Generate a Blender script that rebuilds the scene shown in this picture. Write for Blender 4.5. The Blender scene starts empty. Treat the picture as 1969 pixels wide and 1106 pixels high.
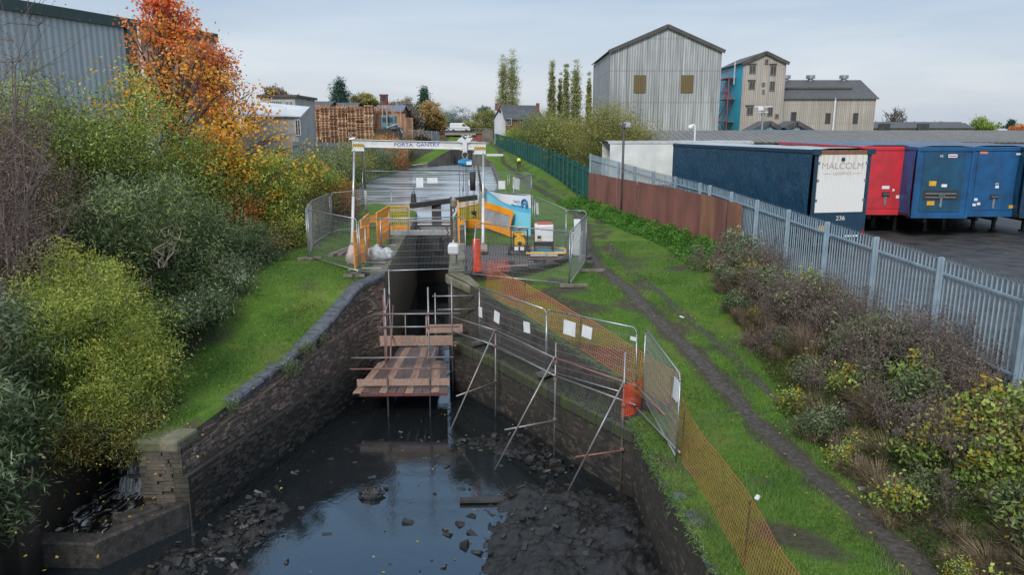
import bpy, math, random
import numpy as np
from mathutils import Vector, Matrix
R = math.radians
PI = math.pi
SC = bpy.context.scene
COL = SC.collection
rnd = random.Random(7)

# ------------------------------------------------------------------ camera numbers
CAMZ, PITCH, FPX, CX, CY = 5.1, R(12.1), 1422.0, 984.5, 553.0
def gr(x, y, z):
    """point of the ground level z seen at photo pixel x, y"""
    a = math.atan((y - CY) / FPX) + PITCH
    h = CAMZ - z
    Y = h / math.tan(a)
    return Vector(((x - CX) / FPX * (Y * math.cos(PITCH) + h * math.sin(PITCH)), Y, z))
def at(x, y, Y):
    a = math.atan((y - CY) / FPX) + PITCH
    h = Y * math.tan(a)
    return Vector(((x - CX) / FPX * (Y * math.cos(PITCH) + h * math.sin(PITCH)), Y, CAMZ - h))

# ------------------------------------------------------------------ node helpers
def newmat(name):
    m = bpy.data.materials.new(name); m.use_nodes = True
    nt = m.node_tree
    return m, nt, nt.nodes['Principled BSDF']
def N(nt, t, **kw):
    n = nt.nodes.new(t)
    for k, v in kw.items(): setattr(n, k, v)
    return n
def c4(c): return (c[0], c[1], c[2], 1)
def ramp(nt, stops, interp='LINEAR'):
    r = N(nt, 'ShaderNodeValToRGB'); e = r.color_ramp.elements; r.color_ramp.interpolation = interp
    e[0].position = stops[0][0]; e[0].color = c4(stops[0][1]); e[1].position = stops[-1][0]; e[1].color = c4(stops[-1][1])
    for p, c in stops[1:-1]:
        q = e.new(p); q.color = c4(c)
    return r
def noise(nt, scale, detail=4, rough=.55, vec=None, dist=0):
    n = N(nt, 'ShaderNodeTexNoise'); n.inputs['Scale'].default_value = scale
    n.inputs['Detail'].default_value = detail; n.inputs['Roughness'].default_value = rough
    n.inputs['Distortion'].default_value = dist
    if vec is not None: nt.links.new(vec, n.inputs['Vector'])
    return n
def mixc(nt, fac, a, b, mode='MIX'):
    m = N(nt, 'ShaderNodeMix', data_type='RGBA', blend_type=mode)
    for sock, v in ((m.inputs[0], fac), (m.inputs[6], a), (m.inputs[7], b)):
        if isinstance(v, (int, float)): sock.default_value = v
        elif isinstance(v, tuple): sock.default_value = c4(v)
        else: nt.links.new(v, sock)
    return m.outputs[2]
def pos(nt, obj=False, scale=None):
    if obj: o = N(nt, 'ShaderNodeTexCoord').outputs['Object']
    else: o = N(nt, 'ShaderNodeNewGeometry').outputs['Position']
    if scale:
        mp = N(nt, 'ShaderNodeMapping'); mp.inputs['Scale'].default_value = scale
        nt.links.new(o, mp.inputs['Vector']); o = mp.outputs[0]
    return o
def bump(nt, h, strength, dist, bsdf):
    b = N(nt, 'ShaderNodeBump'); b.inputs['Strength'].default_value = strength; b.inputs['Distance'].default_value = dist
    nt.links.new(h, b.inputs['Height']); nt.links.new(b.outputs[0], bsdf.inputs['Normal']); return b
def mat(name, c1, c2=None, rough=.6, scale=3, bmp=0, metal=0, stretch=None, obj=True, lo=.35, hi=.65, spec=.5):
    m, nt, b = newmat(name)
    c2 = c2 or tuple(v * .75 for v in c1)
    p = pos(nt, obj, stretch)
    n = noise(nt, scale, 5, .6, p)
    r = ramp(nt, [(lo, c1), (hi, c2)]); nt.links.new(n.outputs[0], r.inputs[0])
    nt.links.new(r.outputs[0], b.inputs['Base Color'])
    b.inputs['Roughness'].default_value = rough; b.inputs['Metallic'].default_value = metal
    b.inputs['Specular IOR Level'].default_value = spec
    if bmp:
        n2 = noise(nt, scale * 4, 5, .6, p); bump(nt, n2.outputs[0], bmp, .03, b)
    return m
GAIN = 2.0
def foliage_mat(name, stops, transl=.25, rough=.6):
    m, nt, b = newmat(name)
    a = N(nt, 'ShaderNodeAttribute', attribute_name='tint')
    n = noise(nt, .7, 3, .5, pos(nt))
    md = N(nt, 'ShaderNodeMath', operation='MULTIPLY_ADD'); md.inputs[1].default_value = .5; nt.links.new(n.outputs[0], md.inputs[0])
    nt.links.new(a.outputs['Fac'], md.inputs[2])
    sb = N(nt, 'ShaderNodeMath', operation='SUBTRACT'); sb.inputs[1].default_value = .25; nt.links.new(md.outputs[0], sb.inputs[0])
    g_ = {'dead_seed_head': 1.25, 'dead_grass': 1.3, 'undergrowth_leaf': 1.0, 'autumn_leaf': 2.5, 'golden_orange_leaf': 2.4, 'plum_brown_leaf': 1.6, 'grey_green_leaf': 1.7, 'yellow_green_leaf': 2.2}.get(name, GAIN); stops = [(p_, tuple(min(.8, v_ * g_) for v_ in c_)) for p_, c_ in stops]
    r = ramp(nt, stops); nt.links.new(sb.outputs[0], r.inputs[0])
    nt.links.new(r.outputs[0], b.inputs['Base Color']); b.inputs['Roughness'].default_value = rough
    b.inputs['Specular IOR Level'].default_value = .25
    tr = N(nt, 'ShaderNodeBsdfTranslucent'); nt.links.new(r.outputs[0], tr.inputs[0])
    mx = N(nt, 'ShaderNodeMixShader'); mx.inputs[0].default_value = transl
    nt.links.new(b.outputs[0], mx.inputs[1]); nt.links.new(tr.outputs[0], mx.inputs[2])
    nt.links.new(mx.outputs[0], nt.nodes['Material Output'].inputs[0])
    return m
def brick_mat(name, c1, c2, mortar, zdark=None, bw=.26, bh=.088, algae=(.05,.06,.02), algf=.5, stain=(.012,.012,.011), msize=.008):
    m, nt, b = newmat(name)
    uv = N(nt, 'ShaderNodeTexCoord').outputs['UV']
    wn = noise(nt, 1.3, 2, .5, uv)
    av = N(nt, 'ShaderNodeVectorMath', operation='MULTIPLY_ADD'); av.inputs[1].default_value = (.05, .05, 0)
    nt.links.new(wn.outputs['Color'], av.inputs[0]); nt.links.new(uv, av.inputs[2])
    t = N(nt, 'ShaderNodeTexBrick'); nt.links.new(av.outputs[0], t.inputs['Vector'])
    t.inputs['Scale'].default_value = 1; t.inputs['Brick Width'].default_value = bw; t.inputs['Row Height'].default_value = bh
    t.inputs['Mortar Size'].default_value = msize; t.inputs['Mortar Smooth'].default_value = .3
    t.inputs['Color1'].default_value = c4(c1); t.inputs['Color2'].default_value = c4(c2); t.inputs['Mortar'].default_value = c4(mortar)
    col = t.outputs['Color']
    n1 = noise(nt, 9, 5, .7, uv); col = mixc(nt, .75, col, ramp_out(nt, n1, [(.3, (.25,.25,.25)), (.7, (1.35,1.3,1.25))]), 'MULTIPLY')
    n2 = noise(nt, .9, 6, .65, uv, 1.0)
    col = mixc(nt, ramp_out(nt, n2, [(.48, (0,0,0)), (.72, (algf,)*3)]), col, algae)
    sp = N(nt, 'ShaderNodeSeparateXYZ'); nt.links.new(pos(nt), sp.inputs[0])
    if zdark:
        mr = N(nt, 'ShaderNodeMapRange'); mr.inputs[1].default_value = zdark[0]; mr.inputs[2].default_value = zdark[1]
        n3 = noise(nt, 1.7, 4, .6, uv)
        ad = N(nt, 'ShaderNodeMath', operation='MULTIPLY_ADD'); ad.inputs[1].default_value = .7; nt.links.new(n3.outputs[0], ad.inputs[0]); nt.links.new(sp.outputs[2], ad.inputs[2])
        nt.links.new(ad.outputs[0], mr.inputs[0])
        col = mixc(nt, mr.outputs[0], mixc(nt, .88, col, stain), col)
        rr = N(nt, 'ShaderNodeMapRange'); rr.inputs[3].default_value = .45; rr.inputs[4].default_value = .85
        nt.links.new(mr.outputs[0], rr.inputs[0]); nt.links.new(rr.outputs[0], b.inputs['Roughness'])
    else: b.inputs['Roughness'].default_value = .8
    # pale lime runs and chips
    n4 = noise(nt, 14, 3, .8, uv); col = mixc(nt, ramp_out(nt, n4, [(.66, (0,0,0)), (.74, (.35,.35,.35))]), col, (.2,.18,.15))
    nt.links.new(col, b.inputs['Base Color'])
    hb = mixc(nt, .35, ramp_out(nt, t, [(0, (1,1,1)), (1, (0,0,0))], 'Fac'), n1.outputs[0])
    bump(nt, hb, .9, .03, b)
    return m
def ramp_out(nt, node, stops, out=0):
    r = ramp(nt, stops); nt.links.new(node.outputs[out], r.inputs[0]); return r.outputs[0]
def clad_mat(name, c, dark, pitch=.2, axis=0, streak=.8, seams=None, panel=None, rough=.6):
    """profiled sheet: ribs along axis, vertical rain streaks, horizontal sheet joints"""
    m, nt, b = newmat(name)
    p = pos(nt)
    sp = N(nt, 'ShaderNodeSeparateXYZ'); nt.links.new(p, sp.inputs[0])
    w = N(nt, 'ShaderNodeMath', operation='MULTIPLY'); w.inputs[1].default_value = 2 * PI / pitch; nt.links.new(sp.outputs[axis], w.inputs[0])
    s = N(nt, 'ShaderNodeMath', operation='SINE'); nt.links.new(w.outputs[0], s.inputs[0])
    mp = N(nt, 'ShaderNodeMapping'); mp.inputs['Scale'].default_value = (1.6, 1.6, .07); nt.links.new(p, mp.inputs[0])
    n = noise(nt, 1, 6, .7, mp.outputs[0])
    col = mixc(nt, ramp_out(nt, n, [(.42, (0,0,0)), (.68, (streak,)*3)]), c, dark)
    n2 = noise(nt, .22, 5, .6, p)
    col = mixc(nt, ramp_out(nt, n2, [(.4, (0,0,0)), (.75, (.5,)*3)]), col, tuple(v * .55 for v in c))
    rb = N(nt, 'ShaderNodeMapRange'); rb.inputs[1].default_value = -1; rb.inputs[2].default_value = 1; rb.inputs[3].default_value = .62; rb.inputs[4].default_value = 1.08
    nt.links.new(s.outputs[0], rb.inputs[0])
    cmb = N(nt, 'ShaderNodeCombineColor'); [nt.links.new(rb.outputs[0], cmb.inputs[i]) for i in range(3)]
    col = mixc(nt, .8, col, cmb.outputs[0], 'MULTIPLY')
    if seams:
        dv = N(nt, 'ShaderNodeMath', operation='DIVIDE'); dv.inputs[1].default_value = seams; nt.links.new(sp.outputs[2], dv.inputs[0])
        fr = N(nt, 'ShaderNodeMath', operation='FRACT'); nt.links.new(dv.outputs[0], fr.inputs[0])
        col = mixc(nt, ramp_out(nt, fr, [(0, (.55,)*3), (.05, (0,0,0))]), col, dark)
    if panel:
        dv = N(nt, 'ShaderNodeMath', operation='DIVIDE'); dv.inputs[1].default_value = panel; nt.links.new(sp.outputs[axis], dv.inputs[0])
        fr = N(nt, 'ShaderNodeMath', operation='FRACT'); nt.links.new(dv.outputs[0], fr.inputs[0])
        col = mixc(nt, ramp_out(nt, fr, [(0, (.6,)*3), (.06, (0,0,0))]), col, dark)
    nt.links.new(col, b.inputs['Base Color']); b.inputs['Roughness'].default_value = rough
    bump(nt, s.outputs[0], .5, .03, b)
    return m

# ------------------------------------------------------------------ mesh builder
class MB:
    def __init__(s): s.v = []; s.f = []; s.uv = {}
    def add(s, vs, fs):
        o = len(s.v); s.v += [tuple(v) for v in vs]; s.f += [tuple(i + o for i in f) for f in fs]; return s
    def quad(s, a, b, c, d, uv=None):
        s.add([a, b, c, d], [(0, 1, 2, 3)])
        if uv: s.uv[len(s.f) - 1] = uv
        return s
    def box(s, c, d, rz=0, rx=0, ry=0):
        M = Matrix.Translation(c) @ Matrix.Rotation(rz, 4, 'Z') @ Matrix.Rotation(ry, 4, 'Y') @ Matrix.Rotation(rx, 4, 'X')
        x, y, z = d[0] / 2, d[1] / 2, d[2] / 2
        vs = [M @ Vector((sx * x, sy * y, sz * z)) for sx in (-1, 1) for sy in (-1, 1) for sz in (-1, 1)]
        return s.add(vs, [(0,1,3,2), (4,6,7,5), (0,4,5,1), (2,3,7,6), (0,2,6,4), (1,5,7,3)])
    def span(s, x0, x1, y0, y1, z0, z1): return s.box(((x0+x1)/2, (y0+y1)/2, (z0+z1)/2), (abs(x1-x0), abs(y1-y0), abs(z1-z0)))
    def bar(s, p, q, w, h, up=(0, 0, 1)):
        p = Vector(p); q = Vector(q); d = (q - p).normalized(); up = Vector(up)
        if abs(d.dot(up)) > .98: up = Vector((0, 1, 0))
        a = d.cross(up).normalized(); b = a.cross(d)
        vs = [e + a * sx * w / 2 + b * sy * h / 2 for e in (p, q) for sx, sy in ((-1,-1), (1,-1), (1,1), (-1,1))]
        return s.add(vs, [(3,2,1,0), (4,5,6,7), (0,1,5,4), (1,2,6,5), (2,3,7,6), (3,0,4,7)])
    def tube(s, p, q, r, n=8, r2=None, cap=True):
        p = Vector(p); q = Vector(q); d = (q - p).normalized(); r2 = r if r2 is None else r2
        up = Vector((0, 0, 1)) if abs(d.z) < .95 else Vector((1, 0, 0))
        a = d.cross(up).normalized(); b = a.cross(d)
        vs = []
        for e, rr in ((p, r), (q, r2)):
            for i in range(n):
                t = 2 * PI * i / n; vs.append(e + a * math.cos(t) * rr + b * math.sin(t) * rr)
        fs = [(i, (i + 1) % n, n + (i + 1) % n, n + i) for i in range(n)]
        if cap: fs += [tuple(range(n - 1, -1, -1)), tuple(range(n, 2 * n))]
        return s.add(vs, fs)
    def path(s, pts, r, n=8, r2=None):
        k = len(pts) - 1; r2 = r if r2 is None else r2
        for i in range(k):
            s.tube(pts[i], pts[i + 1], r + (r2 - r) * i / k, n, r + (r2 - r) * (i + 1) / k)
        return s
    def ball(s, c, r, n=8, m=6, sc=(1, 1, 1)):
        vs = [(c[0], c[1], c[2] + r * sc[2])]
        for j in range(1, m):
            a = PI * j / m
            for i in range(n):
                t = 2 * PI * i / n
                vs.append((c[0] + r * sc[0] * math.sin(a) * math.cos(t), c[1] + r * sc[1] * math.sin(a) * math.sin(t), c[2] + r * sc[2] * math.cos(a)))
        vs.append((c[0], c[1], c[2] - r * sc[2])); L = len(vs) - 1
        fs = [(0, 1 + i, 1 + (i + 1) % n) for i in range(n)]
        for j in range(m - 2):
            for i in range(n):
                a = 1 + j * n; fs.append((a + i, a + n + i, a + n + (i + 1) % n, a + (i + 1) % n))
        a = 1 + (m - 2) * n; fs += [(a + i, L, a + (i + 1) % n) for i in range(n)]
        return s.add(vs, fs)
    def prism(s, poly, z0, z1):
        n = len(poly); z = (lambda z, i: z[i] if isinstance(z, (list, tuple)) else z)
        vs = [(p[0], p[1], z(z0, i)) for i, p in enumerate(poly)] + [(p[0], p[1], z(z1, i)) for i, p in enumerate(poly)]
        return s.add(vs, [tuple(range(n - 1, -1, -1)), tuple(range(n, 2 * n))] + [(i, (i + 1) % n, n + (i + 1) % n, n + i) for i in range(n)])
    def extr(s, poly, d):
        """3-D polygon pushed along vector d"""
        n = len(poly); d = Vector(d); vs = [Vector(p) for p in poly] + [Vector(p) + d for p in poly]
        return s.add(vs, [tuple(range(n - 1, -1, -1)), tuple(range(n, 2 * n))] + [(i, (i + 1) % n, n + (i + 1) % n, n + i) for i in range(n)])
    def build(s, name, m, parent=None, smooth=False, bevel=0, **tags):
        off = parent_off(parent)
        me = bpy.data.meshes.new(name)
        me.from_pydata([(v[0]-off[0], v[1]-off[1], v[2]-off[2]) for v in s.v], [], s.f)
        if s.uv:
            ul = me.uv_layers.new(name='UVMap')
            for fi, uv in s.uv.items():
                for k, li in enumerate(me.polygons[fi].loop_indices): ul.data[li].uv = uv[k]
        if smooth: me.polygons.foreach_set('use_smooth', [True] * len(me.polygons))
        me.materials.append(m); me.update()
        o = bpy.data.objects.new(name, me); COL.objects.link(o)
        if parent: o.parent = parent
        if bevel:
            b = o.modifiers.new('Bevel', 'BEVEL'); b.width = bevel; b.segments = 2; b.limit_method = 'ANGLE'
        for k, v in tags.items(): o[k] = v
        return o
def parent_off(p):
    o = Vector((0, 0, 0))
    while p: o = o + p.location; p = p.parent
    return o
def tag(o, label=None, cat=None, group=None, kind=None):
    for k, v in (('label', label), ('category', cat), ('group', group), ('kind', kind)):
        if v: o[k] = v
    return o
def thing(name, label, cat, loc=(0, 0, 0), group=None):
    o = bpy.data.objects.new(name, None); COL.objects.link(o); o.location = loc; o.empty_display_size = .3
    return tag(o, label, cat, group)
def struct(mb, name, m, **k):
    o = mb.build(name, m, **k); o['kind'] = 'structure'; return o
def copy_tree(o, loc, rz=0, label=None, group=None, sc=None):
    c = o.copy(); COL.objects.link(c); c.location = loc; c.rotation_euler = (0, 0, rz)
    if sc: c.scale = sc if isinstance(sc, (tuple, list)) else (sc,) * 3
    if label: c['label'] = label
    if group: c['group'] = group
    for ch in list(o.children):
        d = ch.copy(); COL.objects.link(d); d.parent = c
        for g in list(ch.children):
            e = g.copy(); COL.objects.link(e); e.parent = d
    return c
def text(body, size, loc, rot, m, parent, name='lettering', ext=.002, sx=1, align='CENTER'):
    cu = bpy.data.curves.new('t', 'FONT'); cu.body = body; cu.size = size; cu.align_x = align; cu.align_y = 'CENTER'; cu.extrude = ext
    t = bpy.data.objects.new('t', cu); COL.objects.link(t)
    dg = bpy.context.evaluated_depsgraph_get(); me = bpy.data.meshes.new_from_object(t.evaluated_get(dg))
    bpy.data.objects.remove(t)
    me.materials.clear(); me.materials.append(m); me.name = name
    o = bpy.data.objects.new(name, me); COL.objects.link(o)
    if parent: o.parent = parent
    o.location = Vector(loc) - parent_off(parent); o.rotation_euler = rot; o.scale = (sx, 1, 1)
    return o
def lerp(tab, t):
    if t <= tab[0][0]: return tab[0][1]
    for (a, va), (b, vb) in zip(tab, tab[1:]):
        if t <= b: return va + (vb - va) * (t - a) / (b - a)
    return tab[-1][1]
def sst(t): t = max(0, min(1, t)); return t * t * (3 - 2 * t)

# ------------------------------------------------------------------ foliage
def np_mesh(name, V, F, m, parent=None, tint=None, loc_off=True):
    off = parent_off(parent) if loc_off else Vector((0, 0, 0))
    V = np.asarray(V, dtype=np.float32).reshape(-1, 3) - np.array(off, dtype=np.float32)
    F = np.asarray(F, dtype=np.int32); k = F.shape[1]
    me = bpy.data.meshes.new(name); me.vertices.add(len(V)); me.vertices.foreach_set('co', V.ravel())
    me.loops.add(F.size); me.loops.foreach_set('vertex_index', F.ravel())
    me.polygons.add(len(F)); me.polygons.foreach_set('loop_start', np.arange(0, F.size, k, dtype=np.int32))
    me.polygons.foreach_set('loop_total', np.full(len(F), k, dtype=np.int32))
    me.update(calc_edges=True); me.validate()
    if tint is not None:
        a = me.attributes.new('tint', 'FLOAT', 'POINT'); a.data.foreach_set('value', np.asarray(tint, dtype=np.float32))
    me.materials.append(m)
    o = bpy.data.objects.new(name, me); COL.objects.link(o)
    if parent: o.parent = parent
    return o
def leaf_arrays(P, L, W, seed, tint, droop=0, flat=0):
    r = np.random.default_rng(seed); n = len(P)
    a = r.normal(size=(n, 3)); a[:, 2] -= droop; a[:, 2] *= (1 - flat); a /= np.linalg.norm(a, axis=1)[:, None]
    b = np.cross(a, r.normal(size=(n, 3))); b /= np.linalg.norm(b, axis=1)[:, None]
    l = (L * r.uniform(.6, 1.3, n))[:, None]; w = (W * r.uniform(.6, 1.3, n))[:, None]
    V = np.stack([P, P + a * l * .45 + b * w * .5, P + a * l, P + a * l * .45 - b * w * .5], axis=1)
    return V.reshape(-1, 3), np.arange(4 * n).reshape(-1, 4), np.repeat(tint, 4)
def crown_pts(blobs, ncl, nper, rc, seed, shell=.45, grad=.25, zmin=None):
    """blobs: (centre, radii). clusters of points in an uneven shell; tint 0..1 (light on top and outside)"""
    r = np.random.default_rng(seed); P = []; T = []; C = []
    w = np.array([b[1][0] * b[1][1] + b[1][2] * b[1][0] for b in blobs]); w = w / w.sum()
    for k in range(ncl):
        c, ra = blobs[r.choice(len(blobs), p=w)]
        d = r.normal(size=3); d /= np.linalg.norm(d)
        q = (shell + (1 - shell) * r.random() ** .6) * (1 + .22 * math.sin(3.1 * d[0] + 7 * d[2] + seed) * math.cos(4.3 * d[1] + 2 * d[0]))
        p = np.array(c) + d * q * np.array(ra)
        if zmin is not None and p[2] < zmin: p[2] = zmin + r.random() * .3
        C.append(p)
        n = int(nper * r.uniform(.5, 1.5)); rr = rc * r.uniform(.6, 1.4)
        pp = p + r.normal(size=(n, 3)) * rr * np.array([1, 1, .7])
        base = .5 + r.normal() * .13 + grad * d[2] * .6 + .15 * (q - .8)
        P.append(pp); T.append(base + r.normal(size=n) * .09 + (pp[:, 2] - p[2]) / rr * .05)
    return np.concatenate(P), np.concatenate(T), C
def limbs(mb, base, C, r0, top, seed, n=40, nside=4, fork=.5, wig=.12, r1=.006):
    r = random.Random(seed); base = Vector(base); top = Vector(top)
    if (top - base).length > .01:
        K = 7; pts = [base.lerp(top, i / K) + Vector((r.gauss(0, wig), r.gauss(0, wig), 0)) * (.6 if 0 < i < K else 0) for i in range(K + 1)]
        mb.path(pts, r0, 7, r0 * .2)
    idx = list(range(len(C))); r.shuffle(idx)
    for i in idx[:n]:
        p = Vector(C[i]); h = max(.05, min(.9, ((p.z - base.z) / max(.1, top.z - base.z)) * r.uniform(.35, .8)))
        a = base.lerp(top, h); m = a.lerp(p, .45) + Vector((r.gauss(0, wig), r.gauss(0, wig), -abs(r.gauss(0, wig)) * .6 + .1))
        m2 = a.lerp(p, .78) + Vector((r.gauss(0, wig), r.gauss(0, wig), r.gauss(0, wig)))
        rr = max(r1 * 2, r0 * .32 * (1 - h * .6))
        mb.path([a, m, m2, p], rr, nside, r1)
        for k in range(2):
            e = p + Vector((r.gauss(0, 1), r.gauss(0, 1), r.gauss(.3, .7))) * fork * .6
            mb.path([m2, m2.lerp(e, .6) + Vector((0, 0, r.gauss(0, .05))), e], r1 * 1.6, 3, r1)
# ================================================================== world, camera, sun
w = bpy.data.worlds.new('World'); SC.world = w; w.use_nodes = True
nt = w.node_tree; bg = nt.nodes['Background']
sky = N(nt, 'ShaderNodeTexSky', sky_type='NISHITA'); sky.sun_disc = False
SUN_EL, SUN_AZ = R(38), R(200)
sky.sun_elevation = SUN_EL; sky.sun_rotation = SUN_AZ; sky.air_density = 1.2; sky.dust_density = 2
tc = N(nt, 'ShaderNodeTexCoord'); sp = N(nt, 'ShaderNodeSeparateXYZ'); nt.links.new(tc.outputs['Generated'], sp.inputs[0])
rp = ramp(nt, [(0, (5.9, 6.15, 6.6)), (.07, (5.3, 5.85, 6.6)), (.17, (4.1, 5.0, 6.2)), (.45, (4.3, 5.7, 7.7)), (.62, (5.5, 6.7, 8.2)), (1, (8, 8.6, 9.2))])
for e in rp.color_ramp.elements: pass
nt.links.new(sp.outputs[2], rp.inputs[0])
mp = N(nt, 'ShaderNodeMapping'); mp.inputs['Scale'].default_value = (1.2, 1.2, 7); nt.links.new(tc.outputs['Generated'], mp.inputs[0])
cn = noise(nt, 1.6, 7, .55, mp.outputs[0], .4)
cr = ramp_out(nt, cn, [(.32, (.80, .86, .93)), (.5, (.98, .99, 1.0)), (.68, (1.15, 1.12, 1.09))])
cl = mixc(nt, 1, rp.outputs[0], cr, 'MULTIPLY')
fin = mixc(nt, .85, sky.outputs[0], cl)
nt.links.new(fin, bg.inputs[0]); bg.inputs[1].default_value = .124
cam = bpy.data.cameras.new('camera'); cam.lens = 26.0; cam.sensor_width = 36; cam.clip_end = 5000; cam.clip_start = .1
co = bpy.data.objects.new('camera', cam); COL.objects.link(co); co.location = (0, 0, CAMZ); co.rotation_euler = (R(90) - PITCH, 0, 0); SC.camera = co
sl = bpy.data.lights.new('sun', 'SUN'); sl.energy = 2.6; sl.angle = R(18); sl.color = (1, .95, .88)
so = bpy.data.objects.new('sun', sl); COL.objects.link(so)
so.rotation_euler = (R(90) - SUN_EL, 0, R(180) - SUN_AZ + PI) ; so.rotation_euler = (R(52), 0, R(-20))
SC.view_settings.view_transform = 'Standard'; SC.view_settings.look = 'None'; SC.view_settings.exposure = 0
SC.cycles.max_bounces = 6; SC.cycles.transparent_max_bounces = 6; SC.cycles.use_denoising = True

# ================================================================== terrain functions
WZ = -4.0                      # drained water level
UZ = -.28                      # upper pound level
EL = [(-60,-10.2),(15.79,-10.2),(15.8,-7.7),(21.4,-6.25),(25.2,-5.2),(26,-4.6),(43,-5.65),(46,-5.9),(48,-6.6),(50,-8.2),(53,-11.5),(57,-13.6),(80,-15),(100,-14.6),(107.4,-14.3),(108,-12.2),(114,-9.3),(142,-9.8),(146,-12),(196,-14),(240,-12),(241,-7),(3000,-7)]
ER = [(-60,3.55),(10.6,3.4),(14.9,3.05),(17.0,2.98),(17.5,3.7),(18.8,2.95),(21,1.65),(23.7,0),(25.5,-1.75),(26,-2.3),(43,-3.4),(48,-3.5),(52,-1.9),(67,-1.15),(106,-2.9),(108,-2.9),(114,-6.0),(142,-6.9),(146,-5),(196,-5),(240,-5),(241,-7),(3000,-7)]
ZR = [(-60,-2.2),(15,-1.9),(17.2,-1.82),(18.8,-1.6),(21,-1.25),(23.7,-.78),(25.4,-.42),(27,-.36),(30,-.24),(33,-.05),(36,0),(60,.1),(88,.15),(106,.2),(108,.35),(114,1.95),(118,2.1),(150,2.2),(190,2.3),(198,2.5),(203,3.9),(300,3.0),(3000,3)]
ZL = [(-60,-2.2),(15.8,-1.93),(18.5,-1.65),(21.4,-1.37),(23.5,-.8),(25.2,-.16),(26,-.02),(48,0),(57,-.1),(100,-.1),(106,-.05),(108,.35),(114,1.95),(118,2.1),(150,2.2),(190,2.3),(198,2.5),(203,3.9),(300,3),(3000,3)]
FX = [(0,10.35),(13.7,9.95),(33,8.85),(50,5.3),(80,3.1),(148,-3.2),(200,-3.4),(3000,-3)]
FZ = [(0,-.2),(14,-.1),(35,0),(50,.1),(80,.95),(148,1.95),(200,3.3),(300,3),(3000,3)]
def edgeL(y): return lerp(EL, y)
def edgeR(y): return lerp(ER, y)
from mathutils import noise as mn
def nz(x, y, s): return mn.noise(Vector((x * s, y * s, 3.7)))
def gz(x, y):
    if x < (edgeL(y) + edgeR(y)) / 2:
        z = lerp(ZL, y); d = edgeL(y) - x
        if y < 140: z += .12 * sst((d - 2.0) / 3) + .5 * sst((-x - 15) / 8)
        z += nz(x, y, .6) * .05 * sst(d / 1.2)
        if 46 < y < 60: z += .22 * math.exp(-((x + 8.8) / 2.2) ** 2 - ((y - 49) / 3) ** 2) * sst(d)
    else:
        z = lerp(ZR, y); fx = lerp(FX, y); d = x - edgeR(y)
        k = 3.0 if y < 33 else 1.6
        z = z + (lerp(FZ, y) - z) * sst((x - fx + k) / k)
        z += nz(x, y, .6) * .05 * sst(d / 1.2) * (1 if x < fx else .4)
    return z

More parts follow.
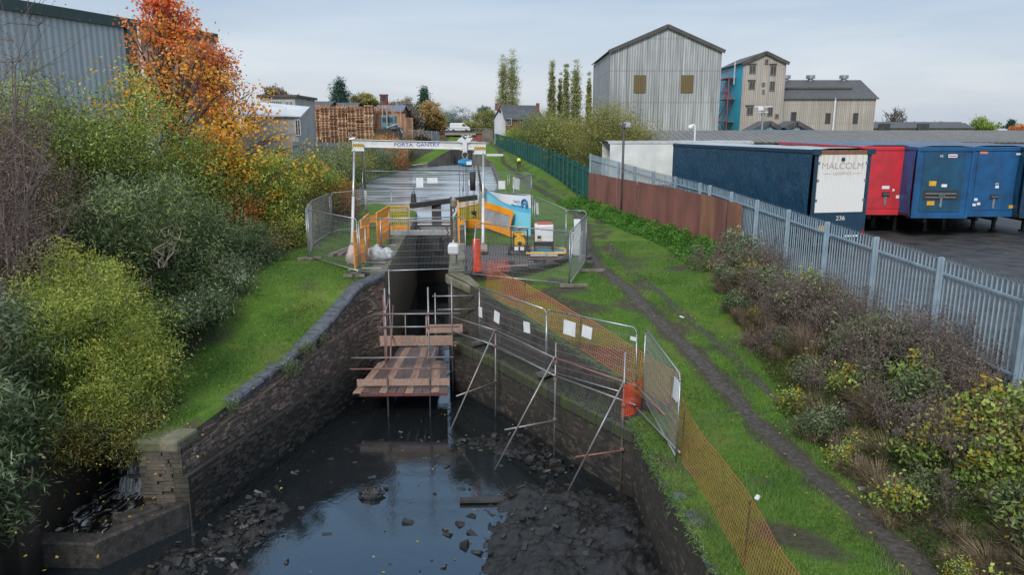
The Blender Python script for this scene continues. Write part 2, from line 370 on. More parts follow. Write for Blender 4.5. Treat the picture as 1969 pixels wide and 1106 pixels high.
# ================================================================== ground sheet
PATH_M = [(50,3.9),(44,3.95),(38,3.75),(32,3.3),(28,3.6),(24,4.4),(20.4,5.35),(15.9,6.05),(13,6.4),(10.5,6.75),(6,7.2),(-5,8)]
PATH_M.reverse()
def pathx(y):
    if y < 50: return lerp(PATH_M, y)
    return lerp([(50,3.9),(60,2.6),(75,1.2),(88,.45),(104,-.8),(118,-2.2),(150,-4.2),(195,-5)], y)
def make_ground():
    ys = list(np.arange(-40, 6, 4)) + list(np.arange(6, 15.7, .35)) + [15.79, 15.8] + list(np.arange(16.1, 48, .35)) + list(np.arange(48, 120, 1.0)) + list(np.arange(120, 245, 2.5)) + [245, 260, 300, 380, 500, 800, 1400, 2600]
    offs = [0, .02, .12, .25, .4] + list(np.arange(.6, 12, .3)) + list(np.arange(12, 40, 1.5)) + [42, 50, 65, 90, 140, 220, 400, 800, 1600]
    V = []; F = []; D = []
    for side in (-1, 1):
        base = len(V)
        for y in ys:
            y = float(y); e = edgeL(y) if side < 0 else edgeR(y)
            for o in offs:
                x = e + side * o
                z = gz(x, y)
                if o == 0: z -= .03
                V.append((x, y, z))
                d = abs(x - pathx(y)) if side > 0 else 9
                d2 = abs(x - pathx(y) - 1.05) if side > 0 else 9
                wear = max(1 - d / .62, .55 * (1 - d2 / .6)) + nz(x * 3, y * 3, .5) * .45
                if d > 2.2: wear = 0
                if side > 0 and 23 < y < 40 and x < 4.6: wear = max(wear, .28 + nz(x, y, 1.1) * .9)
                if side > 0 and y < 34: wear = max(wear, .12 + nz(x + 9, y, .8) * .9)
                if side < 0 and y < 45: wear = max(wear, .05 + nz(x + 4, y, .7) * .9)
                if o < .5 and y < 45: wear = max(wear, .35 + nz(x, y, 2) * .5)
                if side > 0 and x > lerp(FX, y) - .8 and y < 33: wear = max(wear, .6)
                if side < 0 and o > 2.4 and x < -9.3: wear = max(wear, .75)
                D.append(max(0, min(1, wear)))
        n = len(offs)
        for j in range(len(ys) - 1):
            for i in range(n - 1):
                a = base + j * n + i
                f = (a, a + 1, a + n + 1, a + n)
                mx = sum(V[q][0] for q in f) / 4; my = sum(V[q][1] for q in f) / 4
                if side < 0 and -10.25 < mx < -8.55 and 15.8 < my < 17.75: continue
                F.append(f if side > 0 else f[::-1])
    m, nt, b = newmat('grass_ground')
    P = pos(nt); at_ = N(nt, 'ShaderNodeAttribute', attribute_name='tint')
    n1 = noise(nt, .55, 5, .6, P); n2 = noise(nt, 26, 4, .75, P); n3 = noise(nt, 3.0, 5, .65, P)
    c = ramp_out(nt, n1, [(.3, (.06, .135, .020)), (.5, (.095, .18, .028)), (.72, (.15, .18, .048))])
    c = mixc(nt, .85, c, ramp_out(nt, n2, [(.28, (.35, .42, .3)), (.5, (1, 1, 1)), (.75, (1.6, 1.5, 1.35))]), 'MULTIPLY')
    c = mixc(nt, .6, c, ramp_out(nt, n3, [(.3, (.55, .6, .5)), (.7, (1.25, 1.2, 1.1))]), 'MULTIPLY')
    n4 = noise(nt, 7, 6, .7, P)
    dirt = ramp_out(nt, n4, [(.3, (.035, .03, .024)), (.7, (.10, .088, .068))])
    ad = N(nt, 'ShaderNodeMath', operation='MULTIPLY_ADD'); ad.inputs[1].default_value = .55; nt.links.new(n4.outputs[0], ad.inputs[0]); nt.links.new(at_.outputs['Fac'], ad.inputs[2])
    c = mixc(nt, ramp_out(nt, ad, [(.55, (0,0,0)), (.85, (.92,)*3)]), c, dirt)
    nt.links.new(c, b.inputs['Base Color']); b.inputs['Roughness'].default_value = .95; b.inputs['Specular IOR Level'].default_value = .15
    bump(nt, n2.outputs[0], .8, .05, b)
    o = np_mesh('ground', V, F, m, tint=D); o['kind'] = 'structure'
    o.data.polygons.foreach_set('use_smooth', [True] * len(o.data.polygons))
make_ground()

# worn towpath: two ragged tracks
M_path = mat('wet_cinder', (.03, .027, .023), (.085, .075, .062), .85, 9, .8, obj=False)
def track(off, wd, y0, y1, name):
    mb = MB(); ys = np.arange(y0, y1, .18); prev = None
    for y in ys:
        y = float(y); k = .6 + .7 * (mn.noise(Vector((y * 1.3, off * 5, 0))) + .5)
        k2 = .6 + .7 * (mn.noise(Vector((y * 1.3, off * 5 + 9, 0))) + .5)
        if y > 30: k *= .75; k2 *= .75
        c = pathx(y) + off
        row = [(c - wd * k, y, gz(c - wd * k, y) + .002), (c, y, gz(c, y) + .012), (c + wd * k2, y, gz(c + wd * k2, y) + .002)]
        if prev:
            mb.quad(prev[0], prev[1], row[1], row[0]); mb.quad(prev[1], prev[2], row[2], row[1])
        prev = row
    struct(mb, name, M_path, smooth=True)
track(0, .19, 6, 60, 'towpath'); track(1.05, .10, 6, 34, 'footpath')

# haulage yard behind the fence
M_yard = mat('yard_grit', (.022, .021, .022), (.07, .068, .066), .55, 1.2, .9, obj=False)
mb = MB(); YY = [4, 8, 13.7, 20, 26, 33, 40, 50, 62, 75]
for a, b in zip(YY, YY[1:]):
    for x0, x1 in ((.35, 6), (6, 14), (14, 60), (60, 120)):
        mb.quad((lerp(FX,a)+x0, a, .06), (lerp(FX,a)+x1, a, .06), (lerp(FX,b)+x1, b, .06), (lerp(FX,b)+x0, b, .06))
struct(mb, 'yard', M_yard)

# ================================================================== water
def water_mat(name, base, tint, ior, ripple, scale, rough=.03):
    m, nt, b = newmat(name)
    b.inputs['Base Color'].default_value = c4(base); b.inputs['Roughness'].default_value = rough
    b.inputs['IOR'].default_value = ior; b.inputs['Specular Tint'].default_value = c4(tint)
    P = pos(nt, False, (1, .6, 1)); n = noise(nt, scale, 4, .6, P, .6); n2 = noise(nt, scale * 5, 3, .6, P)
    s = mixc(nt, .3, n.outputs[0], n2.outputs[0]); bump(nt, s, ripple, .05, b)
    return m
M_wlow = water_mat('drained_pool_water', (.010, .012, .013), (.50, .78, 1.0), 2.2, .13, 2.6)
M_wup = water_mat('pound_water', (.12, .14, .16), (.95, .98, 1), 2.4, .6, .55, .24)
nt = M_wup.node_tree; nn = noise(nt, 1.0, 4, .6, pos(nt, False, (.10, .45, 1)), .5)
nt.links.new(ramp_out(nt, nn, [(.36, (.06,)*3), (.64, (.30,)*3)]), nt.nodes['Principled BSDF'].inputs['Roughness'])
nt.links.new(ramp_out(nt, nn, [(.38, (.16, .18, .195)), (.60, (.40, .45, .50))]), nt.nodes['Principled BSDF'].inputs['Base Color'])  # pale streaks: sky sheen on the ripples, put into the base colour
struct(MB().quad((-13, -30, WZ), (6, -30, WZ), (6, 45, WZ), (-13, 45, WZ)), 'water', M_wlow)
mb = MB(); ys = [43.6, 46, 48, 50, 53, 57, 67, 80, 95, 106, 114, 139]
for a, b in zip(ys, ys[1:]): mb.quad((edgeL(a)-.6, a, UZ), (edgeR(a)+.6, a, UZ), (edgeR(b)+.6, b, UZ), (edgeL(b)-.6, b, UZ))
struct(mb, 'upper_pound_water', M_wup)
mb = MB(); mb.quad((-14.5, 140.5, 1.75), (-4.5, 140.5, 1.75), (-4.5, 245, 1.75), (-14.5, 245, 1.75))
struct(mb, 'canal_water', M_wup)

# ================================================================== masonry
M_brk = brick_mat('wet_engineering_brick', (.21, .12, .095), (.10, .08, .07), (.20, .18, .16), zdark=(-3.2, -1.9))
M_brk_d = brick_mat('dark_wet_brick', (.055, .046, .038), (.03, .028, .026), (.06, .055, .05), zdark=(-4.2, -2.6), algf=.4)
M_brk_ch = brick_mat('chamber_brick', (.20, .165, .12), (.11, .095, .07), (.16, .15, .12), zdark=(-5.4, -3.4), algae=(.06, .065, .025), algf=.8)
M_ret = brick_mat('sooty_brick', (.075, .062, .055), (.04, .036, .034), (.085, .078, .07), zdark=(-3.2, -2.3), algf=.5)
M_cop = mat('blue_coping_brick', (.105, .115, .135), (.05, .055, .062), .45, 5, .4, obj=False)
M_stone = mat('mossy_stone', (.19, .17, .13), (.085, .095, .045), .85, 2.2, .6, obj=False)
M_ledge = brick_mat('cobbled_ledge', (.065, .065, .06), (.035, .036, .033), (.02, .022, .014), None, .12, .24, (.055, .075, .02), .75, msize=.016)
def wall(mb, pts, zb, nsub=1, u0=0):
    """pts (x, y, ztop): vertical face with metric UVs"""
    s = u0
    for a, b in zip(pts, pts[1:]):
        L = math.hypot(b[0]-a[0], b[1]-a[1]); K = max(1, int(L / nsub))
        for k in range(K):
            p = [a[i] + (b[i]-a[i]) * k / K for i in range(3)]; q = [a[i] + (b[i]-a[i]) * (k+1) / K for i in range(3)]
            sa = s + L * k / K; sb = s + L * (k+1) / K
            mb.quad((p[0], p[1], zb), (q[0], q[1], zb), (q[0], q[1], q[2]), (p[0], p[1], p[2]), [(sa, zb), (sb, zb), (sb, q[2]), (sa, p[2])])
        s += L
def topstrip(mb, A, B, z=None):
    """flat top between polylines A and B (same count, 3-D) with metric UVs"""
    s = 0
    for i in range(len(A) - 1):
        L = (Vector(A[i+1]) - Vector(A[i])).length; w0 = (Vector(A[i]) - Vector(B[i])).length; w1 = (Vector(A[i+1]) - Vector(B[i+1])).length
        K = max(1, int(L / .5)); 
        for k in range(K):
            f = lambda P, t: tuple(P[i][j] + (P[i+1][j] - P[i][j]) * t for j in range(3))
            t0, t1 = k / K, (k+1) / K
            mb.quad(f(A, t0), f(A, t1), f(B, t1), f(B, t0), [(s + L*t0, 0), (s + L*t1, 0), (s + L*t1, w1), (s + L*t0, w0)])
        s += L
def coping(mb, pts, w, h, L=.23, seed=1, over=.04, jit=.012):
    """row of rounded coping bricks along pts; w across (positive = to the left of travel)"""
    r = random.Random(seed)
    for a, b in zip(pts, pts[1:]):
        a = Vector(a); b = Vector(b); D = (b - a); n = max(1, int(D.length / L)); d = D.normalized(); nx = Vector((-d.y, d.x, 0)).normalized()
        if abs(w) < 1e-6: continue
        for k in range(n):
            c0 = a + D * ((k + .04) / n) ; c1 = a + D * ((k + .96) / n)
            j = Vector((r.gauss(0, jit), r.gauss(0, jit), r.gauss(0, jit)))
            prof = [(-over, -h), (-over, -.03), (-over + .05, .035), (-over + .12, .05), (abs(w) - .05, .05), (abs(w), .02), (abs(w), -h)]
            sg = 1 if w > 0 else -1
            poly = [c0 + j + nx * sg * u + Vector((0, 0, v)) for u, v in prof]
            mb.extr(poly, c1 - c0)
# left tail wall
LT = [(-7.7, 15.8, -1.93), (-7.2, 17.8, -1.72), (-6.6, 20.0, -1.5), (-6.25, 21.4, -1.37), (-5.72, 23.5, -.8), (-5.2, 25.2, -.16), (-4.6, 26.05, 0)]
t = thing('canal_wall', 'long left brick tail wall of the drained lock, blue brick coping curving down to a corner', 'wall', (-6.5, 20, WZ))
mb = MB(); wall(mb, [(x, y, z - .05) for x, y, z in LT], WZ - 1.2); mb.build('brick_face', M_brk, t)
led = [(x + .22, y - .06, -2.75) for x, y, z in LT]
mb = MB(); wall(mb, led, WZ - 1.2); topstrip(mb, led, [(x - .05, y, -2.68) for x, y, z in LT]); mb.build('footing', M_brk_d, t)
led2 = [(x + .10, y - .04, min(-2.05 + (y - 15.8) * .07, z - .35)) for x, y, z in LT]
mb = MB(); wall(mb, led2, -3); topstrip(mb, led2, [(x - .05, y, led2[i][2] + .05) for i, (x, y, z) in enumerate(LT)]); mb.build('offset_course', M_brk, t)
mb = MB(); coping(mb, LT[1:4], .30, .13, .23, 3, .05, .022); coping(mb, LT[3:], .42, .14, .235, 4, .06, .008); mb.build('coping', M_cop, t)
mb = MB()
for (xo, zt) in ((.22, -2.72), (.10, -2.0)): wall(mb, [(-7.8, 15.735 + (.22 - xo) * .2, zt), (-7.7 + xo + .012, 15.735 + (.22 - xo) * .2, zt)], WZ - 1.2, .5)
mb.build('end_face', brick_mat('end_stonework', (.11, .095, .075), (.06, .055, .045), (.04, .04, .035), (-3.4, -2.2), .38, .12), t)
M_corner = brick_mat('corner_stonework', (.13, .11, .085), (.075, .068, .055), (.05, .048, .04), (-3.6, -2.4), .38, .12)
M_prb = mat('proud_brick', (.27, .205, .165), (.09, .075, .065), .8, 2.5, .6, obj=False, lo=.4, hi=.6)
M_prd = mat('proud_dark_brick', (.09, .075, .06), (.03, .027, .025), .6, 2.5, .6, obj=False)
def proud(mb, pts, z0f, z1f, n, seed, sx=.23, hz=.075, out=.02, side=1):
    r = random.Random(seed); S = []; s = 0
    for a, b in zip(pts, pts[1:]):
        L = math.hypot(b[0]-a[0], b[1]-a[1]); S.append((s, s + L, a, b)); s += L
    for _ in range(n):
        q = r.uniform(.15, s - .15)
        for s0, s1, a, b in S:
            if q <= s1: break
        k = (q - s0) / (s1 - s0); d = Vector((b[0]-a[0], b[1]-a[1], 0)).normalized(); nx = Vector((d.y, -d.x, 0)) * side
        zt = a[2] + (b[2] - a[2]) * k; z0 = z0f(zt); z1 = z1f(zt)
        if z1 - z0 < .1: continue
        z = z0 + (z1 - z0) * r.random() ** .8; z = round(z / .088) * .088
        p = Vector((a[0] + (b[0]-a[0]) * k, a[1] + (b[1]-a[1]) * k, z)) + nx * out * r.uniform(.1, 1) * .5
        mb.box(p, (sx * r.uniform(.5, 1.2), out * r.uniform(.8, 1.8) + .01, hz * r.uniform(.7, 1)), math.atan2(d.y, d.x) + r.gauss(0, .03), r.gauss(0, .03))
mb = MB(); proud(mb, LT, lambda z: -2.0, lambda z: z - .15, 420, 3); proud(mb, led2, lambda z: -2.7, lambda z: z - .05, 330, 4); mb.build('worn_brickwork', M_prb, t)
mb = MB(); proud(mb, [(-8.6, 15.84, -2.1), (-7.7, 15.8, -2.1)], lambda z: -3.6, lambda z: z, 90, 5, .3, .09, .05)
proud(mb, [(-7.7, 15.8, -2.1), (-7.35, 17.2, -2.0)], lambda z: -2.75, lambda z: z, 60, 15, .34, .09, .07); mb.build('corner_brickwork', mat('corner_stone_worn', (.13, .11, .085), (.055, .05, .042), .8, 2.5, .6, obj=False), t)
mb = MB(); proud(mb, led, lambda z: -4.0, lambda z: -2.8, 420, 6, out=.03); mb.build('worn_footing', M_prd, t)
# large displaced corner stone and return wall
mb = MB(); mb.prism([(-7.62, 15.72), (-7.45, 16.5), (-7.9, 16.62), (-8.7, 16.3), (-8.66, 15.75)], -2.16, -1.86); mb.build('corner_stone', M_stone, t, bevel=.07)
mb = MB(); wall(mb, [(-8.6, 15.84, -2.1), (-7.7, 15.8, -2.1)], WZ - 1, .5); wall(mb, [(-8.6, 17.75, -1.85), (-8.6, 15.84, -2.1)], WZ - 1, .5)
mb.build('return_face', brick_mat('return_stonework', (.14, .12, .09), (.08, .072, .058), (.05, .048, .04), (-3.6, -2.3), .38, .12), t)
M_kerb = mat('pitted_wet_stone', (.075, .065, .055), (.025, .023, .021), .5, 7, 1.0, obj=False)
# bywash recess
t = thing('bywash_outfall', 'dark brick basin at the bottom left where overflow water tumbles in under bushes', 'overflow', (-9, 15.2, -4))
mb = MB(); wall(mb, [(-10.3, 17.75, -1.8), (-8.6, 17.75, -1.8)], WZ - 1, .5); mb.build('back_wall', M_brk_d, t)
mb = MB(); mb.span(-9.9, -8.7, 17.2, 17.74, -4.2, -3.12); mb.span(-9.7, -8.9, 16.8, 17.2, -4.2, -3.35); mb.build('spill_step', M_brk_d, t, bevel=.03)
mb = MB(); mb.prism([(-10.3, 14.1), (-8.75, 14.05), (-8.75, 14.5), (-10.3, 14.55)], WZ - 1, -3.42); mb.build('near_kerb', M_kerb, t, bevel=.04)
mb = MB(); mb.prism([(-8.74, 14.0), (-7.5, 15.74), (-7.98, 15.74), (-8.74, 14.62)], WZ - 1, -3.36); mb.prism([(-8.5, 14.75), (-7.95, 15.4), (-8.25, 15.6), (-8.9, 14.95)], -3.6, -3.28)
mb.build('sloping_kerb', M_kerb, t, bevel=.05)
M_pier = brick_mat('red_pier_brick', (.10, .055, .042), (.06, .04, .034), (.08, .075, .07), (-3.4, -2.0))
mb = MB(); wall(mb, [(-10.2, 6, -1.7), (-10.2, 13.4, -1.7)], WZ - 1, .6); wall(mb, [(-10.2, 13.4, -1.75), (-9.9, 13.4, -1.8), (-9.9, 14.1, -1.85), (-10.2, 14.1, -1.7), (-10.2, 17.8, -1.6)], WZ - 1, .6); mb.build('side_wall', M_pier, t)
m, nt, b = newmat('foaming_water'); P = pos(nt, False, (1, .5, 1)); n = noise(nt, 3.2, 5, .75, P, 1.8)
nt.links.new(ramp_out(nt, n, [(.47, (.012, .011, .009)), (.54, (.12, .115, .10)), (.60, (.65, .66, .65))]), b.inputs['Base Color']); b.inputs['Roughness'].default_value = .15
bump(nt, n.outputs[0], .4, .05, b)
o = MB().add([(-10.2, 14.3, -3.62), (-8.7, 14.3, -3.62), (-8.0, 15.5, -3.62), (-8.3, 15.83, -3.62), (-8.6, 17.76, -3.6), (-10.2, 17.76, -3.6)], [(0,1,2,3,4,5)]).build('basin_water', m); o['kind'] = 'structure'
m2, nt, b = newmat('white_water'); P = pos(nt, True, (9, 2, 1.2)); n = noise(nt, 3, 5, .7, P, .6)
nt.links.new(ramp_out(nt, n, [(.36, (.06, .06, .06)), (.62, (.8, .81, .82))]), b.inputs['Base Color']); b.inputs['Roughness'].default_value = .3
mb = MB(); pr = [(17.7, -3.08), (17.24, -3.09), (17.14, -3.16), (17.08, -3.33), (16.84, -3.33), (16.74, -3.42), (16.66, -3.6), (16.3, -3.61)]
for (y0, z0), (y1, z1) in zip(pr, pr[1:]):
    for k in range(11):
        f = lambda k, y: -9.62 + k * .062 + .05 * mn.noise(Vector((k * .6, y * 3, 0)))
        g = lambda k, y: .05 * mn.noise(Vector((k * .9, y * 5, 3)))
        mb.quad((f(k, y0), y0, z0 + g(k, y0)), (f(k, y1), y1, z1 + g(k, y1)), (f(k+1, y1), y1, z1 + g(k+1, y1)), (f(k+1, y0), y0, z0 + g(k+1, y0)))
o = mb.build('waterfall', m2, smooth=True); o['kind'] = 'structure'

# lock chamber
t = thing('lock_chamber', 'narrow deep lock chamber with mossy brick sides and worn stone edges', 'lock', (-4, 34, WZ))
for sd, pts in ((0, [(-4.6, 26.05, -.08), (-5.65, 43, -.05), (-5.9, 46, -.05), (-6.6, 48, -.05)]), (1, [(-2.3, 26.05, -.08), (-3.4, 43, -.05), (-3.5, 48, -.05)])):
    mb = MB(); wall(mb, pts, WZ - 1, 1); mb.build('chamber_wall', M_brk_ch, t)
r = random.Random(5)
for sg, a, b in ((1, Vector((-4.6, 26.05, 0)), Vector((-5.65, 43, 0))), (-1, Vector((-2.3, 26.6, 0)), Vector((-3.4, 43, 0)))):
    mb = MB(); s = 0; L = (b - a).length; d = (b - a).normalized(); nx = Vector((-d.y, d.x, 0)) * sg
    while s < L - .3:
        l = min(r.uniform(.7, 1.3), L - s); wd = r.uniform(.5, .62)
        p = a + d * s; q = a + d * (s + l - .02); e = Vector((0, 0, r.gauss(0, .008)))
        mb.prism([(p - nx*.03)[:2], (q - nx*.03)[:2], (q + nx*wd)[:2], (p + nx*wd)[:2]][::sg], -.28 + e.z, .03 + e.z); s += l
    mb.build('edge_stones', M_stone, t, bevel=.025)
mb = MB(); mb.span(-5.9, -3.2, 43.9, 44.6, WZ - 1, -1.5); mb.build('cill', M_brk_d, t)
mb = MB(); mb.span(-5.3, -3.0, 36, 36.4, WZ - .2, WZ + .12); mb.span(-5.2, -2.9, 31, 31.2, WZ - .2, WZ + .07); mb.build('cross_beam', mat('slimy_timber', (.05,.05,.035), (.02,.02,.015), .5, 4), t)

# right tail: ledge and sooty retaining wall
RI = [(-2.3, 26.05, .02), (-1.75, 25.5, -.1), (0, 23.7, -.74), (1.65, 21, -1.21), (2.95, 18.8, -1.56), (3.7, 17.5, -1.8)]
RO = [(-2.3, 26.0, -2.1), (-2.0, 25.0, -2.12), (-.2, 22.6, -2.2), (1.4, 19.7, -2.18), (2.9, 17.2, -2.12), (3.0, 17.0, -2.1)]
RIz = [(-2.3, 26.02, -2.05), (-1.75, 25.5, -2.05), (0, 23.7, -2.1), (1.65, 21, -2.08), (2.95, 18.8, -2.02), (3.7, 17.5, -1.98)]
t = thing('retaining_wall', 'sooty curved brick wall right of the lock mouth with a cobbled ledge along its foot', 'wall', (0, 21, WZ))
mb = MB(); wall(mb, RI[::-1], -2.6); mb.build('brick_face', M_ret, t)
mb = MB(); topstrip(mb, RO, RIz); mb.build('cobbled_ledge', M_ledge, t)
mb = MB(); wall(mb, [(x, y, z - .26) for x, y, z in RO][::-1], WZ - 1.2)
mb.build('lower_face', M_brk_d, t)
mb = MB(); proud(mb, [(x, y, z - .3) for x, y, z in RO][::-1], lambda z: -4.0, lambda z: z - .05, 380, 7, out=.03); proud(mb, RI[::-1], lambda z: -2.05, lambda z: z - .1, 260, 8); mb.build('worn_brickwork', M_prd, t)
mb = MB(); coping(mb, [(x, y, z - .05) for x, y, z in RO], .24, .3, .12, 8, .07, .006); mb.build('ledge_edging', mat('mossy_nosing', (.05, .052, .05), (.06, .075, .025), .6, 3, .5, obj=False), t)
mb = MB(); mb.extr([(-2.42, 26.2, .0), (-2.36, 25.85, .0), (-1.5, 25.15, -.24), (-1.1, 25.35, -.24), (-1.5, 26.0, -.02), (-1.9, 26.4, .03)], (0, 0, -.3)); mb.build('mouth_stone', M_stone, t, bevel=.06)
mb = MB(); coping(mb, [(x + .02, y, z - .02) for x, y, z in RI[2:5]], .2, .1, .24, 9, .03, .01); mb.build('turfed_coping', mat('turfed_brick', (.05,.05,.04), (.06,.10,.02), .9, 3, .5, obj=False), t)
# near right wall
RW = [(3.0, 17.0, -1.95), (3.05, 14.9, -1.96), (3.3, 11.8, -1.98), (3.42, 10.4, -2.0), (3.6, 4, -2.1)]
t = thing('canal_wall', 'near right canal wall below the orange netting, rounded blue coping patched with moss', 'wall', (3.2, 12, WZ))
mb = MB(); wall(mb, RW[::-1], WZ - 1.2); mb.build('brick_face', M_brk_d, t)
mb = MB(); proud(mb, RW[::-1], lambda z: -4.0, lambda z: z - .2, 260, 9, out=.03); mb.build('worn_brickwork', M_prd, t)
mb = MB(); wall(mb, [(3.72, 17.48, -1.85), (2.98, 17.0, -1.95)][::-1], -2.3); mb.build('end_face', M_ret, t)
mb = MB(); coping(mb, [(x, y, z + .0) for x, y, z in RW][::-1], -.26, .16, .3, 11, .05, .014); mb.build('coping', M_cop, t)

# brick quadrant in the compound
t = thing('brick_apron', 'raised quadrant of dark ribbed brick paving carrying the pump and generator', 'paving', (0, 29, 0))
M_pave = brick_mat('ribbed_paving', (.17, .15, .155), (.11, .10, .105), (.045, .042, .04), None, .30, .11, (.05, .05, .035), .35, msize=.022)
cx, cy = -2.5, 32.6; A = []
for k in range(15):
    a = R(-88 + 86 * k / 14); A.append((cx + math.cos(a) * 5.3, cy + math.sin(a) * 6.05))
poly = [(-2.55, 32.7)] + [(-2.05, 26.62)] + A[1:]
mb = MB(); mb.add([(x, y, .0) for x, y in poly], [tuple(range(len(poly)))]); mb.uv[0] = [(y, x) for x, y in poly]; mb.build('paving', M_pave, t)
mb = MB(); wall(mb, [(x, y, 0) for x, y in poly[1:]], -.7, .4); mb.build('edge_wall', M_ret, t)
mb = MB(); coping(mb, [(x, y, -.03) for x, y in poly[1:]], .22, .12, .23, 14, .03, .006); mb.build('edging', mat('dark_edging', (.09, .085, .085), (.05, .048, .05), .6, 4, .4, obj=False), t)

# bed: rubble and mud
def mudz(x, y):
    d = sst((x + 1.4) / 2.2) * sst((18.6 - y - .25 * abs(x)) / 1.6) * (.40 + .25 * mn.noise(Vector((x * .9, y * .9, 7))))
    d += .34 * math.exp(-((x + 6.15) / .75) ** 2 - ((y - 15.9) / 1.3) ** 2) + .3 * math.exp(-((x + 7.4) / .8) ** 2 - ((y - 13.6) / 1.4) ** 2)
    d += .22 * math.exp(-((x - .4) / 1.5) ** 2 - ((y - 20.2) / .9) ** 2) + .12 * math.exp(-((x + 1.2) / .8) ** 2 - ((y - 20.8) / .5) ** 2)
    rz = mn.fractal(Vector((x * 1.6, y * 1.6, 1)), 1, 2, 5)
    rz2 = mn.fractal(Vector((x * 5, y * 5, 4)), .8, 2, 4)
    return WZ - .2 + d + .09 * rz + (.13 * abs(rz2)) * (1 if d > .1 else .3) + (.05 * abs(mn.noise(Vector((x * 11, y * 11, 1)))) if d > .05 else 0)
V = []; F = []; xs = np.arange(-9, 4.2, .07); ys = np.arange(9, 26, .07)
for y in ys:
    for x in xs: V.append((x, y, mudz(float(x), float(y))))
n = len(xs); F = [(j*n+i, j*n+i+1, (j+1)*n+i+1, (j+1)*n+i) for j in range(len(ys)-1) for i in range(n-1)]
M_mud = mat('black_silt', (.006, .006, .006), (.019, .018, .017), .36, 3, .8, obj=False)
o = np_mesh('mud_bed', V, F, M_mud); o['kind'] = 'structure'; o.data.polygons.foreach_set('use_smooth', [True] * len(F))
M_rub = mat('wet_rubble', (.009, .009, .009), (.032, .030, .029), .45, 2, .5, obj=False)
def rock(mb, c, s, r, brick=False):
    c = Vector(c); M = Matrix.Rotation(r.uniform(0, 6.3), 3, 'Z') @ Matrix.Rotation(r.gauss(0, .35), 3, 'X') @ Matrix.Rotation(r.gauss(0, .35), 3, 'Y')
    d = (s, s * r.uniform(.4, .9), s * r.uniform(.2, .5)) if not brick else (.215, .1, .065)
    j = 0 if brick else .28
    vs = [c + M @ Vector((sx * d[0] * (1 - r.random() * j) / 2, sy * d[1] * (1 - r.random() * j) / 2, sz * d[2] * (1 - r.random() * j) / 2)) for sx in (-1, 1) for sy in (-1, 1) for sz in (-1, 1)]
    mb.add(vs, [(0,1,3,2), (4,6,7,5), (0,4,5,1), (2,3,7,6), (0,2,6,4), (1,5,7,3)])
mb = MB(); r = random.Random(21)
def scatter(n, cx, cy, sx, sy, s0, s1, br=.3, up=0):
    for _ in range(n):
        x = r.gauss(cx, sx); y = r.gauss(cy, sy)
        if x < -7.6 or x > 3 or y > 24 or (x > edgeR(y) - .9 and y > 17): continue
        s = r.uniform(s0, s1) ** 1; rock(mb, (x, y, max(mudz(x, y), WZ - .03) + s * .08 + up * r.random()), s, r, r.random() < br)
scatter(150, -6.15, 15.4, .36, 1.0, .04, .2, .15, .03); scatter(220, -6.1, 15.4, .5, 1.2, .02, .08, .0, .02); scatter(60, -7.0, 13.9, .4, .7, .07, .24, .3, .04)
scatter(45, -.9, 20.7, .9, .5, .06, .22, .25, .02); scatter(60, .9, 19.0, .35, .4, .08, .26, .3, .1)
scatter(260, 1.2, 15.4, 1.3, 2.2, .02, .09, .03, .0); scatter(60, 1.0, 15.8, 1.3, 2.0, .1, .2, .05, .0); scatter(60, -4.5, 18.5, 1.6, 2.2, .05, .16, .3); scatter(40, -1.3, 16.0, 1.2, 2.5, .08, .3, .1)
mb.build('rubble', M_rub, kind='stuff', label='wet bricks and broken stone lying over the black mud of the drained canal bed', category='rubble')
bl = MB().ball((0, 0, 0), 1, 16, 12); b_ = MB(); b_.f = bl.f; b_.v = [(-3.55 + x * .3 * (1 + .6 * mn.noise(Vector((x*2, y*2, z*2)))), 17.2 + y * .2, WZ + .04 + max(-.3, z) * .16 * (1 + .9 * mn.noise(Vector((x*3+5, y*3, z*3))))) for x, y, z in bl.v]
t = tag(b_.build('boulder', M_rub), 'dark lumpy boulder standing alone in the shallow water left of centre', 'rock')
mb = MB(); mb.box((-.75, 16.9, WZ + .06), (1.1, .22, .06), .1 + PI * .98, .05); tag(mb.build('sunken_plank', mat('soaked_plank', (.05,.05,.05), (.025,.025,.025), .5)), 'dark soaked plank lying flat in the mud beside the water', 'plank')

# upper pound banks, next lock
M_con = mat('canal_edge_concrete', (.13, .12, .10), (.06, .055, .05), .8, 2, .4, obj=False)
t = thing('canal_bank_edging', 'low dark edging along the right bank of the upper canal beside the towpath', 'edging', (-2, 70, 0))
mb = MB(); pts = [(edgeR(y) + .0, y, lerp(ZR, y) + .03) for y in (48, 52, 60, 67, 80, 95, 106, 108)]; wall(mb, pts[::-1], -1, 3); topstrip(mb, pts, [(x + .3, y, z + .01) for x, y, z in pts]); mb.build('edging_face', M_con, t)
t = thing('canal_bank_edging', 'earthy edging under the bushes along the left bank of the upper canal', 'edging', (-13, 70, 0))
mb = MB(); pts = [(edgeL(y), y, lerp(ZL, y) + .01) for y in (46.5, 48, 50, 53, 57, 80, 100, 107.3)]; wall(mb, pts, -1, 3); mb.build('edging_face', M_con, t)
t = thing('far_lock', 'second lock beyond the canal pound with splayed dark wing walls', 'lock', (-7.5, 116, 0))
M_far = mat('far_masonry', (.17, .15, .12), (.09, .08, .065), .85, .6, .4, obj=False)
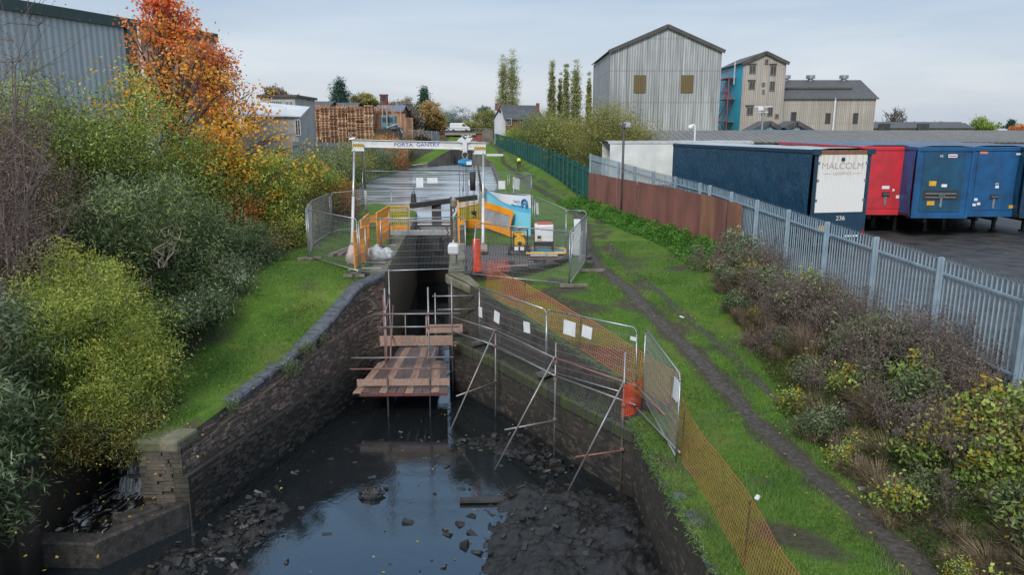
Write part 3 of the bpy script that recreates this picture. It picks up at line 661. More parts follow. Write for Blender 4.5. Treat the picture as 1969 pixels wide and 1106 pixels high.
for pts in ([(-14.3, 107.3, 0), (-12.2, 107.95, .3), (-10.7, 111.1, 1.15), (-9.3, 114, 2.0)], [(-6.0, 114, 2.0), (-4.4, 111, 1.15), (-2.9, 108, .35)]):
    mb = MB(); wall(mb, pts, -1.5, 2); mb.build('wing_wall', M_far, t)
    mb = MB(); topstrip(mb, [(x, y - .1, z + .06) for x, y, z in pts], [(x + (-.1 if x < -7.5 else .1), y + .7, z + .07) for x, y, z in pts]); wall(mb, [(x, y - .1, z + .06) for x, y, z in pts], -.2 + .1 - 0, 2) if 0 else None
    mb.build('wing_coping', mat('pale_coping', (.20, .19, .17), (.12, .11, .1), .8, 1, obj=False), t)
mb = MB(); wall(mb, [(-9.3, 114, 2.0), (-9.8, 142, 2.3)], -1.5, 3); mb.build('chamber_wall', M_far, t); mb = MB(); wall(mb, [(-6.9, 142, 2.3), (-6.0, 114, 2.0)], -1.5, 3); mb.build('chamber_wall', M_far, t)
mb = MB(); mb.span(-9.0, -6.0, 116.3, 116.6, -.4, 1.9); mb.build('lower_gate', mat('black_gate', (.03, .028, .026), (.015, .015, .015), .5), t)
mb = MB(); mb.bar((-8.2, 116.2, 2.75), (-4.0, 117.2, 2.85), .22, .26); mb.bar((-7.2, 116.2, 2.75), (-11.4, 117.2, 2.85), .22, .26); mb.build('balance_beam', mat('white_black_timber', (.35, .35, .34), (.06, .06, .06), .6), t)
mb = MB(); mb.span(-9.3, -6.8, 140, 140.4, 0, 2.2); mb.build('upper_gate', M_far, t)
mb = MB()
for x in (-9.8, -9.2, -8.5, -7.9, -6.6, -5.5): mb.span(x, x + .12, 116.4, 116.5, 2.0, 3.3)
mb.span(-9.8, -5.4, 116.4, 116.48, 3.2, 3.3); mb.build('walkway_rail', mat('pale_rail', (.45, .45, .45)), t)
# ================================================================== site fencing, scaffold, gantry
M_galv = mat('galvanised_tube', (.42, .44, .46), (.28, .30, .32), .38, 8, 0, .75)
M_wire = mat('galvanised_wire', (.40, .42, .43), (.3, .31, .32), .45, 8, 0, .5)
M_block = mat('fence_foot_block', (.13, .12, .11), (.07, .065, .06), .85, 6, .3)
M_note = mat('white_notice', (.74, .76, .78), (.62, .64, .66), .5, 3)
M_scaf = mat('scaffold_tube', (.30, .295, .30), (.20, .17, .165), .45, 2.2, .1, .55, obj=False)
M_rust = mat('rusty_red_tube', (.20, .075, .06), (.24, .15, .14), .6, 3, .2, .2, obj=False)
M_plank = mat('scaffold_board', (.40, .26, .20), (.24, .155, .12), .75, 2, .4, 0, (6, 1, 6), obj=False)
M_plank_w = mat('wet_board', (.17, .115, .10), (.09, .068, .06), .4, 2, .4, 0, (6, 1, 6), obj=False)

def panel_meshes(W, H):
    f = MB(); r = .021; c = .16
    arcL = [(c - c * math.cos(a), 0, H - c + c * math.sin(a)) for a in [PI / 2 * i / 4 for i in range(5)]]
    arcR = [(W - x, 0, z) for x, _, z in arcL][::-1]
    f.path([(0, 0, .02)] + arcL + arcR + [(W, 0, .02)], r, 7); f.tube((0, 0, .14), (W, 0, .14), r, 7)
    me1 = f
    g = MB(); n = int(W / .047); t = .0022
    for i in range(1, n):
        x = W * i / n; g.add([(x - t, 0, .14), (x + t, 0, .14), (x + t, 0, H - .02), (x - t, 0, H - .02)], [(0,1,2,3)])
        g.add([(x, -t, .14), (x, t, .14), (x, t, H - .02), (x, -t, H - .02)], [(0,1,2,3)])
    for k in range(1, 8):
        z = .14 + (H - .16) * k / 8; g.tube((0, .005, z), (W, .005, z), .003, 3, cap=False)
    return me1, g
P0 = {}
def heras(A, B, label, notes=(), H=2.0, lean=0, foot=True, group='mesh fence panels round the lock works', key=None):
    A = Vector(A); B = Vector(B); d = B - A; W = d.xy.length
    k = round(W, 1)
    if k not in P0:
        f, g = panel_meshes(k, H)
        P0[k] = (f.build('frame', M_galv, smooth=True), g.build('wire_mesh', M_wire))
        first = True
    else: first = False
    t = thing('mesh_fence_panel', label, 'fence panel', A, group)
    for o in P0[k]:
        if not first: o = o.copy(); COL.objects.link(o)
        o.parent = t
        s = d.z / k                       # follow the slope by shearing along the height only
        o.rotation_euler = (lean, -math.atan2(d.z, W), math.atan2(d.y, d.x)); o.scale = (math.hypot(W, d.z) / k, 1, 1)
    rz = math.atan2(d.y, d.x)
    for e in ((A,) if foot == 'a' else (A, B) if foot else ()):
        b = MB(); b.box((e.x, e.y, e.z + .05), (.22, .62, .12), rz); b.build('foot_block', M_block, t, bevel=.02)
    for (u, v, w_, h_) in notes:
        c = A + d * u + Vector((0, 0, v)); nrm = Vector((d.y, -d.x, 0)).normalized() * .03
        c = c + nrm + nrm * (-lean * v * 30)
        b = MB(); b.box(c, (w_, .006, h_), rz, random.Random(u).gauss(0, .03), random.Random(v * 9 + u).gauss(0, .05)); b.build('notice', M_note, t)
    return t
def g0(x, y): return (x, y, gz(x, y) + .01)
# compound ring
heras((-5.35, 25.75, .02), (-1.65, 26.15, .06), 'mesh fence panel standing right across the mouth of the lock chamber', foot=False)
heras((-8.0, 28.9, .02), (-5.45, 25.85, .02), 'mesh fence panel on the left lawn running from the lock mouth to the ring corner')
heras((-8.75, 32.2, 0.02), (-8.08, 28.95, .02), 'short looking side panel at the far left of the fence ring by the bushes', notes=[(.95, 1.55, .1, .3)])
heras((-8.85, 36, .05), (-8.78, 32.3, .02), 'mesh fence panel behind the leftmost one, alongside the orange bush')
heras((-8.8, 36.1, .06), (-6.3, 38.8, .1), 'mesh fence panel standing behind the left gantry legs on the lawn')
heras((-10.5, 52.2, .25), (-7.1, 53.4, .15), 'mesh fence panel in front of the upper water, left of the black post')
heras((-7.05, 53.5, .12), (-3.6, 54, -.1), 'mesh fence panel across the upper water right of the black post, with small white notices', notes=[(.12, 1.25, .5, .7), (.38, 1.45, .75, .4)], foot=False)
heras((-3.55, 54, -.1), (-.25, 54.2, .05), 'mesh fence panel across the upper water behind the hoist', notes=[(.2, 1.35, .6, .4), (.85, 1.1, .5, .6)], foot=False)
heras((-.2, 54.2, .1), (1.3, 51.0, .1), 'mesh fence panel at the far right corner by the towpath', notes=[(.35, 1.2, 1.1, .8)])
heras((.1, 46.2, .08), (1.35, 50.7, .1), 'mesh fence panel with pale sheet tied near the towpath behind the banner')
heras((-1.9, 42.6, .05), (-1.25, 38.1, .05), 'mesh fence panel running back beside the banner toward the far water')
bp = heras((-1.2, 38.0, .02), (.98, 35.1, .02), 'mesh fence panel carrying the blue printed banner')
heras((1.05, 35.0, .0), (2.25, 31.1, -.2), 'mesh fence panel right of the banner with one small white notice', notes=[(.13, 1.5, .34, .55)])
heras((2.3, 31.0, -.22), (3.1, 30.4, -.2), 'narrow gate panel with white sheets at the right rear of the ring', notes=[(.55, 1.35, .32, .6), (.5, .62, .5, 1.0)])
heras((2.05, 25.85, -.44), (3.0, 29.6, -.25), 'mesh fence panel at the right end of the ring beside the towpath', notes=[(.6, 1.0, .7, 1.1)])
heras((-1.45, 26.2, -.15), (2.0, 25.8, -.44), 'mesh fence panel in front of the pump and generator', foot=False)
for (x, y, L, rz) in ((2.2, 25.7, 1.0, .1), (3.1, 28.1, .95, .05), (-8.0, 28.8, .9, .4), (-5.6, 25.7, .75, .1)):
    b = MB(); z = gz(x, y); b.box((x, y, z + .07), (L, .14, .11), rz)
    tag(b.build('timber', mat('weathered_timber', (.22, .19, .15), (.12, .10, .08), .8, 4, .3), bevel=.01), {2.2: 'weathered timber under the right front corner of the fence ring', 3.1: 'timber length beside the towpath against the ring fence', -8.0: 'timber under the left corner of the ring fence', -5.6: 'timber block on the left lawn at the lock mouth coping'}[x], 'timber')
# lower run along the ledge
heras((-1.1, 24.2, -2.06), (1.0, 21.05, -2.08), 'mesh fence panel on the cobbled ledge nearest the lock mouth, three notices low on it', notes=[(.03, 1.15, .22, .35), (.3, 1.2, .32, .38), (.75, 1.25, .34, .34)])
heras((1.05, 20.95, -2.06), (3.28, 18.5, -1.95), 'mesh fence panel in the middle of the ledge with two white sheets', notes=[(.27, 1.6, .46, .42), (.47, 1.6, .36, .34), (.96, 1.7, .2, .1)])
heras((3.42, 18.3, -1.9), (3.52, 14.75, -1.92), 'mesh fence panel on the grass nearest the camera with a white notice at its end', notes=[(.95, 1.6, .42, .46)], foot='a')

# palisade fencing
M_pal = mat('palisade_steel', (.36, .46, .53), (.27, .35, .41), .5, 3, .1, .35, obj=False)
M_palg = mat('green_palisade', (.02, .115, .10), (.015, .075, .068), .55, 2, .1, obj=False)
def palisade(P, label, m, spacing=.152, wid=.072, post_every=2.75, postw=.11, ptop=.0, name='palisade_fence', fsp=.045, coarse=False):
    """P: list of (x, y, zbase, ztop)"""
    t = thing(name, label, 'fence', P[0][:3])
    seg = []; s = 0
    for a, b in zip(P, P[1:]):
        L = math.hypot(b[0]-a[0], b[1]-a[1]); seg.append((s, s + L, a, b)); s += L
    def ev(q):
        q = min(max(q, 0), s - 1e-6)
        for s0, s1, a, b in seg:
            if q <= s1:
                k = (q - s0) / (s1 - s0); d = Vector((b[0]-a[0], b[1]-a[1], 0)).normalized()
                return [a[i] + (b[i]-a[i]) * k for i in range(4)], d
    mb = MB(); q = 0; r = random.Random(3)
    while q < s:
        (x, y, zb, zt), d = ev(q); nx = Vector((-d.y, d.x, 0)); c = Vector((x, y, 0)); h = wid / 2; k = r.gauss(0, .004)
        cols = [(-h, .0), (-h * .45, .018), (h * .45, .018), (h, 0)]
        top = [zt - .07, zt - .0, zt - .0, zt - .07]; out = [.03, .0, .0, .03]
        vb = [c + d * u + nx * (v + .03) + Vector((0, 0, zb)) for u, v in cols]; vt = [c + d * u + nx * (v + .03 + k) + Vector((0, 0, zt - .1)) for u, v in cols]
        if coarse:
            mb.add([vb[0], vb[3], vt[3] + Vector((0,0,.1)), vt[0] + Vector((0,0,.1))], [(0,1,2,3)])
        else:
            tip = c + nx * .03 + Vector((0, 0, zt + .03)); sp = [vt[0] - d * .02 - nx * .05 + Vector((0, 0, .09)), vt[3] + d * .02 - nx * .05 + Vector((0, 0, .09))]
            mb.add(vb + vt + [tip] + sp, [(0,1,5,4), (1,2,6,5), (2,3,7,6), (5,6,8), (4,5,9), (6,7,10)])
        q += spacing
    mb.build('pales', m, t)
    for hgt in (.42, -.38):
        mb = MB(); q = 0
        while q < s - .1:
            (x, y, zb, zt), d = ev(q); (x2, y2, zb2, zt2), _ = ev(q + post_every)
            z0 = zb + hgt if hgt > 0 else zt + hgt; z1 = zb2 + hgt if hgt > 0 else zt2 + hgt
            mb.bar((x, y, z0), (x2, y2, z1), .045, .05); q += post_every
        mb.build('rail', m, t)
    q = 0
    while q < s:
        (x, y, zb, zt), d = ev(q)
        mb = MB(); a = math.atan2(d.y, d.x); mb.box((x + d.y * fsp, y - d.x * fsp, (zb + zt) / 2 - .0), (postw, .06, zt - zb - .02), a)
        mb.box((x + d.y * (fsp + .06), y - d.x * (fsp + .06), (zb + zt) / 2 - .0), (.02, .08, zt - zb - .02), a); mb.build('post', m, t); q += post_every
    return t
F1 = [(10.35, 5.6, -.25, 2.0), (9.95, 13.7, -.1, 2.2), (9.5, 22.0, -.05, 2.4), (8.85, 33, 0, 2.68)]
F1.reverse()
palisade(F1, 'tall grey steel palisade fence with splayed tips along the edge of the lorry yard', M_pal)
F2 = [(5.3, 50, -.1, 3.5), (7.25, 40.5, -.1, 3.0), (8.75, 33.2, -.1, 2.7)]
palisade(F2, 'grey palisade fence rising behind the rust brown sheets', M_pal, post_every=2.75)
M_rs = mat('rust_brown_sheet', (.27, .11, .085), (.18, .07, .055), .8, 1.0, .25, 0, (1, 1, .35), obj=False)
M_rs2 = mat('bare_rust_sheet', (.32, .15, .085), (.19, .08, .05), .8, 1.6, .25, 0, (1, 1, .35), obj=False)
t = thing('sheet_hoarding', 'row of rust brown steel sheets fixed along the foot of the palisade fence', 'hoarding', (7, 41, 0))
S = [(5.22, 50.0), (5.55, 48.4), (6.05, 46.0), (6.55, 43.5), (7.0, 41.2), (7.45, 39.0), (7.85, 37.1), (8.25, 35.2), (8.6, 33.4), (8.8, 31.7), (8.88, 30.3), (9.0, 28.7)]
r = random.Random(4)
for i, (a, b) in enumerate(zip(S, S[1:])):
    zt = lerp([(50, 2.25), (36, 2.3), (33.4, 2.2), (33.3, 1.95), (28, 1.75)], a[1]); zt2 = lerp([(50, 2.25), (36, 2.3), (33.4, 2.2), (33.3, 1.95), (28, 1.75)], b[1] + .01)
    o = .075 + .012 * (i % 2); mb = MB(); dx = r.gauss(0, .02)
    K = 6; 
    for k in range(K):
        u0, u1 = k / K, (k + 1) / K
        p = lambda u, z, bulge: (a[0] + (b[0]-a[0]) * u - o - bulge, a[1] + (b[1]-a[1]) * u, z)
        w0 = .02 * math.sin(u0 * PI * 2 + i); w1 = .02 * math.sin(u1 * PI * 2 + i)
        mb.quad(p(u0, -.75, w0), p(u1, -.75, w1), p(u1, zt + (zt2 - zt) * u1 + dx, w1), p(u0, zt + (zt2 - zt) * u0 + dx, w0))
    mb.build('steel_sheet', M_rs if i < 8 or i == 9 else M_rs2, t)
F3 = [(-3.25, 148, 1.9, 4.3), (-.2, 115, 1.5, 3.9), (3.1, 80, .92, 3.3), (4.3, 65, .6, 3.0), (5.15, 50.4, .1, 2.62)]
palisade(F3, 'long dark green palisade fence beside the far towpath', M_palg, spacing=.16, wid=.085)
# barbed wire coil
mb = MB(); pts = []
for k in range(300):
    a = k * .52; q = k / 300; x = 6.75 + 1.5 * q; y = 42.5 - 6.8 * q
    pts.append((x - .35 + math.cos(a) * .22, y, lerp([(33, 2.6), (50, 3.3)], y) - .15 + math.sin(a) * .22))
mb.path(pts, .008, 3); tag(mb.build('razor_wire', M_wire), 'loose coil of razor wire on top of the fence above the brown sheets', 'wire')

# orange netting
def net_mat(n, c): return mat(n, c, tuple(v * .7 for v in c), .55, 6)
M_net = net_mat('orange_netting', (.80, .25, .12)); M_netr = net_mat('red_orange_netting', (.9, .10, .03))
def net(pts, H, label, m, cell=.085, t_=.0065, sag=.03, name='safety_netting', lean=0, stakes=(), seed=1, vstep=.085):
    th = thing(name, label, 'netting', pts[0]); mb = MB(); r = random.Random(seed)
    P = [Vector(p) for p in pts]; ph = r.uniform(0, 6)
    S = []; s = 0
    for a, b in zip(P, P[1:]):
        L = (b - a).xy.length; n = max(1, int(L / vstep)); d = (b - a).normalized(); nx = Vector((-d.y, d.x, 0))
        for k in range(n): S.append((a.lerp(b, k / n), nx, s + L * k / n))
        s += L
    S.append((P[-1], nx, s)); rows = int(H / cell)
    def q(i, j):
        p, nx, s_ = S[i]; u = j / rows
        return p + nx * (lean * u + .025 * math.sin(s_ * 1.3 + u * 2 + ph) + .006 * math.sin(s_ * 5 + u * 5)) + Vector((0, 0, H * u * (1 - .05 * math.sin(s_ * .9 + ph) ** 2 - .012 * math.sin(s_ * 3.1))))
    up = Vector((0, 0, t_)); 
    for i in range(len(S) - 1):
        for j in range(rows + 1):
            a, b = q(i, j), q(i + 1, j); w_ = up * (1.6 if j in (0, rows) else 1); mb.add([a - w_, b - w_, b + w_, a + w_], [(0,1,2,3)])
    for i in range(0, len(S)):
        d = (S[min(i+1, len(S)-1)][0] - S[max(i-1, 0)][0]).normalized() * t_
        for j in range(0, rows):
            a, b = q(i, j), q(i, min(rows, j + 1)); mb.add([a - d, a + d, b + d, b - d], [(0,1,2,3)])
    mb.build('net', m, th)
    for (x, y, hh) in stakes:
        sb = MB(); z = gz(x, y); sb.tube((x, y, z - .05), (x + .03, y, z + hh), .012, 6); sb.build('stake', mat('rusty_pin', (.13, .06, .04), (.06, .03, .025), .7, 8), th)
    return th
def gn(l, dz=.02): return [(x, y, gz(x, y) + dz) for x, y in l]
net(gn([(3.95, 5.5), (3.84, 8.6), (3.80, 10.9), (3.75, 13.0), (3.66, 14.6), (3.66, 16.0), (3.9, 17.3)]), 1.0, 'orange mesh netting fence running along the right grass toward the camera', M_net, lean=-.16, cell=.075, stakes=[(3.8, 10.9, 1.15), (3.66, 14.9, 1.1), (3.9, 17.3, 1.05)])
net(gn([(4.0, 17.5), (3.35, 18.7), (2.6, 20.0), (1.95, 21.1), (1.1, 22.4), (.35, 23.6), (-.5, 24.6), (-.95, 25.7)]), .95, 'orange mesh netting along the grass edge above the cobbled ledge', M_net, lean=-.12, stakes=[(4.0, 17.5, 1.1), (2.0, 21.1, 1.1), (.4, 23.6, 1.1)], seed=5)
net([(-.95, 26.0, .02), (-.6, 26.5, .03), (-.1, 26.6, .04)], .3, 'reddish netting slumped on the brick apron next to the red roll', M_netr, lean=.5, seed=7)
net(gn([(3.25, 17.75), (3.05, 17.45), (2.72, 17.3)], -.1), .85, 'bunched red netting tied to the end scaffold pole', M_netr, cell=.05, t_=.008, seed=9, lean=.1, vstep=.05)
# rolled netting post
mb = MB(); rr = random.Random(2)
x, y = -1.28, 26.55
for k in range(46):
    z = .02 + k * .026; n = 14
    mb.path([(x + math.cos(2*PI*i/n + k*.2) * (.14 + .008 * rr.random()), y + math.sin(2*PI*i/n + k*.2) * .12, z) for i in range(n + 1)], .007, 3)
for k in range(16):
    a = 2 * PI * k / 16; mb.tube((x + math.cos(a) * .145, y + math.sin(a) * .125, .02), (x + math.cos(a + .3) * .14, y + math.sin(a + .3) * .12, 1.2), .007, 3)
mb.tube((x, y, .02), (x, y, 1.2), .125, 10); tag(mb.build('netting_roll', M_netr), 'upright roll of bright red orange netting at the right side of the lock mouth', 'netting roll')

# scaffold platform
t = thing('scaffold_platform', 'scaffold work platform of poles and planks in the lock mouth above the water', 'scaffold', (-3.4, 23.5, WZ))
def tube1(p, q, m, name='pole', r=.026): b = MB(); b.tube(p, q, r, 8); return b.build(name, m, t, smooth=True)
X1, X2 = -3.99, -2.64
st = [((-3.99, 22.5), .25, M_scaf), ((-2.64, 22.5), .28, M_scaf), ((-4.35, 25.5), .3, M_scaf), ((-2.1, 24.9), .05, M_scaf), ((-4.3, 24.0), -.3, M_rust), ((-2.75, 25.6), -.6, M_scaf), ((-3.3, 27.4), -1.9, M_scaf), ((-4.1, 27.4), -1.8, M_scaf)]
for (x, y), z, m in st: tube1((x, y, WZ - .3), (x + .02, y, z), m, 'standard')
for y, z, x0, x1, m in ((22.45, -.57, -4.35, -1.62, M_scaf), (22.45, -.99, -4.25, -1.65, M_scaf), (22.44, -2.0, -5.1, -1.85, M_scaf), (22.44, -2.37, -5.15, -2.0, M_rust),
        (22.44, -3.2, -5.1, -2.55, M_scaf), (24.9, -.55, -2.75, -1.35, M_scaf), (25.0, -1.05, -2.6, -1.3, M_scaf), (24.1, -2.05, -4.45, -1.8, M_scaf), (24.15, -1.78, -4.5, -3.3, M_rust), (25.6, -3.2, -4.6, -2.3, M_scaf), (27.3, -3.2, -4.7, -2.4, M_scaf)):
    tube1((x0, y, z), (x1, y + .05, z + .01), m, 'ledger')
for p, q, m in (((-3.99, 22.5, -3.25), (-4.35, 25.5, -3.25), M_scaf), ((-2.64, 22.5, -3.25), (-2.1, 25.0, -3.25), M_scaf), ((-3.99, 22.5, -1.1), (-4.3, 24.3, -.2), M_scaf), ((-3.9, 22.6, -2.3), (-4.2, 25.4, -1.0), M_rust), ((-2.6, 22.6, -2.1), (-2.5, 25.2, -2.1), M_scaf), ((-4.0, 22.6, -.6), (-4.3, 25.4, -.6), M_rust)):
    tube1(p, q, m, 'transom')
for p, q in (((-3.99, 22.5, -.05), (-3.99, 22.5, -.45)), ((-3.99, 22.5, -1.05), (-3.99, 22.5, -2.2)), ((-2.64, 22.5, -.65), (-2.64, 22.5, -1.0)), ((-2.64, 22.5, -1.8), (-2.64, 22.5, -2.2))): tube1(p, q, M_rust, 'pole_wrap', .03)
r = random.Random(8)
for i in range(11):
    x = -4.93 + i * .275; y1 = 25.6 if (i < 2 or i > 8) else 27.3; k = i / 10
    b = MB(); xe = -4.65 + i * .215
    b.bar((x, 22.3 + r.uniform(-.04, .1), -3.12 + r.gauss(0, .006)), (xe, y1, -3.12), .262 if y1 < 26 else .25, .038); b.build('deck_board', M_plank_w if i % 3 else M_plank, t, bevel=.004)
for (x0, x1, y, z, h, m) in ((-4.97, -2.0, 22.55, -2.86, .22, M_plank), (-4.45, -2.0, 24.0, -1.9, .34, M_plank), (-3.0, -1.72, 24.9, -1.72, .3, M_plank), (-4.85, -2.05, 22.28, -3.18, .1, mat('red_wet_board', (.16,.05,.05), (.08,.03,.03), .5, 3))):
    b = MB(); b.bar((x0, y, z), (x1, y + .03, z + .02), .04, h); b.build('toe_board', m, t, bevel=.005)
b = MB(); b.span(-4.4, -1.9, 24.1, 24.5, -2.1, -2.06); b.build('upper_board', M_plank, t)
for (x, z) in ((-3.99, -.57), (-2.64, -.57), (-3.99, -.99), (-2.64, -.99), (-3.99, -2), (-2.64, -2), (-3.99, -2.37), (-2.64, -2.37), (-3.99, -3.2), (-2.64, -3.2)):
    b = MB(); b.box((x, 22.47, z), (.09, .1, .08), 0, .2); b.build('coupler', M_rust, t, bevel=.01)
# drips from the deck into the water: thin threads of water
# guard rail with raking props along the ledge
t = thing('scaffold_guardrail', 'scaffold pole guard rail with three raking props beside the cobbled ledge', 'guard rail', (1.2, 19.3, WZ))
V1, V2, V3 = Vector((-.53, 22.5, 0)), Vector((1.18, 19.3, 0)), Vector((2.76, 17.35, 0))
for v, zt, zb in ((V1, -1.12, WZ - .2), (V2, -.58, WZ - .2), (V3, -.25, WZ + .1)): tube1(v + Vector((0, 0, zb)), v + Vector((.01, .0, zt)), M_scaf, 'upright')
for zA, m in ((-1.1, M_scaf), (-1.6, M_scaf)):
    a = Vector((-2.0, 24.15, zA)); tube1(a, V1 + Vector((.03, -.05, zA)), m, 'rail'); tube1(V1 + Vector((.03, -.05, zA)), V2 + Vector((0, -.05, zA + .1)), m, 'rail')
    tube1(V2 + Vector((0, -.05, zA + .1)), V3 + Vector((.3, -.1, zA + .02)), M_rust if zA > -1.3 else m, 'rail')
tube1((3.05, 17.1, -1.6), (3.62, 14.8, -1.72), M_scaf, 'rail'); tube1((3.05, 17.1, -1.05), (3.5, 15.9, -1.3), M_rust, 'rail')
for v, f, zt in ((V1, Vector((-1.95, 21.15, -4.05)), -1.1), (V2, Vector((-.49, 18.7, -4.05)), -.95), (V3, Vector((1.33, 17.05, -3.95)), -1.0)):
    tube1(v + Vector((-.02, -.06, zt)), f, M_scaf, 'raking_prop')
    a = v + Vector((.05, -.08, -2.78)); b_ = v.lerp(f, .62); b_.z = -2.88; b_ = b_ + (b_ - a) * .32; b_.z = -2.9
    tube1(a, b_, M_rust if v is V3 else M_scaf, 'tie_pole')
    for z in (-1.1, -1.6, -2.78):
        b = MB(); b.box((v.x, v.y - .03, z), (.1, .1, .08)); b.build('coupler', M_rust, t, bevel=.01)

# gantry
M_white = mat('white_gantry_paint', (.66, .67, .67), (.55, .56, .56), .35, 3, obj=False)
M_alu = mat('aluminium', (.55, .57, .58), (.42, .44, .45), .35, 4, 0, .6, obj=False)
m, nt, b = newmat('hazard_stripes'); P = pos(nt); sp = N(nt, 'ShaderNodeSeparateXYZ'); nt.links.new(P, sp.inputs[0])
a1 = N(nt, 'ShaderNodeMath', operation='ADD'); nt.links.new(sp.outputs[0], a1.inputs[0]); nt.links.new(sp.outputs[2], a1.inputs[1])
a2 = N(nt, 'ShaderNodeMath', operation='MULTIPLY'); a2.inputs[1].default_value = 8; nt.links.new(a1.outputs[0], a2.inputs[0])
a3 = N(nt, 'ShaderNodeMath', operation='FRACT'); nt.links.new(a2.outputs[0], a3.inputs[0])
nt.links.new(ramp_out(nt, a3, [(.48, (.75, .5, .02)), (.5, (.02, .02, .02))]), b.inputs['Base Color'])
M_haz = m
ZB = 4.42; GY = 36.6; Lp = at(677, 275, GY); Rp = at(934, 281, GY); xl, xr = Lp.x, Rp.x
t = thing('gantry_crane', 'white portable gantry with splayed legs spanning the lock', 'gantry', (-4, GY, 0))
b = MB(); zl, zr = Lp.z, Rp.z
b.bar((xl, GY, zl), (xr, GY, zr), .05, .34); b.bar((xl, GY, zl + .17), (xr, GY, zr + .17), .19, .03); b.bar((xl, GY, zl - .17), (xr, GY, zr - .17), .19, .03)
beam = b.build('beam', M_white, t)
text('PORTA  GANTRY', .25, ((xl + xr) / 2 - .1, GY - .035, (zl + zr) / 2 - .01), (R(90), 0, 0), mat('blue_lettering', (.05, .12, .45)), beam, sx=1.15)
for sx, x, z, fx0, fx1 in ((1, xl + .3, zl, -7.05, -8.05), (-1, xr - .3, zr, -1.28, -1.55)):
    b = MB(); b.box((x + .02, GY - .12, z - .2), (.56, .05, .3)); b.box((x + .02, GY + .12, z - .2), (.56, .05, .3)); b.box((x, GY, z - .36), (.62, .34, .05)); b.build('head_plate', M_white, t, bevel=.01)
    b = MB(); b.box((x + .02, GY - .15, z - .1), (.54, .012, .14)); b.build('hazard_tape', M_haz, t)
    near = Vector((fx0, 32.3, .1)); far = Vector((fx1 + .1, 40.6, .12))
    for foot, xx, yy in ((near, x - sx * .18, GY - .15), (far, x + sx * .17, GY + .15)):
        top = Vector((xx, yy, z - .36)); mid = top.lerp(foot, .52)
        b = MB(); b.tube(top, mid, .055, 10); b.build('leg', M_alu, t, smooth=True); b = MB(); b.tube(mid, foot, .07, 10); b.build('leg_sleeve', M_white, t, smooth=True)
        b = MB(); b.box(foot + Vector((0, 0, -.02)), (.24, .34, .05)); b.tube(foot, foot + Vector((0, 0, .1)), .05); b.build('foot_plate', M_galv, t)
b = MB(); b.path([(xl - .05, GY, zl + .2), (xl - .16, GY, zl + .34), (xl - .1, GY, zl + .42), (xl - .02, GY, zl + .36)], .03, 6); b.tube((xl - .12, GY, zl + .18), (xl + .15, GY, zl + .24), .04); b.build('end_hook', M_galv, t)
b = MB(); b.box((xr + .3, GY, zr - .42), (1.1, .12, .1)); b.build('end_stop', M_white, t)
# trolley and hoist
tx = at(894, 282, GY).x; tz = zr + .02
t = thing('trolley', 'white wheeled beam trolley riding on the gantry beam', 'trolley', (tx, GY, tz))
for sx in (-.17, .17):
    for sy in (-.1, .1):
        b = MB(); b.tube((tx + sx, GY + sy - .03, tz + .27), (tx + sx, GY + sy + .03, tz + .27), .13, 16); b.build('wheel', M_white, t, smooth=False)
for sy in (-.15, .15):
    b = MB(); b.box((tx, GY + sy, tz - .04), (.22, .02, .56)); b.build('side_plate', M_white, t, bevel=.01)
b = MB(); b.path([(tx + .14 * math.sin(a), GY, tz - .45 - .15 * math.cos(a) * -1) for a in [R(v) for v in range(-150, 151, 30)]], .03, 6); b.tube((tx, GY - .17, tz - .3), (tx, GY + .17, tz - .3), .03); b.build('shackle', mat('brassy_steel', (.5, .48, .3), (.4, .4, .35), .4, 3, 0, .6), t)
t = thing('chain_hoist', 'blue electric chain hoist with black chain bag hanging under the trolley', 'hoist', (tx, GY, 3.6))
hz = 3.5
b = MB(); b.tube((tx - .22, GY, hz), (tx + .34, GY, hz - .03), .17, 18); b.tube((tx - .34, GY, hz), (tx - .22, GY, hz), .12, 14); b.box((tx + .02, GY, hz + .1), (.28, .3, .2)); b.build('motor_body', mat('blue_casing', (.02, .27, .52), (.015, .2, .4), .35, 3), t, smooth=False, bevel=.015)
for k in range(7):
    b = MB(); b.tube((tx - .16 + k * .045, GY, hz), (tx - .145 + k * .045, GY, hz), .185, 16); b.build('cooling_fin', mat('blue_fin', (.03, .3, .55)), t)
b = MB(); b.box((tx + .2, GY - .178, hz - .02), (.26, .01, .16)); b.build('plate', M_note, t)
b = MB(); b.tube((tx + .36, GY - .02, hz - .45), (tx + .36, GY - .02, hz - 1.35), .155, 14, .14); b.build('chain_bag', mat('black_sack', (.02, .02, .022), (.035, .035, .035), .7, 6, .6), t, smooth=True)
b = MB()
for dx, zz in ((-.3, -2.9), (.08, -3.3), (.02, -3.3), (.14, -3.3), (.4, -2.55), (.47, -2.5), (-.1, -1.4)):
    b.tube((tx + dx, GY, hz - .1), (tx + dx * .9, GY + .02, hz + zz), .012, 5)
b.build('chains', mat('chain_steel', (.12, .13, .13), (.06, .07, .07), .5, 20, 0, .6), t)
b = MB(); b.path([(tx + .4 + .09 * math.sin(a), GY, hz - 2.6 + .09 * math.cos(a)) for a in [R(v) for v in range(-30, 250, 30)]], .035, 6); b.ball((tx + .4, GY, hz - 2.45), .13); b.build('load_hook', M_rub, t)
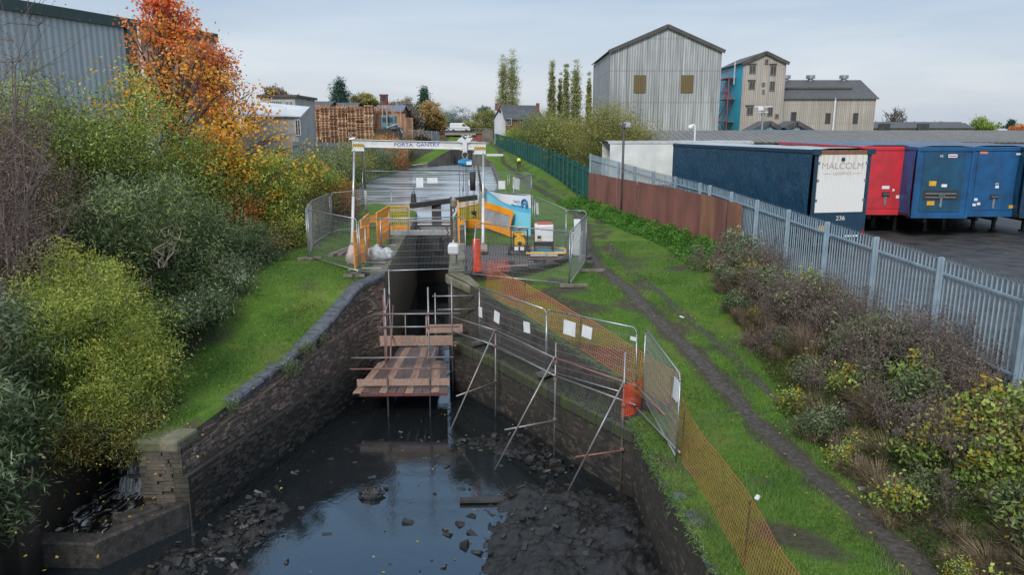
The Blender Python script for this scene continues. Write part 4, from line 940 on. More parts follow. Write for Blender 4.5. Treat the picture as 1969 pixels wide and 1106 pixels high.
# timbers and pads under gantry feet
b = MB(); b.box((-7.15, 31.0, .07), (.24, 2.7, .12), -.18); b.box((-6.85, 31.1, .07), (.2, 2.5, .11), -.18); tag(b.build('timber_baulk', mat('grey_timber', (.20, .17, .15), (.11, .095, .085), .8, 3, .4), bevel=.01), 'pair of grey timbers lying beneath the left front gantry leg', 'timber')
t = thing('timber_pad', 'pale wooden packing under the right front gantry foot on the brick apron', 'packing', (-1.2, 31.6, .0))
b = MB(); b.box((-1.22, 31.3, .08), (.34, 1.9, .12), .05); b.build('base_board', mat('pinkish_timber', (.36, .26, .22), (.24, .18, .15), .8, 3, .3), t, bevel=.01)
b = MB(); b.box((-1.2, 30.3, .2), (.3, .3, .1), .05); b.build('top_block', M_plank, t, bevel=.01)

# lock access bridge with handrails
t = thing('access_walkway', 'narrow aluminium walkway with two handrails across the lock chamber', 'walkway', (-4.5, 35.8, 0))
xa, xb, y0 = -6.1, -2.95, 35.8
b = MB(); b.span(xa, xb, y0, y0 + .04, .04, .24); b.span(xa, xb, y0 + .46, y0 + .5, .04, .24)
for k in range(14): b.span(xa + .1 + k * .22, xa + .18 + k * .22, y0 + .04, y0 + .46, .18, .2)
b.build('deck_beam', M_alu, t)
for z in (.74, 1.26): b = MB(); b.bar((xa, y0 + .02, z), (xb, y0 + .02, z + (.0 if z > 1 else .02)), .04, .07); b.build('handrail', M_alu, t)
for x in (xa + .02, -5.05, xb + .02):
    b = MB(); b.bar((x, y0 + .02, .1), (x, y0 + .02, 1.38), .07, .07); b.build('post', M_galv, t)

# orange barriers
M_or = mat('orange_barrier', (.90, .36, .02), (.78, .28, .015), .45, 3)
M_yl = mat('yellow_barrier', (.80, .48, .03), (.65, .36, .02), .45, 3)
def barrier(A, B, H, label, m, kind='pale', lean=0, group='orange barriers round the lock', cat='barrier'):
    A = Vector(A); B = Vector(B); t = thing('safety_barrier', label, cat, A, group); d = B - A; L = d.length; d = d / L; up = Vector((0, 0, 1)); nx = Vector((-d.y, d.x, 0))
    up = (up + nx * lean).normalized()
    P = lambda u, v: A + d * u + up * v
    b = MB(); b.bar(P(0, .03), P(0, H), .05, .045); b.bar(P(L, .03), P(L, H), .05, .045); b.bar(P(0, H), P(L, H), .05, .05); b.bar(P(0, .12), P(L, .12), .05, .05); b.build('frame', m, t)
    b = MB(); n = int(L / .09)
    for k in range(1, n): b.bar(P(L * k / n, .12), P(L * k / n, H), .022, .03 if kind == 'pale' else .012)
    for k in range(1, 5 if kind == 'pale' else 9): v = .12 + (H - .12) * k / (5 if kind == 'pale' else 9); b.bar(P(0, v), P(L, v), .018, .018)
    b.build('lattice', m, t)
    b = MB(); b.bar(P(.02, .22), P(L - .02, .22), .035, .22) if kind != 'pale' else b.bar(P(.02, .3), P(L - .02, .3), .03, .42); b.build('base_board', M_or, t)
    if kind == 'pale': b = MB(); b.bar(P(.02, H - .2), P(L - .02, H - .2), .03, .3); b.build('top_board', M_or, t)
    for e_ in (A, B): b = MB(); b.box(e_ + Vector((.0, 0, .03)), (.5, .09, .05), math.atan2(nx.y, nx.x)); b.build('foot', M_alu, t)
    return t
barrier((-5.72, 26.5, .05), (-5.62, 28.3, .05), 1.4, 'bright orange barrier nearest the camera on the left lock edge beside the bags', M_or)
barrier((-5.95, 29.0, .05), (-6.15, 31.6, .05), 1.5, 'second orange barrier from the front along the left lock edge', M_or)
barrier((-5.75, 31.3, .05), (-5.72, 34.4, .05), 1.55, 'orange barrier on the left lock edge nearest the walkway', M_or)
barrier((-6.15, 36.4, .08), (-5.1, 36.6, .08), 1.3, 'yellow lattice barrier standing behind the walkway handrail', M_yl, 'open')
barrier((-7.9, 39.3, .1), (-6.9, 39.9, .1), .45, 'low orange strip lying on the lawn behind the left gantry leg', M_or, 'open')
barrier((-2.85, 39.0, .05), (-1.55, 39.3, .05), 1.25, 'yellow lattice barrier right of the lock gate below the hoist chains', M_yl, 'open')
barrier((-2.35, 32.6, .05), (-2.75, 37.6, .05), 1.5, 'edge-on orange barrier along the right lock edge', M_or)
barrier((-2.4, 38.0, .05), (-1.3, 37.4, .05), .42, 'short orange board standing low beside the right gantry leg', M_or, 'open')
# grey stay poles
for i, (x, y, h, lb) in enumerate([(-5.4, 27.0, 1.55, 'grey prop behind the nearest orange barrier'), (-5.45, 30.5, 1.45, 'grey prop between the second and third orange barriers'), (-5.5, 33.0, 1.5, 'grey prop behind the third orange barrier')]):
    b = MB(); b.tube((x, y, .03), (x, y, h), .028, 8); tag(b.build('prop', M_galv, smooth=True), lb, 'prop')
for i, y in enumerate([26.9, 28.1, 30.6, 32.4]):
    b = MB(); x = -5.15 - .06 * (y - 26); b.box((x, y, .06), (.8, .12, .06), .05 * i); tag(b.build('pale_batten', mat('pale_batten', (.38, .37, .34), (.25, .24, .22), .7, 4), bevel=.01), 'pale batten lying across the left lock edge near the barriers', 'batten', 'pale battens across the left lock edge')
# leaning barrier on banner, banner
t = thing('banner', 'large blue and white printed banner with a ring emblem tied to the fence', 'banner', (-.1, 36.5, 0))
A = Vector((-1.24, 37.8, 0)); B = Vector((.93, 34.93, 0)); d = (B - A); nx = Vector((d.y, -d.x, 0)).normalized() * .06
W = d.length
m, nt, b = newmat('banner_print'); uv = N(nt, 'ShaderNodeTexCoord').outputs['UV']; sp = N(nt, 'ShaderNodeSeparateXYZ'); nt.links.new(uv, sp.inputs[0])
def wave(a0, b0, ph, fr, amp):
    s = N(nt, 'ShaderNodeMath', operation='MULTIPLY_ADD'); s.inputs[1].default_value = fr; s.inputs[2].default_value = ph; nt.links.new(sp.outputs[0], s.inputs[0])
    q = N(nt, 'ShaderNodeMath', operation='SINE'); nt.links.new(s.outputs[0], q.inputs[0])
    z = N(nt, 'ShaderNodeMath', operation='MULTIPLY_ADD'); z.inputs[1].default_value = amp; z.inputs[2].default_value = a0; nt.links.new(q.outputs[0], z.inputs[0])
    l = N(nt, 'ShaderNodeMath', operation='MULTIPLY_ADD'); l.inputs[1].default_value = b0; nt.links.new(sp.outputs[0], l.inputs[0]); nt.links.new(z.outputs[0], l.inputs[2])
    g = N(nt, 'ShaderNodeMath', operation='GREATER_THAN'); nt.links.new(sp.outputs[1], g.inputs[0]); nt.links.new(l.outputs[0], g.inputs[1]); return g.outputs[0]
c = mixc(nt, wave(.88, -.33, 1.2, 5.5, .05), (.22, .62, .80), (.12, .47, .74))
c = mixc(nt, wave(.98, -.34, 2.2, 6, .06), c, (.72, .78, .86))
nt.links.new(c, b.inputs['Base Color']); b.inputs['Roughness'].default_value = .5; M_ban = m
b = MB(); K = 22; J = 12; H = 1.95
for i in range(K):
    for j in range(J):
        def q(u, v):
            o = .04 * math.sin(u * 9 + v * 4) + .03 * math.sin(u * 23 - v * 7)
            return A + d * u + nx * (1 + o * 8) + Vector((0, 0, .08 + H * v - .06 * math.sin(u * PI) * v))
        us = (i / K, (i + 1) / K); vs = (j / J, (j + 1) / J)
        b.quad(q(us[0], vs[0]), q(us[1], vs[0]), q(us[1], vs[1]), q(us[0], vs[1]), [(us[0], vs[0]), (us[1], vs[0]), (us[1], vs[1]), (us[0], vs[1])])
b.build('banner_cloth', M_ban, t, smooth=True)
ec = A + d * .88 + nx * 1.7 + Vector((0, 0, 1.62)); rz = math.atan2(d.y, d.x); b = MB(); dd = d.normalized()
n = 24; ring = [(ec + dd * (.2 * math.cos(a)) + Vector((0, 0, .2 * math.sin(a)))) for a in [R(-50) + R(280) * i / n for i in range(n + 1)]]
b.path(ring, .05, 5); b.path([ec + dd * (.09 * math.cos(a)) + Vector((0, 0, -.06 + .09 * math.sin(a))) for a in [PI * i / 8 for i in range(9)]], .025, 5)
M_bl = mat('print_blue', (.03, .20, .42)); b.build('emblem', M_bl, t)
text('Canal &', .17, ec - dd * .62 + nx * .1 + Vector((0, 0, .08)), (R(90), 0, rz), M_bl, t); text('River Trust', .17, ec - dd * .62 + nx * .1 + Vector((0, 0, -.12)), (R(90), 0, rz), M_bl, t)
tb = thing('safety_barrier', 'orange framed barrier with grey centre leaning against the banner', 'barrier', (-.5, 36, 0))
a0 = A + nx * 4; P = lambda u, v: a0 + dd * u + Vector((0, 0, v)) + nx * (3.4 - v * 1.6)
def slab(u0, v0, u1, v1, u2, v2, u3, v3, m, n_, th=.03):
    b = MB(); b.extr([P(u0, v0), P(u1, v1), P(u2, v2), P(u3, v3)], nx * (th / .06)); b.build(n_, m, tb)
slab(.0, .28, 2.7, -.02, 2.75, .28, .02, .6, M_or, 'bottom_board'); slab(.2, 1.2, 2.6, .98, 2.62, 1.26, .22, 1.52, M_or, 'top_board')
slab(.02, .6, .14, .58, .32, 1.2, .2, 1.22, M_or, 'end_post'); slab(2.3, .33, 2.42, .32, 2.6, 1.0, 2.48, 1.0, M_or, 'end_post')
b = MB()
for k in range(24): u = .18 + k * .09; b.bar(P(u, .56 - .1 * k / 24), P(u + .14, 1.2 - .2 * k / 24), .016, .016)
for k in range(9): v = .58 + k * .075; b.bar(P(.15 + k * .02, v), P(2.36 + k * .02, v - .22), .014, .014)
b.build('grey_grille', mat('grey_grille', (.42, .44, .47), (.3, .3, .34), .5, 2), tb)
slab(.16, .58, 2.34, .34, 2.5, .99, .3, 1.2, mat('grey_backing', (.33, .34, .38), (.25, .26, .3), .6, 2), 'backing', .004)

# rubble bags
M_bag = mat('white_woven_bag', (.68, .68, .68), (.50, .49, .48), .75, 3, .5)
def bag(c, s, seed, label, m):
    V = MB().ball((0, 0, 0), 1, 22, 14); vs = []
    for v in V.v:
        p = Vector(v); n_ = mn.fractal(p * 1.7 + Vector((seed, 0, 0)), .8, 2, 4) * .34 + mn.noise(p * 5 + Vector((0, seed, 0))) * .12
        p = p * (1 + n_); p.z = max(p.z, -.62); vs.append((c[0] + p.x * s[0], c[1] + p.y * s[1], c[2] + p.z * s[2]))
    b = MB(); b.v = vs; b.f = V.f; tag(b.build('rubble_bag', m, smooth=True), label, 'bag')
bag((-5.3, 28.6, .25), (.36, .42, .36), 1, 'crumpled white rubble bag right of the nearest orange barrier', M_bag)
bag((-4.98, 29.0, .2), (.24, .4, .26), 4, 'slumped white bag hanging toward the lock edge', M_bag)
bag((-6.1, 28.3, .25), (.32, .4, .42), 9, 'pale pinkish bag half hidden behind the nearest orange barrier', mat('pink_bag', (.62, .50, .46), (.5, .42, .4), .8, 3, .5))
# white water container
t = thing('water_container', 'white plastic container with a handle hanging at the right lock edge', 'container', (-2.35, 27.9, .55)); cx_, cy_, cz_ = at(872, 479, 27.9)
b = MB(); b.box((cx_, cy_, cz_), (.42, .36, .38)); b.build('body', M_note, t, bevel=.07); b = MB(); b.box((cx_, cy_, cz_ + .2), (.3, .26, .06)); b.tube((cx_, cy_, cz_ + .2), (cx_, cy_, cz_ + .34), .03); b.build('cap', M_note, t, bevel=.02)
b = MB(); b.tube((cx_, cy_, cz_ + .3), (cx_ + .1, cy_ + .1, 1.7), .008, 5); b.bar((cx_ + .1, cy_ + .1, 0), (cx_ + .12, cy_ + .12, 1.75), .06, .06); b.build('post', mat('dark_post', (.05, .045, .04), (.1, .05, .03), .6, 6), t)
t = thing('chain_post', 'dark post hung with rusty chain and cloth at the right lock edge', 'post', (-2.7, 33.5, 0))
b = MB(); b.bar((-2.75, 33.5, 0), (-2.75, 33.5, 2.1), .1, .1); b.build('post', mat('dark_post2', (.04, .035, .03), (.08, .05, .04), .7, 6), t)
b = MB(); rr = random.Random(3)
p = Vector((-2.72, 33.4, 2.0))
for k in range(26):
    q_ = p + Vector((rr.gauss(0, .05), rr.gauss(0, .03), -.07)); b.tube(p, q_, .03, 5); p = q_
b.build('chain', mat('rust_chain', (.12, .05, .03), (.05, .03, .025), .7, 12), t)
b = MB(); b.ball((-2.62, 33.3, 1.85), .16, 10, 8, (1, 1, 1.6)); b.build('rag', mat('grey_rag', (.3, .28, .26), (.12, .1, .1), .9, 8, .6), t, smooth=True)

# pump, generator, spill tray
M_blk = mat('black_frame', (.018, .018, .02), (.03, .03, .03), .4, 5)
M_py = mat('yellow_pump_paint', (.75, .42, .02), (.55, .30, .02), .35, 6)
M_tyre = mat('rubber', (.02, .02, .02), (.03, .03, .03), .8, 8, .3)
def wheel(t, c, r, w_, ax=(1, 0, 0), rim=M_blk):
    c = Vector(c); a = Vector(ax) * w_ / 2
    b = MB(); b.tube(c - a, c + a, r, 20); wv = b.build('wheel', M_tyre, t, bevel=.02); b = MB(); b.tube(c - a * 1.1, c + a * 1.1, r * .5, 14); b.build('rim', rim, wv); return wv
px, py = .3, 30.4
t = thing('water_pump', 'yellow water pump in a black wheeled frame on the brick apron', 'pump', (px, py, 0))
b = MB()
for sx in (-.34, .34):
    for sy in (-.3, .3): b.tube((px + sx, py + sy, .18), (px + sx, py + sy, 1.05), .025)
    b.tube((px + sx, py - .3, 1.05), (px + sx, py + .3, 1.05), .025); b.tube((px + sx, py - .3, .2), (px + sx, py + .3, .2), .03)
for sy in (-.3, .3): b.tube((px - .34, py + sy, 1.05), (px + .34, py + sy, 1.05), .025); b.tube((px - .36, py + sy, .22), (px + .36, py + sy, .22), .03)
b.tube((px - .1, py, 1.05), (px + .12, py, 1.12), .05); b.box((px, py - .33, .3), (.62, .04, .22)); b.build('frame', M_blk, t)
b = MB(); b.tube((px + .02, py - .3, .55), (px + .02, py + .15, .6), .23, 18); b.tube((px + .02, py - .38, .5), (px + .02, py - .28, .52), .14, 14); b.tube((px - .02, py - .1, .7), (px - .02, py - .1, .98), .1, 12); b.tube((px - .2, py - .1, .85), (px + .26, py - .12, .86), .07, 10); b.box((px + .02, py + .05, .4), (.4, .5, .1)); b.build('pump_casing', M_py, t, bevel=.01)
b = MB(); b.tube((px + .02, py - .4, .5), (px + .02, py - .385, .5), .09, 14); b.build('inlet', M_blk, t)
b = MB(); b.box((px - .12, py - .36, .3), (.16, .01, .15)); b.box((px + .12, py - .36, .3), (.16, .01, .15)); b.build('label_plate', M_note, t)
b = MB(); b.box((px, py + .2, .65), (.5, .3, .45)); b.build('engine', M_blk, t, bevel=.03)
for sx in (-.42, .42): wheel(t, (px + sx, py - .15, .2), .2, .1)
gx, gy = 1.33, 30.75
t = thing('spill_tray', 'blue spill tray with yellow rim under the generator', 'tray', (1.45, 30.7, 0))
b = MB(); b.prism([(.62, 30.1), (2.2, 30.1), (2.28, 31.3), (.7, 31.3)], .03, .08); b.build('tray_floor', mat('blue_tray', (.02, .28, .50), (.02, .2, .38), .5, 2), t)
b = MB(); q_ = [(.62, 30.1, .1), (2.2, 30.1, .1), (2.28, 31.3, .1), (.7, 31.3, .1), (.62, 30.1, .1)]; b.path(q_, .05, 8); b.build('rim', M_py, t)
t = thing('generator', 'white boxed generator with a red top on a black stand', 'generator', (gx, gy, 0))
b = MB(); b.box((gx, gy, .86), (.78, .7, .72)); b.build('housing', mat('white_housing', (.68, .69, .70), (.58, .59, .6), .4, 3), t, bevel=.05)
b = MB(); b.box((gx + .02, gy, 1.25), (.6, .42, .07)); b.build('red_lid', mat('red_lid', (.55, .06, .05), (.4, .05, .04), .5, 3), t, bevel=.02)
b = MB()
for k in range(5): b.box((gx, gy - .355, .42 + k * .028), (.74, .02, .014))
b.box((gx, gy, .42), (.76, .64, .16)); b.build('vent_base', M_blk, t)
b = MB(); b.box((gx - .2, gy - .356, .72), (.16, .01, .12)); b.build('control_panel', M_blk, t); b = MB(); b.box((gx - .2, gy - .358, .6), (.22, .01, .05)); b.build('yellow_sticker', M_py, t)
b = MB()
for sx in (-.38, .38): b.bar((gx + sx, gy - .3, .1), (gx + sx, gy - .3, 1.0), .05, .05); b.bar((gx + sx, gy + .3, .1), (gx + sx, gy + .3, .5), .05, .05)
b.build('stand_leg', M_blk, t)
b = MB(); b.box((gx, gy - .42, .2), (.5, .16, .1)); b.build('blue_valve', mat('blue_valve', (.02, .2, .4)), t)
b = MB(); b.box((1.3, 29.75, .07), (1.1, .28, .06), .02); b.tube((1.35, 29.6, .05), (1.35, 29.6, .22), .05); tag(b.build('tow_bar', mat('pale_plate', (.42, .44, .42), (.3, .32, .3), .5, 5), bevel=.01), 'pale ramp plate on the bricks in front of the spill tray', 'plate')
b = MB(); b.box((-.1, 27.95, .1), (.4, .2, .1), .1); tag(b.build('loose_block', mat('dark_block', (.07, .06, .055), (.04, .035, .03), .8, 5), bevel=.02), 'small dark block lying on the left part of the brick apron', 'block')
b = MB(); b.box((1.1, 28.5, .08), (.42, .22, .12), -.3); b.box((.95, 28.7, .05), (.2, .2, .08), .3); tag(b.build('loose_block', M_rub, bevel=.02), 'dark broken lump on the apron in front of the generator', 'block')
b = MB(); b.bar((-.55, 27.25, .06), (.6, 27.55, .06), .09, .05); tag(b.build('loose_board', M_plank), 'loose brown board lying on the front of the brick apron', 'board')
V = MB().ball((0,0,0), 1, 16, 8); b = MB(); b.v = [(1.35 + x * .7, 29.1 + y * .3, .02 + max(0, z) * .06 * (1 + mn.noise(Vector((x*3, y*3, 0))))) for x, y, z in V.v]; b.f = V.f
tag(b.build('rust_heap', mat('rusty_soil', (.13, .06, .04), (.08, .045, .035), .9, 8, .6), smooth=True), 'low smear of rusty soil on the apron bricks', 'soil')

# lock gate and balance beam
t = thing('lock_gate', 'grey timber top gate of the lock with a long dark balance beam', 'gate', (-4.5, 43.2, 0))
M_gt = mat('gate_timber', (.30, .30, .29), (.18, .18, .17), .6, 3, .3, obj=False); M_dk = mat('tarred_timber', (.045, .042, .04), (.025, .024, .023), .55, 4, .3, obj=False)
b = MB(); b.bar((-5.85, 42.6, .78), (-2.1, 44.3, 1.12), .3, .3); b.build('balance_beam', M_dk, t, bevel=.03)
b = MB(); b.span(-5.6, -3.45, 43.4, 43.6, WZ + 1.2, -.45); b.build('gate_planks', M_dk, t)
b = MB(); b.span(-5.62, -3.43, 43.3, 43.5, -.35, -.1); b.build('top_rail', M_gt, t, bevel=.02); b = MB(); b.span(-5.62, -3.43, 43.1, 43.3, -.72, -.52); b.build('lower_rail', M_gt, t, bevel=.02)
b = MB(); b.bar((-4.42, 43.2, -1.9), (-4.42, 43.3, .85), .55, .1); b.build('paddle_post', mat('dark_gate_post', (.06, .06, .06), (.03, .03, .03), .6, 3), t)
b = MB(); b.span(-4.6, -4.25, 42.9, 43.05, -1.9, -1.0); b.build('paddle_board', M_dk, t)
t = thing('bollard', 'stubby black mooring post on the lawn corner at the upper water', 'bollard', (-6.85, 51.6, 0))
z = gz(-6.9, 51.6); b = MB(); b.tube((-6.85, 51.6, z - .1), (-6.85, 51.6, z + .75), .23, 10, .16); b.build('post', M_dk, t); b = MB(); b.tube((-6.85, 51.6, z + .75), (-6.85, 51.6, z + .95), .12, 8, .09); b.build('cap', M_galv, t)
# ================================================================== trailers
def curtain_mat(name, c, c2):
    m, nt, b = newmat(name); P = pos(nt, True)
    n = noise(nt, 1.3, 4, .6, P, .5); nt.links.new(ramp_out(nt, n, [(.3, c), (.7, c2)]), b.inputs['Base Color']); b.inputs['Roughness'].default_value = .38
    mp = N(nt, 'ShaderNodeMapping'); mp.inputs['Scale'].default_value = (1, 1.6, .5); nt.links.new(P, mp.inputs[0])
    n2 = noise(nt, 2.2, 4, .6, mp.outputs[0], 1.5); bump(nt, n2.outputs[0], .7, .16, b); return m
M_navy = curtain_mat('navy_curtain', (.012, .062, .118), (.010, .048, .095))
M_navyf = mat('navy_frame', (.014, .05, .09), (.01, .035, .065), .4, 3)
M_roofw = mat('pale_trailer_roof', (.46, .48, .50), (.30, .33, .36), .5, .8, 0, 0, (1, .3, 1))
m, nt, b = newmat('rust_streaked_white'); P = pos(nt, True); mp = N(nt, 'ShaderNodeMapping'); mp.inputs['Scale'].default_value = (5, 1, .35); nt.links.new(P, mp.inputs[0])
n = noise(nt, 1.6, 5, .7, mp.outputs[0]); sp = N(nt, 'ShaderNodeSeparateXYZ'); nt.links.new(P, sp.inputs[0])
mr = N(nt, 'ShaderNodeMapRange'); mr.inputs[1].default_value = 2.9; mr.inputs[2].default_value = 4.0; nt.links.new(sp.outputs[2], mr.inputs[0])
ml = N(nt, 'ShaderNodeMath', operation='MULTIPLY'); nt.links.new(mr.outputs[0], ml.inputs[0]); nt.links.new(ramp_out(nt, n, [(.45, (0,0,0)), (.7, (.8,)*3)]), ml.inputs[1])
c = mixc(nt, ml.outputs[0], (.72, .72, .69), (.42, .28, .13))
w_ = N(nt, 'ShaderNodeMath', operation='MULTIPLY'); w_.inputs[1].default_value = 60; nt.links.new(sp.outputs[0], w_.inputs[0]); s_ = N(nt, 'ShaderNodeMath', operation='SINE'); nt.links.new(w_.outputs[0], s_.inputs[0]); bump(nt, s_.outputs[0], .15, .02, b)
nt.links.new(c, b.inputs['Base Color']); b.inputs['Roughness'].default_value = .5; M_wdoor = m
M_redp = mat('red_paint', (.62, .03, .045), (.38, .03, .04), .45, 1.3); M_redc = curtain_mat('red_curtain', (.60, .04, .05), (.46, .02, .03))
M_bluep = mat('blue_paint', (.010, .105, .27), (.012, .06, .15), .45, 1.3); M_bluec = curtain_mat('blue_curtain', (.012, .12, .30), (.008, .08, .22))
M_petrol = mat('petrol_paint', (.010, .085, .17), (.012, .05, .09), .45, 1.3)
M_und = mat('underframe', (.02, .02, .021), (.045, .04, .037), .6, 5, .3); M_lamp = mat('red_lamp', (.35, .01, .01), (.3, .01, .01), .3)
M_rustb = mat('rusty_bar', (.26, .13, .07), (.14, .07, .045), .7, 9, .3)
M_dkroof = mat('dark_trailer_roof', (.05, .09, .15), (.10, .14, .20), .5, 1)
ZT = 4.28
def trailer(loc, rz, L, W, m_side, m_front, m_roof, label, front=False, zb=1.15, ztop=ZT, group='box and curtain trailers parked in the yard', nwheel=3):
    t = thing('lorry_trailer', label, 'trailer', (0, 0, 0), group); w2 = W / 2
    # side curtains: gently bulged sheets
    for sx in (-1, 1):
        b = MB(); K = 46; J = 12; zlo = zb - .12 if not front else zb - .05
        def q(i, j):
            y = .12 + (L - .24) * i / K; v = j / J; z = zlo + (ztop - .12 - zlo) * v
            bulge = .035 * math.sin(v * PI) * (1 + .5 * math.sin(y * 4.6)) + .012 * mn.noise(Vector((y * 1.5, v * 3, sx))) * 4 * math.sin(v * PI)
            return (sx * (w2 + bulge), y, z)
        for i in range(K):
            for j in range(J): 
                a, c_, d_, e = q(i, j), q(i+1, j), q(i+1, j+1), q(i, j+1)
                b.quad(*((a, e, d_, c_) if sx > 0 else (a, c_, d_, e)))
        b.build('side_curtain', m_side, t, smooth=True)
        b = MB(); b.span(sx * w2 - .04, sx * w2 + .04, .0, L, ztop - .16, ztop); b.build('cant_rail', m_front, t, bevel=.02)
        b = MB()
        if not front: b.span(sx * w2 - .03, sx * w2 + .035, .1, L - .1, zb - .2, zb - .08)
        else: b.span(sx * w2 - .03, sx * w2 + .035, .1, L - .1, zb - .1, zb - .0)
        b.build('side_rave', M_und, t)
    b = MB(); K = 30
    for i in range(K):
        y0_, y1_ = L * i / K, L * (i + 1) / K; sag = lambda y: ztop + .02 + .012 * math.sin(y * 2.2)
        for x0, x1, h0, h1 in ((-w2, -w2 * .5, -.03, .03), (-w2 * .5, w2 * .5, .03, .03), (w2 * .5, w2, .03, -.03)):
            b.quad((x0, y0_, sag(y0_) + h0), (x1, y0_, sag(y0_) + h1), (x1, y1_, sag(y1_) + h1), (x0, y1_, sag(y1_) + h0))
    b.build('roof', m_roof, t)
    b = MB(); b.span(-w2, w2, L - .06, L, zb - .1, ztop); b.build('far_end', m_front, t)
    b = MB(); b.span(-w2 + .1, w2 - .1, .1, L - .1, zb - .1, zb + .02); b.build('floor', M_und, t)
    b = MB()
    for x in (-.45, .45): b.span(x - .06, x + .06, .3, L - .2, zb - .4, zb - .1)
    for k in range(12): b.span(-w2 + .1, w2 - .1, .5 + k * (L - 1) / 11, .58 + k * (L - 1) / 11, zb - .22, zb - .1)
    b.build('chassis', M_und, t)
    ax = (L - 4.6, L - 3.3, L - 2.0) if front else (2.4, 3.7, 5.0)
    for y in ax[:nwheel]:
        for sx in (-1, 1):
            c_ = (sx * (w2 - .2), y, .5); b = MB(); b.tube((c_[0] - .17, y, .5), (c_[0] + .17, y, .5), .5, 22); wv = b.build('wheel', M_tyre, t, bevel=.04)
            b = MB(); b.tube((c_[0] - .18, y, .5), (c_[0] + .18, y, .5), .26, 16); b.build('rim', M_rub, wv)
    ly = 2.6 if front else L - 3.0
    for sx in (-1, 1): b = MB(); b.span(sx * .75 - .07, sx * .75 + .07, ly, ly + .14, .1, zb - .1); b.box((sx * .75, ly + .07, .08), (.3, .3, .05)); b.build('landing_leg', M_und, t)
    t.location = loc; t.rotation_euler = (0, 0, rz); return t
def face_box(t, x0, x1, z0, z1, m, name, y=-.03, th=.03, bevel=0):
    b = MB(); b.span(x0, x1, y - th, y, z0, z1); o = b.build(name, m, None, bevel=bevel); o.parent = t; return o
def face_text(t, s, size, x, z, m, sx=1, y=-.045):
    return _ft(t, s, size, x, z, m, sx, y)
def _ft(t, s, size, x, z, m, sx, y):
    o = text(s, size, (0, 0, 0), (R(90), 0, 0), m, None, sx=sx); o.parent = t; o.location = (x, y, z); return o
# navy curtain trailer, rear towards the camera
ang = math.atan2(2.75, 13.0)
t = trailer((13.35, 30.3, .02), ang, 13.6, 2.55, M_navy, M_navyf, M_roofw, 'long navy curtain sided trailer with a rust streaked white rear door beside the palisade fence')
face_box(t, -1.275, -1.12, .75, ZT, M_navyf, 'rear_post'); face_box(t, 1.12, 1.275, .75, ZT, M_navyf, 'rear_post')
face_box(t, -1.3, 1.3, ZT - .2, ZT - .02, M_rustb, 'rear_header', y=-.04)
face_box(t, -1.4, -1.06, ZT - .2, ZT + .02, M_navyf, 'corner_cap', y=-.02, th=.12); face_box(t, 1.06, 1.4, ZT - .2, ZT + .02, M_navyf, 'corner_cap', y=-.02, th=.12)
o = face_box(t, -1.1, 1.1, 1.75, ZT - .2, M_wdoor, 'white_door'); face_box(t, -1.12, 1.12, .62, 1.745, M_navyf, 'tail_lift', y=-.02, th=.05)
M_glt = mat('grey_letters', (.34, .33, .31), (.40, .39, .36), .6, 4); M_wl = mat('white_letters', (.75, .76, .77))
b = MB()
for sx in (-1, 1):
    for k in range(26): b.span(sx * 1.30, sx * 1.335, .5 + k * .5, .54 + k * .5, .86, 1.3)
o = b.build('curtain_straps', M_und); o.parent = t
face_text(t, 'MALCOLM', .37, 0, 3.62, M_glt, 1.1, y=-.065); face_text(t, 'LOGISTICS', .15, 0, 3.32, M_glt, 1.15, y=-.065)
face_box(t, -.86, -.5, 3.31, 3.33, M_glt, 'rule', y=-.062, th=.004); face_box(t, .5, .86, 3.31, 3.33, M_glt, 'rule', y=-.062, th=.004)
b = MB(); b.tube((0, -.061, 3.88), (0, -.066, 3.88), .09, 16); o = b.build('badge', M_navyf); o.parent = t
face_text(t, '236', .26, .1, 1.5, M_wl, 1.1, y=-.075)
for i in range(4): face_box(t, -.95 + i * .1, -.88 + i * .1, .98, 1.22, M_py, 'yellow_marker', y=-.072, th=.006)
face_box(t, -.55, -.2, .78, .86, M_note, 'plate', y=-.072, th=.006); face_box(t, .35, 1.0, .72, .8, M_note, 'number_plate', y=-.072, th=.006)
for x in (-1.2, 1.2): face_box(t, x - .05, x + .05, .8, 1.0, M_lamp, 'lamp', y=-.064, th=.01)
face_box(t, -1.15, 1.15, .42, .54, M_und, 'bumper', y=-.1, th=.08)
for x in (-1.08, 1.08):
    for z in (2.2, 3.0, 3.7): face_box(t, x - .04, x + .04, z, z + .1, M_galv, 'hinge', y=-.062, th=.02)
# headboard-first trailers
def front_trailer(px, Y, rz, mp_, mc_, label, frame=None, number=None, W=2.55):
    x = at(px, 400, Y).x
    t = trailer((x, Y, .02), rz, 13.6, W, mc_, frame or mp_, M_dkroof, label, front=True)
    w2 = W / 2
    face_box(t, -w2, w2, 1.15, ZT, frame or mp_, 'headboard_frame', y=.03, th=.04)
    face_box(t, -w2 + .32, w2 - .38, 1.3, ZT - .22, mp_, 'headboard_panel', y=-.012, th=.03, bevel=.01)
    face_box(t, -w2, -w2 + .1, 1.1, ZT, frame or mp_, 'corner_post', y=-.012, th=.05, bevel=.02); face_box(t, w2 - .1, w2, 1.1, ZT, frame or mp_, 'corner_post', y=-.012, th=.05, bevel=.02)
    face_box(t, -w2, w2, ZT - .2, ZT - .02, frame or mp_, 'top_rail', y=-.012, th=.06, bevel=.02)
    face_box(t, -w2, w2, 1.0, 1.17, frame or mp_, 'bolster', y=-.012, th=.07)
    return t, w2
